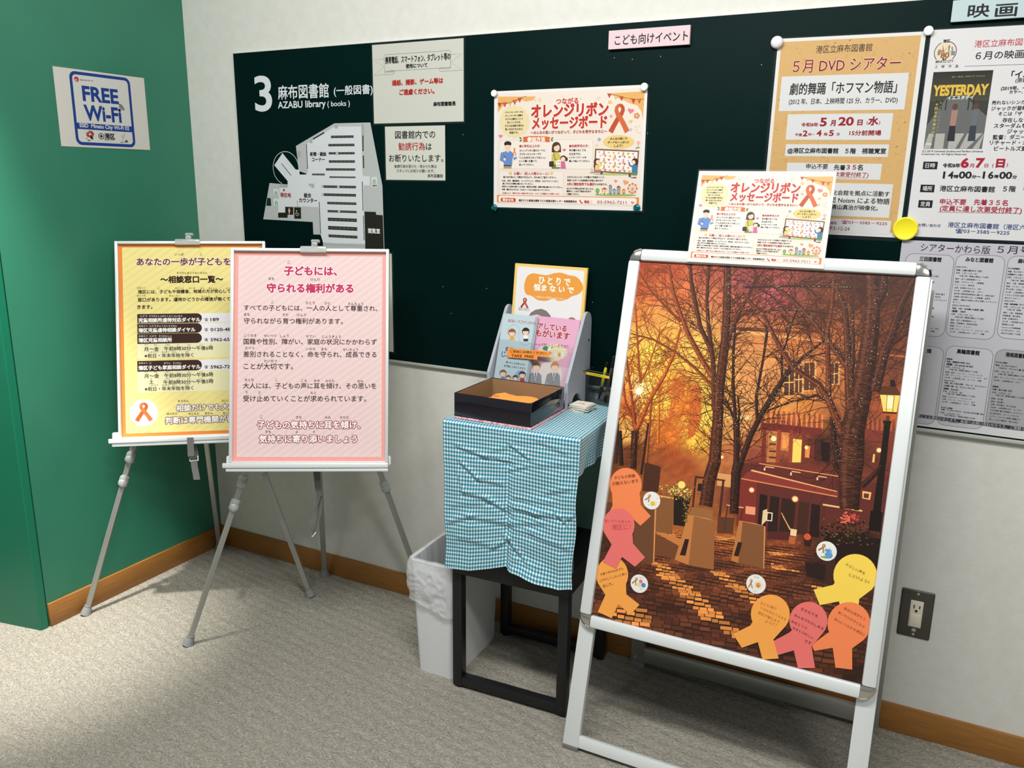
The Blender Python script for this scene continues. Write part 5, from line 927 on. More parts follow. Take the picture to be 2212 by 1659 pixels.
# sun star and street lamp
q = P_(S1, [(362, 1100)])[0]
for i in range(12):
    a = i*math.pi/6; l = .016 if i % 2 else .026; cpoly([(q[0]+.0025*math.cos(a+1.57), q[1]+.0025*math.sin(a+1.57)), (q[0]+l*math.cos(a), q[1]+l*math.sin(a)), (q[0]+.0025*math.cos(a-1.57), q[1]+.0025*math.sin(a-1.57))], (255, 214, 110), 9)
s.uell(q[0], q[1], .0085, .0085, (255, 240, 190), 10, 20); s.uell(q[0], q[1], .006, .006, (255, 253, 240), 11, 20)
for p, c, L in (([(1010, 1660), (1030, 1500), (1048, 1340), (1095, 1345), (1078, 1500), (1062, 1660)], (26, 16, 13), 9), ([(1032, 1330), (1105, 1334), (1090, 1370), (1050, 1366)], (30, 18, 14), 10), ([(1062, 1290), (1090, 1292), (1086, 1332), (1058, 1330)], (90, 52, 26), 10), ([(1014, 1128), (1168, 1134), (1142, 1268), (1040, 1262)], (250, 206, 104), 10), ([(1060, 1140), (1120, 1142), (1112, 1235), (1058, 1232)], (255, 238, 180), 11), ([(998, 1124), (1040, 1060), (1140, 1064), (1176, 1130)], (84, 46, 28), 11), ([(1092, 1065), (1096, 1010), (1130, 1014), (1136, 1066)], (36, 22, 17), 11), ([(1036, 1258), (1146, 1264), (1142, 1276), (1038, 1270)], (60, 34, 20), 11)): shape(S2, p, c, L)
for x0, x1 in ((1066, 1058), (1122, 1108)): shape(S2, [(x0, 1130), (x0+6, 1130), (x1+6, 1266), (x1, 1266)], (150, 96, 44), 12)
shape(S3, [(1842, 182), (1886, 182), (1850, 520), (1798, 515)], (26, 16, 13), 9); shape(S3, [(1785, 500), (1865, 512), (1850, 640), (1770, 630)], (24, 15, 12), 9)
pic = s.mesh('street_picture', M['gloss'], stand); pic['label'] = 'orange sunset picture of a cobbled street with bare trees'
# ------------------------------------------------------------------ paper ribbon notes and stickers stuck on the picture
def note(k, ell_, arc, legs, col, off, label, texts, ink=(60, 44, 40)):
    c = hit(k[0]+ell_[0]/k[2], k[1]+ell_[1]/k[2], SP(0, 0, off), sn)
    s = Sheet(c, se, su, .01, .01, col, .0003); s.k = k
    pts = [(ell_[0]+ell_[2]*math.cos(math.radians(t)), ell_[1]+ell_[3]*math.sin(math.radians(t))) for t in range(arc[0], arc[1]+1, 12)]+legs
    s.outline = [s.uv(*p) for p in pts][::-1]
    for t, x0, x1, y, r in texts: s.txt(t, x0, x1, y, ink, .0, 2, rot=r)
    o = s.mesh('ribbon_note', M['paper']); return tag(o, label, 'note card', 'ribbon notes on the street picture')
_m = Sheet.mesh
def mesh2(s, name, m, parent=None, bend=None, loc=None):
    ol = getattr(s, 'outline', None)
    if not ol: return _m(s, name, m, parent, bend, loc)
    n = len(ol); b = len(s.V)
    # card body: front, back and edges of the cut outline
    s.V += [(u, v, 0) for u, v in ol]+[(u, v, -s.t/EPS) for u, v in ol]; s.C += [s.col]*(2*n)
    s.F += [tuple(range(b, b+n)), tuple(range(b+2*n-1, b+n-1, -1))]+[(b+i, b+n+i, b+n+(i+1) % n, b+(i+1) % n) for i in range(n)]
    me = bpy.data.meshes.new(name); off = wloc(parent) if parent is not None else s.o
    me.from_pydata([tuple(s.o+s.e*a+s.up*c+s.n*(s.t+L*EPS)-off) for a, c, L in s.V], [], s.F); at = me.color_attributes.new('Col', 'FLOAT_COLOR', 'POINT')
    at.data.foreach_set('color', [t for c in s.C for t in (c[0], c[1], c[2], 1)]); me.materials.append(m); me.update()
    o = bpy.data.objects.new(name, me); COL.objects.link(o)
    if parent is not None: o.parent = parent
    else: o.location = s.o
    return o
Sheet.mesh = mesh2
OG, PK, YO, YE = (240, 132, 80), (228, 112, 106), (242, 162, 74), (244, 208, 84)
INK = (52, 34, 30)
note(S4, (420, 165, 84, 90), (150, 390), [(500, 272), (552, 330), (497, 380), (430, 318), (375, 368), (322, 330), (350, 275)], OG, -.0008, 'orange ribbon note at upper left of the notes, beside the smiling face sticker', [('子どもの笑顔', 358, 468, 128, -12), ('が絶えないまち', 348, 485, 160, -18)], INK)
note(S4, (348, 640, 84, 95), (150, 390), [(422, 742), (492, 797), (445, 850), (380, 795), (345, 868), (272, 835), (312, 745)], YO, -.0008, 'amber ribbon note at lower left, partly under the pink one', [('子育て中のみなさん', 284, 406, 640, -36), ('にやさしくしたいと思い', 282, 424, 672, -40), ('ました。', 300, 352, 700, -16)], INK)
note(S4, (382, 378, 84, 90), (150, 390), [(458, 475), (522, 548), (468, 597), (400, 545), (368, 607), (298, 572), (345, 480)], PK, -.0001, 'pink ribbon note between the orange and amber ones on the left side', [('思いやりのあふれ', 308, 446, 355, 4), ('港区に！', 345, 445, 388, -2)], (196, 70, 66))
note(S5, (912, 425, 140, 138), (160, 410), [(938, 575), (930, 640), (820, 640), (808, 590), (685, 615), (645, 515), (770, 485)], YE, -.0008, 'yellow ribbon note near the right rail of the stand', [('やさしい声を', 850, 975, 352, 62), ('とどけよう!!', 872, 1002, 418, 52)], (110, 84, 40))
note(S5, (872, 735, 138, 140), (156, 408), [(892, 892), (893, 1028), (785, 1015), (768, 888), (650, 908), (632, 870), (740, 790)], OG, -.0002, 'orange ribbon note at the lower right corner, below the yellow one', [('身近な見守りと', 840, 978, 632, 76), ('思いやりが子どもの', 802, 972, 658, 98), ('安心につながる港区に', 778, 975, 702, 106)], (140, 70, 40))
note(S5, (612, 715, 122, 122), (150, 408), [(632, 880), (655, 1018), (545, 1018), (518, 905), (415, 935), (370, 855), (490, 790)], PK, .0005, 'pink ribbon note with bold handwriting in the bottom row of notes', [('子そだてを', 562, 672, 638, 50), ('みんなでたのしめる', 522, 708, 676, 92), ('みなとくに', 502, 605, 716, 48), ('なるとうれしい', 512, 642, 758, 68), ('です', 586, 630, 843, 18)], (40, 20, 30))
note(S5, (368, 672, 125, 125), (156, 408), [(388, 835), (422, 957), (318, 963), (288, 852), (185, 888), (128, 800), (240, 745)], YO, .0012, 'amber ribbon note in the bottom row, just under the sun sticker', [('子ども達が', 302, 408, 600, 38), ('♡ ゆめをもてるまち', 305, 468, 630, 78), ('港区が増えます', 288, 428, 660, 64), ('ように！', 335, 408, 716, 26)], (176, 110, 44))
def sticker(k, x, y, rx, ry, label, draw):
    c = hit(k[0]+x/k[2], k[1]+y/k[2], SP(0, 0, -.0008), sn); s = Sheet(c, se, su, .01, .01, (232, 230, 224), .00015); s.k = k
    a = s.uv(x-rx, y); b = s.uv(x+rx, y); r = (b[0]-a[0])/2; s.outline = [(r*math.cos(i*math.pi/18), r*math.sin(i*math.pi/18)) for i in range(36)]
    s.k = (k[0]+x/k[2], k[1]+y/k[2], k[2]); draw(s); o = s.mesh('round_sticker', M['paper']); return tag(o, label, 'sticker', 'round white stickers on the street picture')
BR = (176, 124, 84)
def d1(s):
    ribbon(s, -16, -14, 26, 40, BR, 2, a=-.35); s.ell(6, 16, 13, 13, (226, 200, 70), 3); [s.ell(x, 14, 1.6, 1.6, (90, 70, 30), 4, 6) for x in (2, 10)]; s.line([(1, 20), (6, 23), (11, 20)], (90, 70, 30), .0005, 4)
    for x, y in ((-14, 22), (24, 12), (22, 24), (28, -10)): heart(s, x, y, 2.6, (206, 120, 120), 3)
def d2(s):
    ribbon(s, -20, -14, 26, 40, BR, 2, a=-.3); s.ell(8, -12, 10, 10, (220, 120, 130), 3); s.ell(22, 8, 12, 12, (84, 130, 200), 3); s.ell(-2, 6, 10, 10, (230, 214, 120), 3); s.line([(6, 34), (10, 5)], (170, 170, 170), .0004, 2); s.line([(6, 34), (20, 18)], (170, 170, 170), .0004, 2)
    s.txt('ありがとう', 0, 24, -32, (150, 140, 130), 0, 3)
def d3(s):
    ribbon(s, -24, -20, 44, 54, BR, 2, a=-.3); s.ell(14, 26, 26, 22, (96, 150, 206), 3); s.ell(16, 2, 16, 16, (96, 150, 206), 3); s.line([(8, -4), (-4, -14), (-8, -6), (-2, 2)], (96, 150, 206), .0028, 3); s.ell(-12, 40, 26, 6, (122, 170, 90), 4); s.ell(12, 0, 2.5, 2.5, (40, 40, 60), 5, 6); s.ell(26, 4, 9, 13, (120, 168, 216), 4)
    for x, y in ((16, -24), (24, -18), (-34, 10), (44, 8)): s.ell(x, y, 2.4, 2.4, (150, 190, 220), 3, 6)
def d4(s):
    ribbon(s, -32, -4, 30, 58, BR, 2); s.ell(14, 6, 18, 18, (222, 170, 90), 3); [s.line([(14+22*math.cos(a*.524), 6+22*math.sin(a*.524)), (14+30*math.cos(a*.524), 6+30*math.sin(a*.524))], (222, 170, 90), .0006, 3) for a in range(12)]
    [s.ell(x, 2, 2.2, 2.2, (90, 56, 30), 4, 6) for x in (8, 20)]; s.ell(14, 12, 7, 4, (140, 60, 44), 4, 10); s.txt('げんき', -12, 18, -44, (150, 140, 130), 0, 3); s.ell(-8, 42, 14, 7, (218, 218, 222), 3, 12)
sticker(S4, 556, 247, 46, 48, 'round white sticker with a yellow smiling face, beside the orange note', d1)
sticker(S4, 491, 686, 47, 49, 'round white sticker with coloured balloons, beside the amber note at left', d2)
sticker(S5, 728, 268, 67, 63, 'round white sticker with a blue elephant, above left of the yellow note', d3)
sticker(S5, 276, 480, 64, 62, 'round white sticker with an orange sun face, above the amber note', d4)
# ------------------------------------------------------------------ A4 copy of the ribbon poster across the top rail
P = [hit(x, y, SP(0, 0, .0092), sn) for x, y in ((1503, 363), (1798, 368), (1790, 587), (1490, 569))]
c = sum(P, Vector())/4
r = RIB.scaled(c, se, su, .7071); r.t = .0004; ang = 0
o = r.mesh('poster_sheet', M['lam']); tag(o, 'smaller orange ribbon message board poster across the top rail of the picture stand', 'poster'); r.border(M['film'], o, (.003, .0, .002, .004))
# ------------------------------------------------------------------ two aluminium easels with framed poster boards
def easel(FL, FR, RE, bo, baz, blean, bw, bh, apx, label, board_label, tray_px, sleeves, rear_grip, strap_fn, clip_px):
    FL, FR, RE = Vector((*FL, 0)), Vector((*FR, 0)), Vector((*RE, 0))
    t = thing('display_easel', label, 'easel', (FL+FR+RE)/3, 'aluminium easels')
    be, bu, bn = tilt_axes(math.radians(baz), math.radians(blean)); bo = Vector(bo)
    BP = lambda u, v, d=0: bo+be*u+bu*v+bn*d
    # apex of the legs, a little behind the board
    A = hit(*apx, BP(0, 0, -.045), bn)
    sd = (FR-FL).normalized()
    for F, nm, ss in ((FL, 'front_leg', -1), (FR, 'front_leg', 1), (RE, 'rear_leg', 0)):
        top = A + sd*(.022*ss) + (Vector((0, 0, .0)) if ss else (RE-A).normalized()*.0)
        foot = F + (top-F).normalized()*.022; d = (top-F).normalized(); side = sd if ss else sd
        Lg = (top-F).length; jn = F+d*(rear_grip if not ss else sleeves[0 if ss < 0 else 1][-1]+.01)
        bm = bm_new()                                   # ribbed lower tube
        bar(bm, foot, jn, .0165, .011, side=side, bev=.0035)
        z = d; x = (side-z*side.dot(z)).normalized(); y = z.cross(x)
        for k in (-.0046, 0, .0046):
            for m_ in (-1, 1): bar(bm, foot+x*k+y*.0058*m_, jn+x*k+y*.0058*m_, .0022, .0016, side=side)
        lg = obj(nm, bm, M['alu_leg'], t, angle=25)
        bm = bm_new()                                   # wider upper tube
        bar(bm, jn-d*.02, top, .022, .015, side=side, bev=.003)
        for k in (-.006, 0, .006): bar(bm, jn-d*.02+x*k-y*.0078, top+x*k-y*.0078, .0024, .001, side=side); bar(bm, jn-d*.02+x*k+y*.0078, top+x*k+y*.0078, .0024, .001, side=side)
        obj('upper_tube', bm, M['alu_leg'], lg, angle=25)
        bm = bm_new(); lathe(bm, F+d*.0245, -d+Vector((0, 0, -.0)), [(0, .0105), (.004, .012), (.0235, .0165)], 24); obj('foot_cap', bm, M['rubber'], lg)
        bm = bm_new(); lathe(bm, F+d*.025, d, [(0, .0108), (.004, .0105), (.0045, .009)], 20); obj('foot_ring', bm, M['grey_plastic'], lg)
        if ss:
            for h in sleeves[0 if ss < 0 else 1]:
                c = F+d*h; bm = bm_new(); R = Matrix((x, y, z)).transposed()
                box(bm, c, (.027, .021, .034), .006, R, 3); fc = -y if y.dot(CF) > 0 else y
                lathe(bm, c+fc*.008-z*.004, fc, [(0, .012), (.006, .0125), (.010, .009), (.012, .005), (.012, 0)], 18)
                box(bm, c+fc*.012+z*.012, (.018, .008, .016), .003, R, 2)
                obj('lock_clamp', bm, M['clear'], lg)
            c = F+d*(sum(sleeves[0 if ss < 0 else 1][-2:])/2); bm = bm_new(); box(bm, c, (.029, .019, .085), .005, Matrix((x, y, z)).transposed(), 3); obj('clear_sleeve', bm, M['acrylic'], lg)
        else:
            c = F+d*rear_grip; bm = bm_new(); box(bm, c+d*.02, (.028, .02, .045), .005, Matrix((x, y, z)).transposed(), 3); obj('grip', bm, M['grey_plastic'], lg)
    bm = bm_new(); box(bm, A+Vector((0, 0, .0)), (.085, .05, .045), .012, Matrix((be, bn*-1, bu)).transposed(), 3); obj('head_joint', bm, M['grey_plastic'], t)
    # tray under the board
    ul = (hit(*tray_px[0], BP(0, 0, .02), bn)-bo).dot(be); ur = (hit(*tray_px[1], BP(0, 0, .02), bn)-bo).dot(be); vb = -bh/2-.002
    bm = bm_new(); c = (ul+ur)/2; R = Matrix((be, bn*-1, bu)).transposed()
    box(bm, BP(c, vb-.004, .006), (ur-ul, .036, .006), .002, R); box(bm, BP(c, vb+.001, .0235), (ur-ul, .004, .013), .0018, R); box(bm, BP(c+.004, vb-.0115, .012), (ur-ul-.008, .018, .009), .002, R)
    tr = obj('tray', bm, M['alu_white'], t)
    for u in (ul+.012, ur-.006):
        bm = bm_new(); box(bm, BP(u, vb+.013, -.009), (.02, .004, .026), .004, R, 3); obj('end_stop', bm, M['white_plastic'], tr)
    bm = bm_new(); box(bm, BP(0, vb-.012, -.03), (.30, .04, .012), .003, R); obj('tray_bracket', bm, M['alu_leg'], t)
    # clear clip on the board's top edge
    q = hit(*clip_px, BP(0, bh/2, .010), bn); u = (q-bo).dot(be)
    bm = bm_new(); v = bh/2
    box(bm, BP(u, v-.004, .0125), (.072, .004, .016), .002, R, 2); box(bm, BP(u, v+.004, .001), (.068, .024, .004), .002, R, 2); box(bm, BP(u, v-.004, -.0135), (.072, .004, .016), .002, R, 2)
    box(bm, BP(u, v+.012, -.004), (.016, .012, .014), .003, R, 2); box(bm, BP(u+.003, v+.022, -.004), (.024, .014, .009), .004, R, 3)
    obj('top_clip', bm, M['clear'], t)
    bm = bm_new(); bar(bm, A+Vector((0, 0, .01)), BP(u, v-.0, -.024), .014, .006, side=be, bev=.001); obj('clip_rod', bm, M['alu_leg'], t)
    strap_fn(t, BP, vb, bn, be)
    # the framed board, resting on the tray
    b = thing('poster_board', board_label, 'poster board', BP(0, -bh/2), None)
    fw = .0085
    for (u0, v0, u1, v1, sv) in ((-bw/2, 0, 0, 0, 0), (bw/2, 0, 0, 0, 0), (0, bh/2, 0, 0, 1), (0, -bh/2, 0, 0, 1)):
        bm = bm_new()
        if not sv: sg = 1 if u0 > 0 else -1; box(bm, BP(u0-sg*fw/2, 0, 0), (fw, .018, bh), .0015, R); box(bm, BP(u0-sg*fw*.72, 0, .0095), (fw*.4, .002, bh-.004), .0008, R)
        else: sg = 1 if v0 > 0 else -1; box(bm, BP(0, v0-sg*fw/2, 0), (bw-2*fw, .018, fw), .0015, R); box(bm, BP(0, v0-sg*fw*.72, .0095), (bw-fw, .002, fw*.4), .0008, R)
        obj('frame_rail', bm, M['alu_white'], b)
    bm = bm_new(); box(bm, BP(0, 0, -.004), (bw-.006, .004, bh-.006), 0, R); obj('back_panel', bm, M['white_plastic'], b)
    s = Sheet(BP(0, 0, -.0015), be, bu, bw-.012, bh-.012, (230, 230, 228), .0006)
    return t, b, s, BP
def strap1(t, BP, vb, bn, be):
    # grey webbing looped over the tray, end hanging from a white buckle
    Q = [hit(x, y, BP(0, vb, .026), bn) for x, y in ((411, 945), (412, 965), (413.5, 985), (418, 995), (420, 1010), (423, 1022), (426, 1036))]
    bm = bm_new(); offs = (0, .001, .004, -.006, -.004, -.001, .004); rows = []
    for p, d in zip(Q, offs): rows.append([bm.verts.new(p+bn*(d+.001)-be*.0092), bm.verts.new(p+bn*(d+.001)+be*.0092)])
    for a, b in zip(rows, rows[1:]): bm.faces.new((a[0], a[1], b[1], b[0]))
    Q2 = [hit(x, y, BP(0, vb, -.012), bn) for x, y in ((417, 955), (421, 975), (423, 990))]; rows = []
    for p in Q2: rows.append([bm.verts.new(p-be*.0092), bm.verts.new(p+be*.0092)])
    for a, b in zip(rows, rows[1:]): bm.faces.new((a[0], a[1], b[1], b[0]))
    bmesh.ops.solidify(bm, geom=bm.faces[:], thickness=.0014); st = obj('strap', bm, M['strap'], t)
    c = hit(419, 992, BP(0, vb, .022), bn); bm = bm_new(); up = Vector((0, 0, 1))
    tube(bm, [c-be*.0115+up*.004, c-be*.0115-up*.006], .0016, 8); tube(bm, [c+be*.0115+up*.010, c+be*.0115-up*.005], .0016, 8); tube(bm, [c-be*.0115-up*.006, c+be*.0115-up*.003], .0013, 8)
    obj('buckle', bm, M['white_plastic'], st)
def strap2(t, BP, vb, bn, be):
    P = lambda x, y, d=-.05: hit(x, y, BP(0, vb, d), bn)
    bm = bm_new()
    def band(pts, w0, w1, dd=-.05):
        rows = []; n = len(pts)-1
        for i, (x, y, tw) in enumerate(pts):
            p = P(x, y, dd); w = w0+(w1-w0)*i/n; ax = (be*math.cos(tw)+bn*math.sin(tw))*w/2; rows.append([bm.verts.new(p-ax), bm.verts.new(p+ax)])
        for a, b in zip(rows, rows[1:]): bm.faces.new((a[0], a[1], b[1], b[0]))
    band([(683, 1010, 0), (685, 1030, 0), (687, 1055, .1), (690, 1072, .3)], .020, .016)
    band([(689, 1070, .4), (684, 1092, 1.0), (680, 1110, .9), (673, 1125, .3), (671, 1140, .2), (674, 1154, .9)], .014, .014, -.048)
    band([(691, 1070, .2), (691, 1092, .1), (690, 1110, .3), (685, 1130, .9), (679, 1146, 1.1), (675, 1156, 1.0)], .0135, .010, -.054)
    bmesh.ops.solidify(bm, geom=bm.faces[:], thickness=.0013); st = obj('strap', bm, M['strap'], t)
    bm = bm_new(); tube(bm, [P(674, 1159), P(677, 1157), P(682, 1150)], .0017, 8); obj('buckle', bm, M['white_plastic'], st)
def plen(F, A_, px, o, n):
    return 0
# back easel (yellow board)
e1 = easel((.030, -.578), (.552, -.159), (.031, -.043), (.262, -.2905, .8298), 37.0, 15.1, .43, .5876, (403, 622),
    'aluminium easel in the corner carrying the yellow advice board', 'yellow and orange poster board about advice telephone lines on the corner easel', ((235, 951), (575, 948)), ((.425, .50, .555), (.44, .50, .555)), .60, strap1, (405, 518))
# front easel (pink board)
e2 = easel((.438, -.552), (.93, -.045), (.500, -.028), (.718, -.300, .828), 29.7, 15.0, .43, .5912, (670, 652),
    'aluminium easel nearer the camera carrying the pink board', 'pink striped poster board about the rights of children on the nearer easel', ((481, 1003), (838.5, 1002)), ((.43, .50, .55), (.43, .50, .55)), .62, strap2, (677, 535))
# ---- yellow poster print
s = e1[2]; L1, M1 = (220, 490, 5.821), (220, 680, 5.531)
def stripes(s, u0, v0, u1, v1, c, step, wd, L, ang=.62):
    k = math.tan(ang); x = u0-(v1-v0)/k-.1
    while x < u1+.1:
        q = clip([(x, v0), (x+wd, v0), (x+wd+(v1-v0)/k, v1), (x+(v1-v0)/k, v1)], u0, v0, u1, v1)
        if len(q) > 2: s.add(q, rgb(c), L)
        x += step
s.urect(-.209, -.2878, .209, .2878, (232, 138, 62), 1)
YU, YV0, YV1 = .196, -.275, .2765
s.urect(-YU, YV0, YU, YV1, (243, 230, 152), 2); stripes(s, -YU, YV0, YU, YV1, (239, 224, 145), .03, .013, 3)
BRN, WHT = (118, 46, 46), (246, 244, 240); T2 = (50, 24, 18)
s.k = L1
def right_u(x, y=500): return s.uv(x, y)[0]
s.txt('いっぽ', 918, 1030, 345, T2, 0, 6); s.txt('こ', 1232, 1260, 347, T2, 0, 6)
def lead(t, n, x0, x1, y, col, **k):
    """a line whose first n characters span x0..x1; the rest runs on behind the nearer board"""
    a, c = s.uv(x0, y)[0], s.uv(x1, y)[0]; v = s.uv((x0+x1)/2, y)[1]; per = (c-a)/n; wd = per*len(t)
    s.utxt(t, a+wd/2, v, wd*.985, col, **k)
lead('あなたの一歩が子どもを守る', 11, 428, 1625, 438, BRN, b=.02, L=7, halo=(252, 250, 240), hw=.05)
s.txt('そうだんまどぐちいちらん', 942, 1328, 580, T2, .01, 6); s.txt('～相談窓口一覧～', 742, 1525, 660, T2, .03, 6)
for t, x0, x1, y in (('みなとく', 442, 548, 768), ('こ', 700, 722, 768), ('ほごしゃ', 922, 1028, 770), ('ちいき', 1098, 1172, 772), ('かた', 1240, 1290, 773), ('あんしん', 1345, 1450, 773), ('そうだん', 1562, 1650, 774), ('まどぐち', 442, 550, 866), ('ぎゃくたい', 848, 984, 868), ('かくしん', 1252, 1360, 873), ('な', 1430, 1452, 873)): s.txt(t, x0, x1, y, T2, 0, 6)
lead('港区には、子どもや保護者、地域の方が安心して相談できる', 22, 442, 1625, 813, T2, b=.02, L=6); lead('窓口があります。虐待かどうかの確信が無くても相談で', 21, 442, 1625, 912, T2, b=.02, L=6); s.txt('きます。', 446, 635, 1008, T2, .02, 6)
s.k = M1
def dial(y0, y1, furi, main, x1, tel, tn):
    a = s.uv(423, y0); c = s.uv(1197, y1); s.urect(a[0], c[1], .172, a[1], (242, 240, 244), 5); s.urect(a[0], c[1], c[0], a[1], (60, 34, 26), 6, (a[1]-c[1])/2-.0004, (0, 1, 1, 0))
    for t, p, q in furi: s.txt(t, p, q, y0+24, WHT, .0, 8, h=20)
    s.txt(main, 440, x1, (y0+y1)/2+20, WHT, .03, 8); s.txt('☎', 1225, 1272, (y0+y1)/2+15, T2, 0, 8); lead(tel, tn, 1298, 1298+tn*33.5, (y0+y1)/2+14, T2, b=.02, L=8, hv=.0095)
dial(-8, 92, (('じどう', 460, 543), ('そうだんしょ', 565, 715), ('ぎゃくたい', 722, 852), ('たいおう', 862, 962)), '児童相談所虐待対応ダイヤル', 1178, '189', 3)
dial(110, 213, (('みなとく', 442, 545), ('じどう', 572, 648), ('ぎゃくたい', 658, 790), ('そうだん', 798, 898)), '港区児童虐待相談ダイヤル', 1118, '0120-483-', 7)
dial(230, 334, (('みなとく', 442, 545), ('じどう', 575, 652), ('そうだんしょ', 682, 832)), '港区児童相談所', 838, '5962-6500', 7)
a = s.uv(425, 336); c = s.uv(425, 528); s.urect(a[0], c[1], .172, a[1], (240, 236, 190), 4, .007, (1, 1, 0, 0))
a = s.uv(425, 660); c = s.uv(425, 932); s.urect(a[0], c[1], .172, a[1], (240, 236, 190), 4, .007, (1, 1, 0, 0))
dial(553, 662, (('みなとく', 442, 545), ('こ', 570, 592), ('かてい', 742, 820), ('そうだん', 850, 950)), '港区子ども家庭相談ダイヤル', 1180, '5962-7215', 7)
for t, x0, x1, y in (('月～金　午前8時30分～午後6時', 508, 1332, 402), ('※祝日・年末年始を除く', 512, 1095, 485), ('月～金　午前8時30分～午後6時', 510, 1334, 722), ('土', 566, 618, 800), ('午前8時30分～午後5時', 738, 1334, 800), ('※祝日・年末年始を除く', 515, 1095, 880)): s.txt(t, x0, x1, y, T2, .012, 7)
for t, x0, x1, y in (('げつ', 512, 552, 358), ('きん', 625, 665, 358), ('ごぜん', 757, 815, 358), ('じ', 902, 918, 358), ('ふん', 1022, 1060, 358), ('ごご', 1165, 1205, 358), ('じ', 1296, 1312, 358), ('しゅくじつ', 565, 668, 444), ('ねんまつ', 718, 800, 444), ('ねんし', 842, 900, 444), ('のぞ', 998, 1036, 444),
    ('げつ', 512, 552, 682), ('きん', 625, 665, 682), ('ごぜん', 757, 815, 682), ('じ', 902, 918, 682), ('ふん', 1022, 1060, 682), ('ごご', 1165, 1205, 682), ('じ', 1296, 1312, 682), ('ど', 582, 600, 762), ('ごぜん', 757, 815, 762), ('じ', 902, 918, 762), ('ふん', 1022, 1060, 762), ('ごご', 1165, 1205, 762), ('じ', 1296, 1312, 762), ('しゅくじつ', 570, 673, 840), ('ねんまつ', 722, 804, 840), ('ねんし', 846, 904, 840), ('のぞ', 998, 1036, 840)): s.txt(t, x0, x1, y, T2, 0, 7)
s.ell(502, 1172, 170, 163, (240, 240, 244), 5, 40); ribbon(s, 502, 1160, 205, 212, (224, 124, 62), 6)
for t, x0, x1, y in (('そうだん', 908, 1040, 1030), ('はんだん', 775, 905, 1180), ('せんもん', 1035, 1165, 1180), ('きかん', 1232, 1328, 1177)): s.txt(t, x0, x1, y, T2, .01, 7)
lead('だいじょうぶ', 3, 1432, 1520, 1026, T2, b=.01, L=7); lead('おこないます', 3, 1448, 1540, 1172, T2, b=.01, L=7)
lead('相談だけでも大丈夫です。', 8, 885, 1570, 1105, WHT, b=.02, L=8, halo=(110, 50, 36), hw=.07); lead('判断は専門機関が行います。', 9, 752, 1545, 1252, WHT, b=.02, L=8, halo=(110, 50, 36), hw=.07)
s.mesh('poster_print', M['paper'], e1[1])
# ---- pink poster print
s = e2[2]; N1, O1 = (480, 510, 5.821), (480, 760, 5.821)
s.urect(-.209, -.2895, .209, .2895, (236, 164, 156), 1); PV0, PV1 = -.2755, .2765
s.urect(-.196, PV0, .196, PV1, (236, 210, 209), 2); stripes(s, -.196, PV0, .196, PV1, (231, 204, 203), .0265, .012, 3)
CR_, T3 = (192, 52, 92), (48, 26, 26)
s.k = N1
s.txt('子どもには、', 782, 1440, 440, CR_, .035, 7, halo=(248, 240, 246), hw=.06); s.txt('守られる権利がある', 565, 1648, 655, CR_, .035, 7, halo=(248, 240, 246), hw=.06)
for t, x0, x1, y in (('すべての子どもには、一人の人として尊重され、', 275, 1955, 905), ('守られながら育つ権利があります。', 275, 1518, 1068), ('国籍や性別、障がい、家庭の状況にかかわらず', 272, 1945, 1328), ('差別されることなく、命を守られ、成長できる', 270, 1942, 1487)): s.txt(t, x0, x1, y, T3, .004, 6)
for t, x0, x1, y in (('こ', 822, 852, 328), ('まも', 585, 655, 535), ('けんり', 1110, 1225, 547), ('こ', 618, 645, 830), ('ひとり', 1050, 1165, 840), ('ひと', 1287, 1358, 845), ('そんちょう', 1582, 1775, 853), ('まも', 275, 348, 985), ('そだ', 758, 832, 990), ('けんり', 940, 1055, 993), ('こくせき', 275, 430, 1250), ('せいべつ', 526, 682, 1253), ('しょう', 728, 838, 1255), ('かてい', 1057, 1170, 1260), ('じょうきょう', 1258, 1490, 1265), ('さべつ', 288, 405, 1408), ('いのち', 1057, 1170, 1418), ('まも', 1246, 1318, 1420), ('せいちょう', 1518, 1710, 1427)): s.txt(t, x0, x1, y, T3, .0, 6)
s.k = O1
for t, x0, x1, y in (('ことが大切です。', 272, 890, 182), ('大人には、子どもの声に耳を傾け、その思いを', 266, 1940, 428), ('受け止めていくことが求められています。', 266, 1812, 588)): s.txt(t, x0, x1, y, T3, .004, 6)
for t, x0, x1, y in (('たいせつ', 528, 688, 115), ('おとな', 285, 400, 352), ('こ', 668, 694, 355), ('こえ', 992, 1066, 362), ('みみ', 1152, 1228, 362), ('かたむ', 1300, 1415, 365), ('おも', 1703, 1776, 370), ('う', 292, 320, 508), ('と', 456, 484, 510), ('もと', 1112, 1184, 516), ('こ', 478, 508, 820), ('きも', 928, 1000, 823), ('みみ', 1290, 1364, 825), ('かたむ', 1480, 1596, 825), ('きも', 544, 614, 1005), ('よ', 924, 952, 1005), ('そ', 1140, 1168, 1007)): s.txt(t, x0, x1, y, T3, .0, 6)
s.txt('子どもの気持ちに耳を傾け、', 446, 1735, 918, WHT, .02, 8, halo=(150, 26, 70), hw=.075); s.txt('気持ちに寄り添いましょう', 470, 1695, 1095, WHT, .02, 8, halo=(150, 26, 70), hw=.075)
s.mesh('poster_print', M['paper'], e2[1])
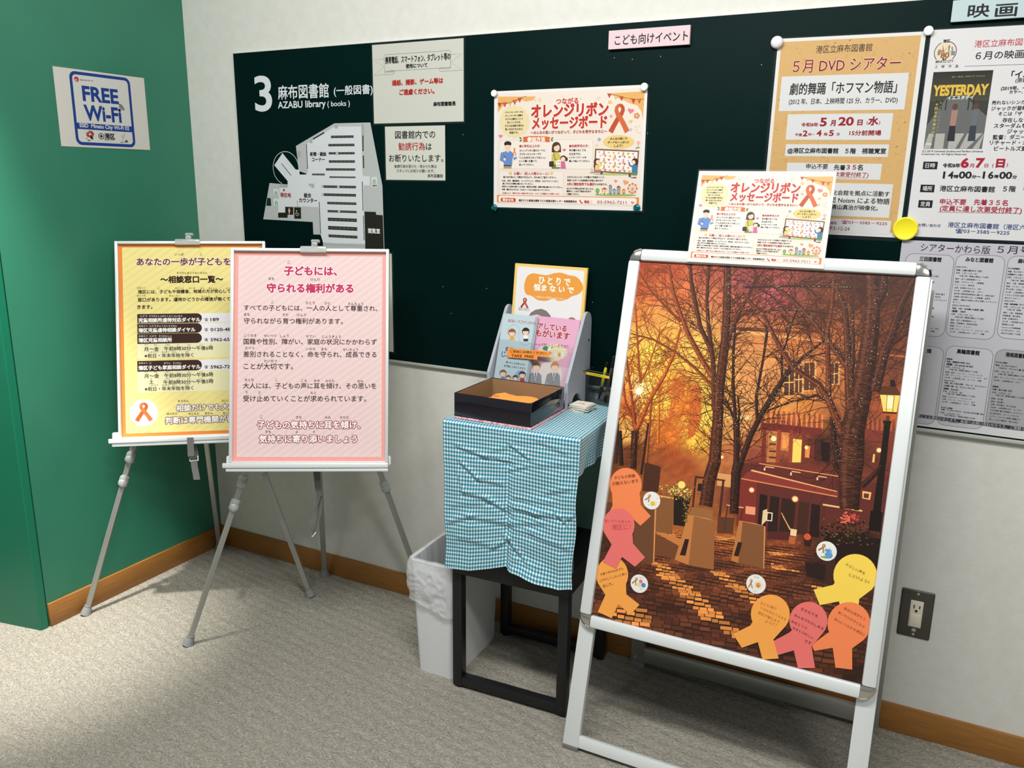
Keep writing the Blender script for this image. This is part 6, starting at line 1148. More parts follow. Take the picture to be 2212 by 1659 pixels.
# ------------------------------------------------------------------ black stool, dark green stand on it
TA = Vector((1.209, -.361, 0)); td = Vector((math.cos(math.radians(2.6)), math.sin(math.radians(2.6)), 0)); tn = Vector((-td.y, td.x, 0)); tz = Vector((0, 0, 1))
TP = lambda x, y, z: TA+td*x+tn*y+tz*z
TR_ = Matrix((td, tn, tz)).transposed()
def lbox(bm, x0, x1, y0, y1, z0, z1, bev=0): box(bm, TP((x0+x1)/2, (y0+y1)/2, (z0+z1)/2), (x1-x0, y1-y0, z1-z0), bev, TR_)
t = thing('stool_table', 'square black metal stool table under the gingham cloth', 'side table', TP(.159, .155, 0))
BMt = M['black_metal']; W2, D2, ZS = .318, .312, .385
for x in (0, W2-.026):
    for y in (0, D2-.026):
        bm = bm_new(); lbox(bm, x, x+.026, y, y+.026, .006, .327, .0015); lg = obj('leg', bm, BMt, t)
        bm = bm_new(); lathe(bm, TP(x+.013, y+.013, 0), tz, [(0, .011), (.004, .012), (.007, .011)], 18); obj('foot_pad', bm, mat('black_rubber', rgb(18, 18, 18), .7) if 'bl_rub' not in M else M['bl_rub'], lg)
for y in (0, D2-.026):
    bm = bm_new(); lbox(bm, .026, W2-.026, y, y+.026, .010, .033, .0012); obj('floor_rail', bm, BMt, t)
for x0, x1, y0, y1 in ((0, W2, 0, .026), (0, W2, D2-.026, D2), (0, .026, .026, D2-.026), (W2-.026, W2, .026, D2-.026)):
    bm = bm_new(); lbox(bm, x0, x1, y0, y1, .327, .372, .0012); obj('apron_rail', bm, BMt, t)
bm = bm_new(); lbox(bm, 0, W2, 0, D2, .372, ZS, .002); obj('top', bm, BMt, t)
ZT2 = .733
M['dk_green'] = mat('dark_green_board_box', rgb(112, 152, 140), .55)
bxs = thing('open_stand', 'dark green open-sided stand on the black stool under the cloth', 'stand', TP(.158, .2, ZS))
bm = bm_new(); lbox(bm, -.012, .318, .29, .302, ZS, ZT2-.014); obj('back_panel', bm, M['dk_green'], bxs)
for x_ in (-.012, .298):
    bm = bm_new(); lbox(bm, x_, x_+.02, .006, .026, ZS, ZT2-.014); obj('post', bm, M['dk_green'], bxs)
bm = bm_new(); lbox(bm, -.012, .328, .004, .302, ZT2-.014, ZT2-.0015, .001); obj('top_panel', bm, M['dk_green'], bxs)
# ------------------------------------------------------------------ gingham cloth: top, long front drop, short right drop
def gingham():
    m = bpy.data.materials.new('blue_gingham'); m.use_nodes = True; t = m.node_tree; p = t.nodes['Principled BSDF']; p.inputs['Roughness'].default_value = .85; p.inputs['Sheen Weight'].default_value = .15
    uv = nd(m, 'ShaderNodeUVMap'); sp = nd(m, 'ShaderNodeSeparateXYZ'); L = t.links.new; L(uv.outputs[0], sp.inputs[0]); outs = []
    for i in (0, 1):
        a = nd(m, 'ShaderNodeMath', operation='DIVIDE'); a.inputs[1].default_value = (.0077, .0096)[i]; L(sp.outputs[i], a.inputs[0])
        f = nd(m, 'ShaderNodeMath', operation='FRACT'); L(a.outputs[0], f.inputs[0])
        g = nd(m, 'ShaderNodeMath', operation='GREATER_THAN'); g.inputs[1].default_value = .47; L(f.outputs[0], g.inputs[0]); outs.append(g)
    ad = nd(m, 'ShaderNodeMath', operation='ADD'); L(outs[0].outputs[0], ad.inputs[0]); L(outs[1].outputs[0], ad.inputs[1])
    r = nd(m, 'ShaderNodeValToRGB'); r.color_ramp.interpolation = 'CONSTANT'; e = r.color_ramp.elements; e[0].color = (*rgb(232, 238, 236), 1); e[1].position = .25; e[1].color = (*rgb(112, 170, 186), 1); n = e.new(.75); n.color = (*rgb(28, 108, 136), 1)
    h = nd(m, 'ShaderNodeMath', operation='MULTIPLY'); h.inputs[1].default_value = .5; L(ad.outputs[0], h.inputs[0]); L(h.outputs[0], r.inputs[0]); L(r.outputs[0], p.inputs['Base Color'])
    no = nd(m, 'ShaderNodeTexNoise'); no.inputs['Scale'].default_value = 900; b = nd(m, 'ShaderNodeBump'); b.inputs['Strength'].default_value = .25; b.inputs['Distance'].default_value = .0008; tc = nd(m, 'ShaderNodeTexCoord'); L(tc.outputs['Object'], no.inputs['Vector']); L(no.outputs['Fac'], b.inputs['Height']); L(b.outputs[0], p.inputs['Normal'])
    return m
X0, X1, YF, YB = -.018, .334, -.004, .305
def fpx(x, y): q = hit(x, y, TP(0, YF-.008, 0), tn)-TA; return q.dot(td), q.z
CK = (940, 860, 3.95)
wr = []
for a, b, A_, sg in (((370, 255), (180, 285), .004, .006), ((400, 250), (590, 300), .004, .006), ((205, 410), (420, 490), .006, .007), ((420, 490), (620, 520), .004, .007), ((650, 400), (780, 495), .006, .006), ((640, 350), (900, 370), .004, .008), ((900, 370), (1090, 450), .005, .008), ((500, 440), (640, 410), .003, .007), ((640, 610), (760, 585), .004, .006), ((560, 520), (650, 545), .004, .005), ((240, 560), (370, 680), .007, .007), ((370, 680), (560, 725), .005, .008), ((205, 660), (250, 800), .004, .007), ((250, 790), (450, 850), .006, .009), ((450, 850), (640, 960), .007, .008), ((640, 910), (860, 975), .007, .009), ((860, 975), (1130, 1010), .006, .009), ((700, 840), (980, 890), .004, .008), ((130, 1040), (300, 1000), .005, .008), ((300, 1000), (640, 1060), .005, .009), ((660, 1060), (900, 1060), .004, .008), ((840, 1150), (1130, 1270), .005, .01), ((620, 1190), (770, 1360), .007, .007), ((490, 1270), (620, 1200), .006, .007), ((640, 1090), (820, 1140), .004, .008), ((220, 1180), (480, 1240), .004, .01), ((1050, 990), (1110, 1060), .006, .005), ((1110, 1050), (1170, 1010), .004, .005), ((690, 1370), (900, 1430), .004, .009), ((960, 800), (1140, 770), .004, .008), ((150, 900), (380, 880), .003, .01), ((900, 560), (1140, 560), .003, .01)):
    p = fpx(CK[0]+a[0]/CK[2], CK[1]+a[1]/CK[2]); q = fpx(CK[0]+b[0]/CK[2], CK[1]+b[1]/CK[2]); wr.append((p, q, A_, sg))
hem = [fpx(CK[0]+x/CK[2], CK[1]+y/CK[2]) for x, y in ((120, 1440), (320, 1468), (500, 1450), (630, 1430), (645, 1465), (760, 1500), (900, 1560), (1080, 1625), (1200, 1622))]
def hemz(x):
    if x <= hem[0][0]: return hem[0][1]
    for (a, za), (b, zb_) in zip(hem, hem[1:]):
        if x <= b: return za+(zb_-za)*(x-a)/max(b-a, 1e-6)
    return hem[-1][1]
def wrinkle(x, z):
    d_ = 0
    for p, q, A_, sg in wr:
        ax, az = q[0]-p[0], q[1]-p[1]; l2 = ax*ax+az*az; t_ = ((x-p[0])*ax+(z-p[1])*az)/l2; e = max(0, -t_, t_-1)*math.sqrt(l2); tt = max(0, min(1, t_))
        dx, dz = x-p[0]-ax*tt, z-p[1]-az*tt; l = math.sqrt(l2); s_ = (dx*az-dz*ax)/l; f = math.exp(-(e/.012)**2)
        g = s_/sg*1.15
        d_ += A_*f*(math.exp(-g*g) - .75*math.exp(-(g-1.5)**2))*.85
    return d_*.55
from mathutils import noise as mnoise
bm = bm_new(); uvl = bm.loops.layers.uv.new('UVMap'); RAD = .006
def strip(fn, nx, ny, uvf):
    V = [[bm.verts.new(fn(i/nx, j/ny)) for i in range(nx+1)] for j in range(ny+1)]
    for j in range(ny):
        for i in range(nx):
            f = bm.faces.new((V[j][i], V[j][i+1], V[j+1][i+1], V[j+1][i]))
            for lp, (a, b) in zip(f.loops, ((i, j), (i+1, j), (i+1, j+1), (i, j+1))): lp[uvl].uv = uvf(a/nx, b/ny)
XC = fpx(CK[0]+636/CK[2], CK[1]+900/CK[2])[0]
def front(a, b):
    x = X0+(X1+.004-X0)*a
    if b < .03:
        th = b/.03*math.pi/2; y, z = YF+RAD-RAD*math.sin(th)-.006*math.sin(th), ZT2-RAD+RAD*math.cos(th)
    else:
        f = (b-.03)/.97; zt = ZT2-RAD; z = zt+(hemz(x+.006)-zt)*f
        w = wrinkle(x, z)*min(1, f*10); cr = -.006*math.exp(-((x-XC)/.007)**2)*min(1, f*2)
        lowflap = .012*max(0, f-.86)/.14*math.exp(-((x-XC-.07)/.05)**2)+(.004*max(0, f-.9)/.1 if x > XC else 0)
        n_ = mnoise.noise(Vector((x*16, z*16, 0)))*.003*min(1, f*4)
        ex = .004*math.sin(z*38+1)*f*(abs(a-.5)*2)**6
        x += ex*(1 if a > .5 else -.5)+.010*f*(1 if a < .12 else 0)*(1-a/.12)-(.006*f*(a-.9)/.1 if a > .9 else 0)
        y = YF-.006-w-cr-lowflap-n_-.008*f
        y = min(y, -.0025)
    return TP(x, y, z)
strip(front, 200, 220, lambda a, b: (X0+(X1-X0)*a, -b*.375))
def top(a, b): return TP(X0+(X1-.003-X0)*a, YF+RAD+(YB-YF-RAD)*b, ZT2+.0003*math.sin(a*20)*math.sin(b*15))
strip(top, 40, 40, lambda a, b: (X0+(X1-X0)*a, (YB-YF)*b))
def rightd(a, b):
    y = YF-.003+(YB-YF+.003)*a
    if b < .12:
        th = b/.12*math.pi/2; x, z = X1-.003+RAD*math.sin(th), ZT2-RAD+RAD*math.cos(th)
    else:
        f = (b-.12)/.88; z = ZT2-RAD-f*(.088-.012*a); x = X1+RAD-.003+.004*f*math.sin(a*24)*min(1, a*4)+.003*math.sin(a*9+f*3)*f*min(1, a*4)-.004*f
    return TP(x, y, z)
strip(rightd, 60, 24, lambda a, b: (X1+.095*b, (YB-YF)*a))
bmesh.ops.remove_doubles(bm, verts=bm.verts, dist=.00005)
cl = obj('tablecloth', bm, gingham(), angle=80, loc=TP(.159, .15, ZT2)); md = cl.modifiers.new('thick', 'SOLIDIFY'); md.thickness = .0009; md.offset = 1
tag(cl, 'crumpled blue and white gingham cloth hanging down the front of the stand', 'tablecloth')
ZC = ZT2+.0012
# ------------------------------------------------------------------ black tray with paper ribbons
bx = [1.2075, 1.4165, -.345, -.155]
t = thing('open_box', 'glossy black open-topped box with a red and white edging strip on the gingham cloth', 'box', (1.31, -.25, ZC))
M['gloss_black'] = mat('glossy_black_acrylic', rgb(20, 18, 28), .06, coat=.5)
x0, x1, y0, y1 = bx; hb, th = .0585, .0022; zb = ZC+.005
bm = bm_new(); box(bm, ((x0+x1)/2, (y0+y1)/2, zb+.001), (x1-x0, y1-y0, .002)); obj('bottom', bm, M['gloss_black'], t)
for c, s_ in ((((x0+x1)/2, y0+th/2), (x1-x0, th)), (((x0+x1)/2, y1-th/2), (x1-x0, th)), ((x0+th/2, (y0+y1)/2), (th, y1-y0-2*th)), ((x1-th/2, (y0+y1)/2), (th, y1-y0-2*th))):
    bm = bm_new(); box(bm, (*c, zb+.002+hb/2-.001), (*s_, hb-.002), .0004); obj('side', bm, M['gloss_black'], t)
REFLECT = mat('brown_painted_reflection', rgb(150, 118, 84), .25)  # brown reflection in the black sides, put into the colour of added inner panels
for c, s_ in ((((x0+x1)/2, y1-th-.0006), (x1-x0-2*th, .0008)), (((x0+x1)/2, y0+th+.0006), (x1-x0-2*th, .0008)), ((x0+th+.0006, (y0+y1)/2), (.0008, y1-y0-2*th-.003)), ((x1-th-.0006, (y0+y1)/2), (.0008, y1-y0-2*th-.003))):
    bm = bm_new(); box(bm, (*c, zb+.002+hb/2-.0015), (*s_, hb-.004)); obj('reflection_panel', bm, REFLECT, t, smooth=False)
M['braid'] = noise_mat('red_white_braid', rgb(176, 44, 84), rgb(236, 206, 212), .8, 120, (1, 1, .2))
for c, s_ in ((((x0+x1)/2, y0-.0008), (x1-x0+.006, .0055)), (((x0+x1)/2, y1), (x1-x0+.006, .005)), ((x0, (y0+y1)/2), (.005, y1-y0-.006)), ((x1, (y0+y1)/2), (.0055, y1-y0-.006))):
    bm = bm_new(); box(bm, (*c, ZC+.0025), (*s_, .005), .001); obj('edging', bm, M['braid'], t)
M['zig'] = mat('white_thread', rgb(240, 224, 228), .8)
bm = bm_new(); n = 46; tube(bm, [(x0-.002+(x1-x0+.004)*i/n, y0-.0038, ZC+(.0012 if i % 2 else .0036)) for i in range(n+1)], .0004, 5); n = 40; tube(bm, [(x1+.0031, y0+(y1-y0)*i/n, ZC+(.0012 if i % 2 else .0036)) for i in range(n+1)], .0004, 5); obj('zigzag', bm, M['zig'], t)
def loose(cx, cy, z, rot, col, label, tilt=0, k=.034):
    s = Sheet((cx, cy, z), (math.cos(rot), math.sin(rot), 0), (-math.sin(rot)*math.cos(tilt), math.cos(rot)*math.cos(tilt), math.sin(tilt)), .01, .01, col, .0004)
    head = [(k*math.cos(math.radians(a)), k*1.08*math.sin(math.radians(a))) for a in range(-36, 217, 12)]
    s.outline = head+[(-k*.64, -k*1.15), (-k*1.3, -k*2.05), (-k*.55, -k*2.6), (0, -k*1.9), (k*.55, -k*2.6), (k*1.3, -k*2.05), (k*.64, -k*1.15)]
    tag(s.mesh('ribbon_note', M['paper']), label, 'note card', 'paper ribbons in the black box')
zc = zb+.003
loose(1.300, -.262, zc+.004, 2.0, PK, 'pink paper ribbon at the bottom of the black box'); loose(1.275, -.245, zc+.010, 2.3, OG, 'dark orange paper ribbon lying askew in the black box', .05); loose(1.312, -.207, zc+.016, 1.7, PK, 'coral paper ribbon near the back of the black box', .05)
loose(1.285, -.225, zc+.026, 1.2, OG, 'orange paper ribbon with its legs to the right in the black box', .04); loose(1.352, -.253, zc+.036, -1.5, YO, 'large amber paper ribbon on top of the pile in the black box', .0)
# ------------------------------------------------------------------ leaflet rack
F0 = Vector((1.4165, -.1415, ZC)); rt = math.radians(3.5); rx = Vector((math.cos(rt), -math.sin(rt), 0)); ry = Vector((math.sin(rt), math.cos(rt), 0)); rz = Vector((0, 0, 1))
RWD = .236
RP = lambda x, y, z: F0+rx*(x-RWD)+ry*y+rz*z      # x 0..RWD from left to right panel
rack = thing('leaflet_rack', 'grey two-tier leaflet rack with clear fronts on the gingham cloth', 'leaflet rack', RP(RWD/2, .06, 0))
M['rack'] = mat('pale_grey_rack', rgb(168, 172, 182), .5, bump=(60, .12, .0006, (1, 1, .2)))
prof = [(0, 0), (.012, 0), (.014, .006)]+[(.05+.026*math.cos(a), .004+.03*math.sin(a)) for a in [math.pi-i*math.pi/8 for i in range(1, 8)]]+[(.086, .006), (.088, 0), (.118, 0), (.124, .05), (.126, .205)]+[(.104+.022*math.cos(a), .212+.028*math.sin(a)) for a in [i*math.pi*.78/8 for i in range(0, 9)]]+[(.002, .074), (0, .07)]
for x in (0, RWD+.0):
    bm = bm_new(); prism(bm, [RP(x-.004, y, z) for y, z in prof], rx, .008); sp_ = obj('side_panel', bm, M['rack'], rack, smooth=False)
    for y, z in ((.006, .012), (.09, .085), (.112, .165)):
        bm = bm_new(); lathe(bm, RP(x+.004, y, z), rx, [(0, .0035), (.0008, .003), (.001, 0)], 12); obj('screw', bm, mat('dark_screw', rgb(70, 70, 74), .4, .6), sp_)
SL = (.165, .985)   # slope of the leaflets: leaning back
def rsheet(x, yb, zb_, w, h, col, lean=21, thick=.0012, yaw=0):
    l = math.radians(lean); up = ry*math.sin(l)+rz*math.cos(l); o = RP(x, yb, zb_)+up*h/2; return Sheet(o, rx, up, w, h, col, thick)
def rpanel(name, x0, x1, yb, zb_, h, lean, th_, m):
    l = math.radians(lean); up = ry*math.sin(l)+rz*math.cos(l); bm = bm_new(); c = RP((x0+x1)/2, yb, zb_)+up*h/2; box(bm, c, (x1-x0, th_, h), 0, Matrix((rx, rx.cross(up)*-1, up)).transposed()); return obj(name, bm, m, rack, smooth=False)
rpanel('back_panel', .004, RWD-.004, .090, .045, .19, 7, .004, M['rack'])
rpanel('tier_panel', .004, RWD-.004, .038, .014, .15, 16, .003, M['rack'])
bm = bm_new(); box(bm, RP(RWD/2, .022, .014), (RWD-.008, .032, .004), 0, Matrix((rx, ry, rz)).transposed()); obj('shelf', bm, M['rack'], rack)
bm = bm_new(); box(bm, RP(RWD/2, .079, .05), (RWD-.008, .024, .004), 0, Matrix((rx, ry, rz)).transposed()); obj('shelf', bm, M['rack'], rack)
rpanel('clear_front', .004, RWD-.004, .003, .012, .148, 16, .0015, M['acrylic'])
rpanel('clear_front', .004, RWD-.004, .070, .05, .165, 6, .0015, M['acrylic'])
# ---- tall yellow-edged booklets at the back
KQ = (940, 560, 4.367)
for i in range(3):
    s = rsheet(.1215, .085-.003*i, .053, .216, .30, (246, 206, 118), 6.5, .0014)
    if i == 2:
        s.k = KQ; s.urect(-.1, -.145, .1, .143, (236, 235, 236), 1, .004)
        cu_ = s.uv(1115, 262)
        pts = [(840, 275), (850, 200), (880, 150), (930, 133), (1000, 145), (1060, 150), (1120, 132), (1190, 128), (1260, 150), (1330, 165), (1385, 225), (1392, 285), (1350, 330), (1290, 350), (1230, 385), (1160, 392), (1110, 372), (1050, 392), (970, 385), (910, 345), (860, 330)]
        s.poly(smooth(pts), (236, 160, 68), 2); W3 = (250, 244, 232)
        s.txt('ひ と り で', 978, 1272, 207, W3, .03, 4, h=70); s.txt('悩ま な い で', 928, 1305, 278, W3, .03, 4, h=62); s.txt('～悩まない子育てはありません～', 940, 1252, 352, W3, .0, 4, rot=28)
        ribbon(s, 845, 412, 76, 92, (190, 88, 66), 3)
        for y in (462, 472, 482): s.txt('※相談は無料です。秘密は守られます', 785, 890, y, (120, 120, 120), 0, 3)
        HR, LN = (128, 120, 116), (60, 56, 56)
        s.poly([(885, 545), (905, 505), (950, 478), (1005, 470), (1050, 490), (1085, 530), (1095, 575), (1100, 640), (1075, 640), (1060, 570), (1040, 545), (1000, 535), (960, 520), (920, 528)], HR, 4); s.ell(990, 580, 80, 60, SK, 3); s.line([(880, 545), (905, 505), (950, 478), (1005, 470), (1050, 490), (1085, 530), (1095, 575)], LN, .0009, 5)
        s.poly([(1165, 640), (1170, 590), (1200, 568), (1260, 570), (1310, 600), (1330, 640)], (246, 240, 232), 3); s.ell(1290, 578, 38, 30, (150, 122, 108), 4); s.line([(1165, 620), (1172, 588), (1205, 570), (1255, 578)], LN, .0009, 5)
    o = s.mesh('booklet', M['paper'])
    tag(o, 'front booklet with white cover and orange cloud title at the back of the rack' if i == 2 else 'yellow-edged booklet behind the front one in the rack', 'booklet', 'tall booklets at the back of the rack')
# ---- pink leaflets, right half of the front tier
for i in range(3):
    s = rsheet(.155+.0008*(2-i), .030-.003*i, .017, .148, .21, (232, 176, 206), 16, .0016)
    if i == 2:
        s.k = KQ; a = s.w/2; s.add([(-a, -.105), (a, -.105), (a, -.02), (-a, -.02)], [rgb(232, 206, 214), rgb(236, 190, 214), rgb(238, 196, 216), rgb(236, 208, 218)], 1)
        s.ell(1080, 1090, 120, 130, (240, 226, 224), 2, 24)
        CR2 = (176, 52, 66)
        s.txt('家族をケアしている', 740, 1240, 628, CR2, .03, 5, halo=(250, 240, 240), hw=.05); s.txt('子どもがいます', 815, 1268, 702, CR2, .03, 5, halo=(250, 240, 240), hw=.05); s.txt('ヤングケアラーって知っていますか？', 760, 1252, 790, (150, 70, 90), 0, 4, rot=34)
        cloudy(s, 1105, 880, 138, 78, (238, 226, 190), 3); s.ell(1045, 842, 32, 20, (70, 130, 120), 4); s.ell(1078, 850, 18, 18, (244, 240, 230), 5); s.line([(1095, 840), (1110, 828)], (50, 90, 70), .002, 5); s.poly([(1120, 880), (1155, 878), (1160, 920), (1125, 922)], (244, 236, 214), 4); s.poly([(1158, 885), (1185, 882), (1183, 918), (1160, 920)], (226, 160, 100), 4); s.poly([(1188, 872), (1222, 876), (1216, 922), (1184, 920)], (246, 238, 226), 4); s.ell(1085, 885, 16, 14, (226, 160, 150), 4)
        # two figures in grey suits
        for cx, hc_ in ((1112, (206, 140, 90)), (938, (150, 120, 80))):
            s.ell(cx+18, 1010, 40, 44, hc_, 4); s.ell(cx+18, 1028, 33, 36, SK, 5); s.poly([(cx-20, 1010), (cx-8, 985), (cx+40, 984), (cx+56, 1012), (cx+20, 1000)], hc_, 6)
            GY = (150, 150, 156); s.poly([(cx-55, 1085), (cx-20, 1070), (cx+40, 1070), (cx+60, 1090), (cx+48, 1250), (cx-50, 1250)], GY, 4); s.line([(cx-48, 1090), (cx-74, 1200)], GY, .006, 4); s.line([(cx+55, 1095), (cx+58, 1205)], GY, .006, 4); s.poly([(cx-8, 1068), (cx+28, 1068), (cx+8, 1150)], (240, 236, 236), 5); s.poly([(cx+4, 1072), (cx+16, 1072), (cx+12, 1128), (cx+6, 1128)], (70, 90, 140), 6)
            for y in (1165, 1200): s.ell(cx-2, y, 4, 4, (90, 90, 96), 6, 8)
            s.line([(cx-20, 1072), (cx+2, 1150)], (110, 110, 116), .0006, 6); s.line([(cx+38, 1072), (cx+14, 1150)], (110, 110, 116), .0006, 6)
    o = s.mesh('leaflet', M['lam'])
    tag(o, 'front pink leaflet with a suited figure in the right half of the rack' if i == 2 else 'pink leaflet behind the front pink one in the rack', 'leaflet', 'pink leaflets in the rack')
# ---- narrow pale blue leaflets, left half
for i in range(4):
    s = rsheet(.056+.0012*(3-i), .0165-.0025*i, .017, .099, .21, (196, 216, 224), 16, .0014)
    if i == 3:
        s.k = KQ; s.txt('毎日楽しくすごせていますか？', 685, 950, 592, (196, 110, 130), .01, 4, h=30)
        for cx, cy, hc_, dc in ((725, 700, (150, 96, 56), (226, 176, 80)), (855, 690, (50, 44, 44), (244, 244, 240))):
            s.ell(cx, cy-10, 36, 36, hc_, 4); s.ell(cx, cy-4, 28, 28, SK, 5); s.poly([(cx-32, cy-12), (cx-10, cy-40), (cx+30, cy-30), (cx+30, cy-12)], hc_, 6); s.poly([(cx-16, cy+24), (cx+16, cy+24), (cx+24, cy+62), (cx-22, cy+62)], dc, 5); s.line([(cx-16, cy+28), (cx-42, cy+22)], SK, .0016, 5); s.line([(cx+16, cy+28), (cx+42, cy+24)], SK, .0016, 5); s.line([(cx-8, cy+62), (cx-10, cy+84)], SK, .0016, 5); s.line([(cx+8, cy+62), (cx+4, cy+84)], SK, .0016, 5)
            for dx in (-9, 9): s.ell(cx+dx, cy-4, 2.5, 3, (60, 40, 40), 7, 6)
            if cy == 690: s.poly([(cx-22, cy+60), (cx+24, cy+60), (cx+22, cy+84), (cx-20, cy+84)], (60, 60, 70), 6)
        c0 = s.uv(740, 680); rad = abs(s.uv(796, 680)[0]-c0[0]); s.uline([(c0[0]+rad*math.cos(a*.2), c0[1]+rad*math.sin(a*.2)) for a in range(-3, 20)], (190, 150, 160), .0006, 3)
        c0 = s.uv(850, 752); s.uline([(c0[0]+rad*math.cos(a*.2), c0[1]+rad*.9*math.sin(a*.2)) for a in range(14, 33)], (150, 170, 190), .0006, 3)
        s.txt('勇気を出して', 660, 900, 862, (60, 70, 150), .02, 4, halo=(240, 244, 248), hw=.05); s.txt('じぶんから', 625, 880, 908, (60, 70, 150), .02, 4, halo=(240, 244, 248), hw=.05); s.txt('困ったことがあったら', 668, 848, 982, DK, .01, 4); s.txt('まず話してみてください', 648, 855, 1018, DK, .01, 4)
        s.ell(800, 1095, 45, 48, (150, 178, 222), 2); s.ell(840, 1175, 42, 40, (160, 182, 224), 2)
        for cx, cy, r_, hc_, dc in ((640, 1080, 34, (140, 92, 66), (110, 140, 200)), (690, 1125, 28, (140, 92, 66), (240, 236, 232)), (757, 1125, 28, (70, 52, 44), (244, 244, 240)), (822, 1095, 34, (60, 48, 44), (190, 50, 60))):
            s.ell(cx, cy-6, r_, r_, hc_, 4); s.ell(cx, cy, r_*.78, r_*.78, SK, 5); s.poly([(cx-r_*.85, cy-8), (cx-r_*.3, cy-r_), (cx+r_*.7, cy-r_*.8), (cx+r_*.85, cy-8), (cx, cy-r_*.45)], hc_, 6); s.poly([(cx-r_*.55, cy+r_*.75), (cx+r_*.55, cy+r_*.75), (cx+r_*.7, cy+r_*2.3), (cx-r_*.7, cy+r_*2.3)], dc, 5)
            for dx in (-.3, .3): s.ell(cx+dx*r_, cy, 2.4, 3, (60, 40, 40), 7, 6)
            s.line([(cx-r_*.4, cy+r_*.9), (cx-r_*1.1, cy+r_*.4)], SK, .0014, 5); s.line([(cx+r_*.4, cy+r_*.9), (cx+r_*1.2, cy+r_*.3)], SK, .0014, 5)
    o = s.mesh('leaflet', M['lam'])
    tag(o, 'front pale blue leaflet with skipping children in the left half of the rack' if i == 3 else 'narrow pale blue leaflet behind the front blue one in the rack', 'leaflet', 'pale blue leaflets in the rack')
# ---- orange label on the clear front
l = math.radians(16); up = ry*math.sin(l)+rz*math.cos(l); o0 = RP(RWD/2, .0012, .012)
nn = rx.cross(up)
c = sum((hit(KQ[0]+x/KQ[2], KQ[1]+y/KQ[2], o0, nn) for x, y in ((680, 837), (1078, 880), (965, 945), (683, 922))), Vector())/4
s = Sheet(c, rx, up, .02, .02, (246, 152, 62), .0006); s.k = KQ
s.outline = [s.uv(x, y) for x, y in ((680, 837), (1078, 872), (1074, 918), (968, 912), (962, 948), (683, 925))][::-1]
s.txt('ご自由にお持ちください', 705, 1042, 866, (50, 30, 30), .01, 3, h=26, rot=22); s.txt('TAKE  FREE', 718, 928, 908, (50, 30, 30), .01, 3, h=24, rot=12)
s.mesh('free_label', M['lam'], rack)['label'] = 'orange take free label'
# ------------------------------------------------------------------ little stack of white slips
c0 = floor_at(1258, 886, ZC); random.seed(4)
for i in range(9):
    a = math.radians(-8)+random.uniform(-.14, .14); e = Vector((math.cos(a), math.sin(a), 0)); c = c0+Vector((random.uniform(-.0025, .0025), random.uniform(-.0025, .0025), .0019*i+.0001))
    s = Sheet(c, e, (-e.y, e.x, 0), .047, .05, (232, 228, 216), .0015)
    if i == 8:
        s.uell(0, 0, .019, .018, (238, 224, 206), 1); s.k = (0, 0, 1); s.uline([(-.012, -.006), (-.002, .004), (.006, .006), (.002, -.002), (-.006, -.001)], (206, 130, 90), .003, 2); s.uline([(.0, .0), (.012, -.006)], (206, 130, 90), .003, 2)
    o = s.mesh('paper_slip', M['paper'])
    tag(o, 'top white slip with a small ribbon print on the stack beside the rack' if i == 8 else 'plain white slip in the small stack beside the rack', 'paper slip', 'stack of white slips')
# ------------------------------------------------------------------ smoky pen cup with three pens
pc0 = floor_at(1263, 868, ZC); dx_ = floor_at(1313, 879, ZC)-pc0; px_ = dx_.normalized(); wq = .078; py_ = Vector((-px_.y, px_.x, 0)); dq = .058
hq = hit(1262, 798, pc0, py_).z-ZC
CP = lambda x, y, z: pc0+px_*x+py_*y+rz*z; CRm = Matrix((px_, py_, rz)).transposed()
cup = thing('pen_cup', 'square smoky plastic pen cup with a yellow label strip, beside the leaflet rack', 'pen cup', CP(wq/2, dq/2, 0))
def cb(name, x0, x1, y0, y1, z0, z1, m, par): bm = bm_new(); box(bm, CP((x0+x1)/2, (y0+y1)/2, (z0+z1)/2), (x1-x0, y1-y0, z1-z0), 0, CRm); return obj(name, bm, m, par, smooth=False)
for a in ((0, wq, 0, .0018), (0, wq, dq-.0018, dq), (0, .0018, .0018, dq-.0018), (wq-.0018, wq, .0018, dq-.0018)): cb('side', *a, .0018, hq, M['smoke'], cup)
cb('bottom', 0, wq, 0, dq, 0, .0018, M['smoke'], cup)
M['rim'] = mat('dark_clear_rim', rgb(80, 84, 86), .2)
bm = bm_new(); tube(bm, [CP(0, 0, hq), CP(wq, 0, hq), CP(wq, dq, hq), CP(0, dq, hq), CP(0, 0, hq)], .0009, 6); obj('rim', bm, M['rim'], cup)
s = Sheet(CP(wq*.5, -.0004, hq-.0085), px_, rz, wq*.95, .0072, (246, 226, 50), .0003); s.utxt('子ども家庭支援センター', 0, 0, .05, (70, 60, 20), 0, 1, .0036); s.mesh('yellow_strip', M['lam'], cup)['label'] = 'yellow label strip'
def pen(a, b, r, segs, label):
    a, b = Vector(a), Vector(b); d = (b-a).normalized(); L_ = (b-a).length
    t = thing('pen', label, 'pen', a, 'pens in the smoky cup')
    for nm, f0, f1, k, m in segs: bm = bm_new(); lathe(bm, a+d*L_*f0, d, [(0, r*k*.7), (L_*(f1-f0)*.08, r*k), (L_*(f1-f0)*.92, r*k), (L_*(f1-f0), r*k*.7)], 14); obj(nm, bm, m, t)
yp, bp, sp2 = mat('yellow_pen', rgb(236, 212, 40), .3), mat('black_pen', rgb(26, 26, 28), .3), mat('pen_grip', rgb(70, 66, 60), .5)
tip = CP(.024, .030, .006); topx = hit(1312, 782, CP(.06, .03, 0), py_)
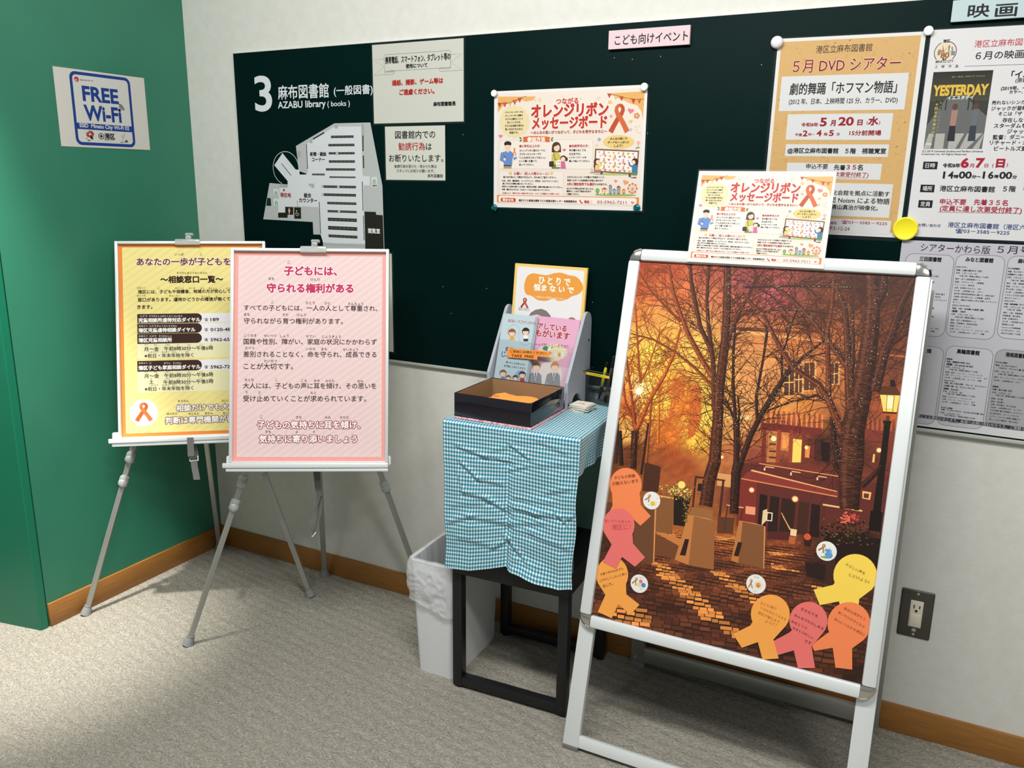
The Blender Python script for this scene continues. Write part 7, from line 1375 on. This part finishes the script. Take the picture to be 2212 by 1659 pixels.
pen(tip, topx, .0042, (('tip', 0, .14, .6, bp), ('grip', .14, .34, .95, sp2), ('barrel', .34, .86, 1, yp), ('cap', .86, 1, .9, bp)), 'yellow pen leaning in the smoky cup')
pen(CP(.034, .042, .004), CP(.066, .044, .128), .0042, (('tip', 0, .12, .6, bp), ('barrel', .12, .8, 1, mat('olive_pen', rgb(176, 160, 60), .3)), ('cap', .8, 1, 1.05, bp)), 'black capped pen at the back of the smoky cup')
pen(CP(.052, .018, .004), CP(.068, .030, .130), .0045, (('tip', 0, .12, .6, bp), ('barrel', .12, .75, 1, sp2), ('cap', .75, 1, 1.05, bp)), 'thick black pen nearest the rail of the picture stand in the smoky cup')
# ------------------------------------------------------------------ waste bin and its bag
bin_ = thing('waste_bin', 'white rectangular waste bin beside the black stool', 'waste bin', (1.14, -.215, 0))
def ring(x0, x1, y0, y1, z, r, n=5): return [(x, y, z) for x, y in rr(x0, y0, x1, y1, r, n=n)]
def skin(bm, rings, cap0=False, cap1=False):
    R_ = [[bm.verts.new(p) for p in q] for q in rings]
    for a, b in zip(R_, R_[1:]):
        n = len(a)
        for i in range(n): bm.faces.new((a[i], a[(i+1) % n], b[(i+1) % n], b[i]))
    if cap0: bm.faces.new(R_[0][::-1])
    if cap1: bm.faces.new(R_[-1])
HBn = .328
def shear(bm):
    for v in bm.verts: v.co.x -= (v.co.y+.34)*.03+.0025
    return bm
bm = bm_new(); rs = []
for f in (0, .01, .5, 1): rs.append(ring(1.086-.012*f, 1.1985+.006*f, -.338-.012*f, -.088+.012*f, HBn*f, .014))
for f in (1, .6, .05): rs.append(ring(1.089-.012*f, 1.1955+.006*f, -.335-.012*f, -.091+.012*f, HBn*f, .012))
skin(bm, rs, True, True); obj('bin_body', shear(bm), mat('white_bin_plastic', rgb(214, 216, 218), .4), bin_)
bm = bm_new(); rs = []; tube(bm, [*[(x, y, HBn+.001) for x, y in rr(1.074, -.350, 1.2045, -.076, .014)], (1.074, -.336, HBn+.001)], .0028, 8); obj('rim', shear(bm), mat('white_bin_rim', rgb(218, 220, 222), .4), bin_)
def bagmat():
    m = mat('translucent_white_bag', rgb(236, 238, 240), .32); t = m.node_tree; p = t.nodes['Principled BSDF']
    tr = nd(m, 'ShaderNodeBsdfTransparent'); tl = nd(m, 'ShaderNodeBsdfTranslucent'); tl.inputs[0].default_value = (*rgb(236, 238, 240), 1); m1 = nd(m, 'ShaderNodeMixShader'); m1.inputs[0].default_value = .35; m2 = nd(m, 'ShaderNodeMixShader'); m2.inputs[0].default_value = .42
    t.links.new(p.outputs[0], m1.inputs[1]); t.links.new(tl.outputs[0], m1.inputs[2]); t.links.new(m1.outputs[0], m2.inputs[1]); t.links.new(tr.outputs[0], m2.inputs[2]); t.links.new(m2.outputs[0], t.nodes['Material Output'].inputs[0]); return m
bm = bm_new(); N_ = 260; rings = []; random.seed(2)
def perim(x0, x1, y0, y1, r): 
    q = rr(x0, y0, x1, y1, r, n=6); q = q+[q[0]]; ds = [0]
    for a, b in zip(q, q[1:]): ds.append(ds[-1]+math.hypot(b[0]-a[0], b[1]-a[1]))
    out = []
    for i in range(N_):
        t_ = ds[-1]*i/N_; k = max(j for j in range(len(ds)-1) if ds[j] <= t_); f = (t_-ds[k])/max(ds[k+1]-ds[k], 1e-9); out.append((q[k][0]+(q[k+1][0]-q[k][0])*f, q[k][1]+(q[k+1][1]-q[k][1])*f))
    return out
cxy = Vector((1.139, -.213, 0))
LV = [(-.17, 0, 0), (-.12, 0, 0), (-.07, 0, 0), (-.03, 0, 0), (0, 0, 0)]+[(i/34, 1, 0) for i in range(35)]
for lv, out_, _ in LV:
    g = []
    base = perim(1.0795, 1.1985, -.343, -.083, .012) if not out_ else perim(1.068, 1.209, -.356, -.070, .016)
    for i, (x, y) in enumerate(base):
        p = Vector((x, y, 0)); nrm = Vector(((x-cxy.x)/.062, (y-cxy.y)/.135, 0)); k = max(abs(nrm.x), abs(nrm.y)); nrm = Vector((nrm.x if abs(nrm.x) > .75*k else 0, nrm.y if abs(nrm.y) > .75*k else 0, 0)).normalized()
        if not out_:
            n_ = mnoise.noise(Vector((x*40, y*40, lv*24)))*.007+abs(mnoise.noise(Vector((x*70+5, y*70, lv*12))))*.008; f = min(1, -lv/.03); p -= nrm*(n_*f+.004*f+ .012*f*max(0, mnoise.noise(Vector((x*18, y*18, 3)))))
            z = HBn+.004+lv+mnoise.noise(Vector((x*30, y*30, 0)))*.003
        else:
            left = 1 if nrm.x < -.3 else 0; front = 1 if nrm.y < -.3 else 0; right = 1 if nrm.x > .3 else 0
            drop = .135 if front else (.125 if left else (.05 if right else .08)); drop += mnoise.noise(Vector((x*22, y*22, 7)))*.03
            if front: drop = .115+.03*(x-1.075)/.13+mnoise.noise(Vector((x*35, 0, 7)))*.015
            z = HBn+.0045-drop*lv; bulge = math.sin(min(1, lv*1.15)*math.pi)
            amp = (.016 if left else (.010 if front else .002)); cr = mnoise.noise(Vector((x*34, y*34, lv*3.2)))*.005-abs(mnoise.noise(Vector((x*45+lv*2, y*45, lv*5))))*.008-abs(mnoise.noise(Vector((x*95-lv*5, y*95, lv*9))))*.004+.003
            p += nrm*(amp*bulge*(.7+.5*mnoise.noise(Vector((x*14, y*14, 1))))+cr*(0 if right else 1)*min(1, lv*4)-(.0025*lv if right else 0))
            if right: p.x = min(p.x, 1.2085)
        g.append((p.x, p.y, z))
    rings.append(g)
skin(bm, rings); bg = obj('bin_bag', shear(bm), bagmat(), loc=(1.14, -.215, .2), angle=70); tag(bg, 'crumpled translucent white bag lining the waste bin and folded over its rim', 'bin bag')
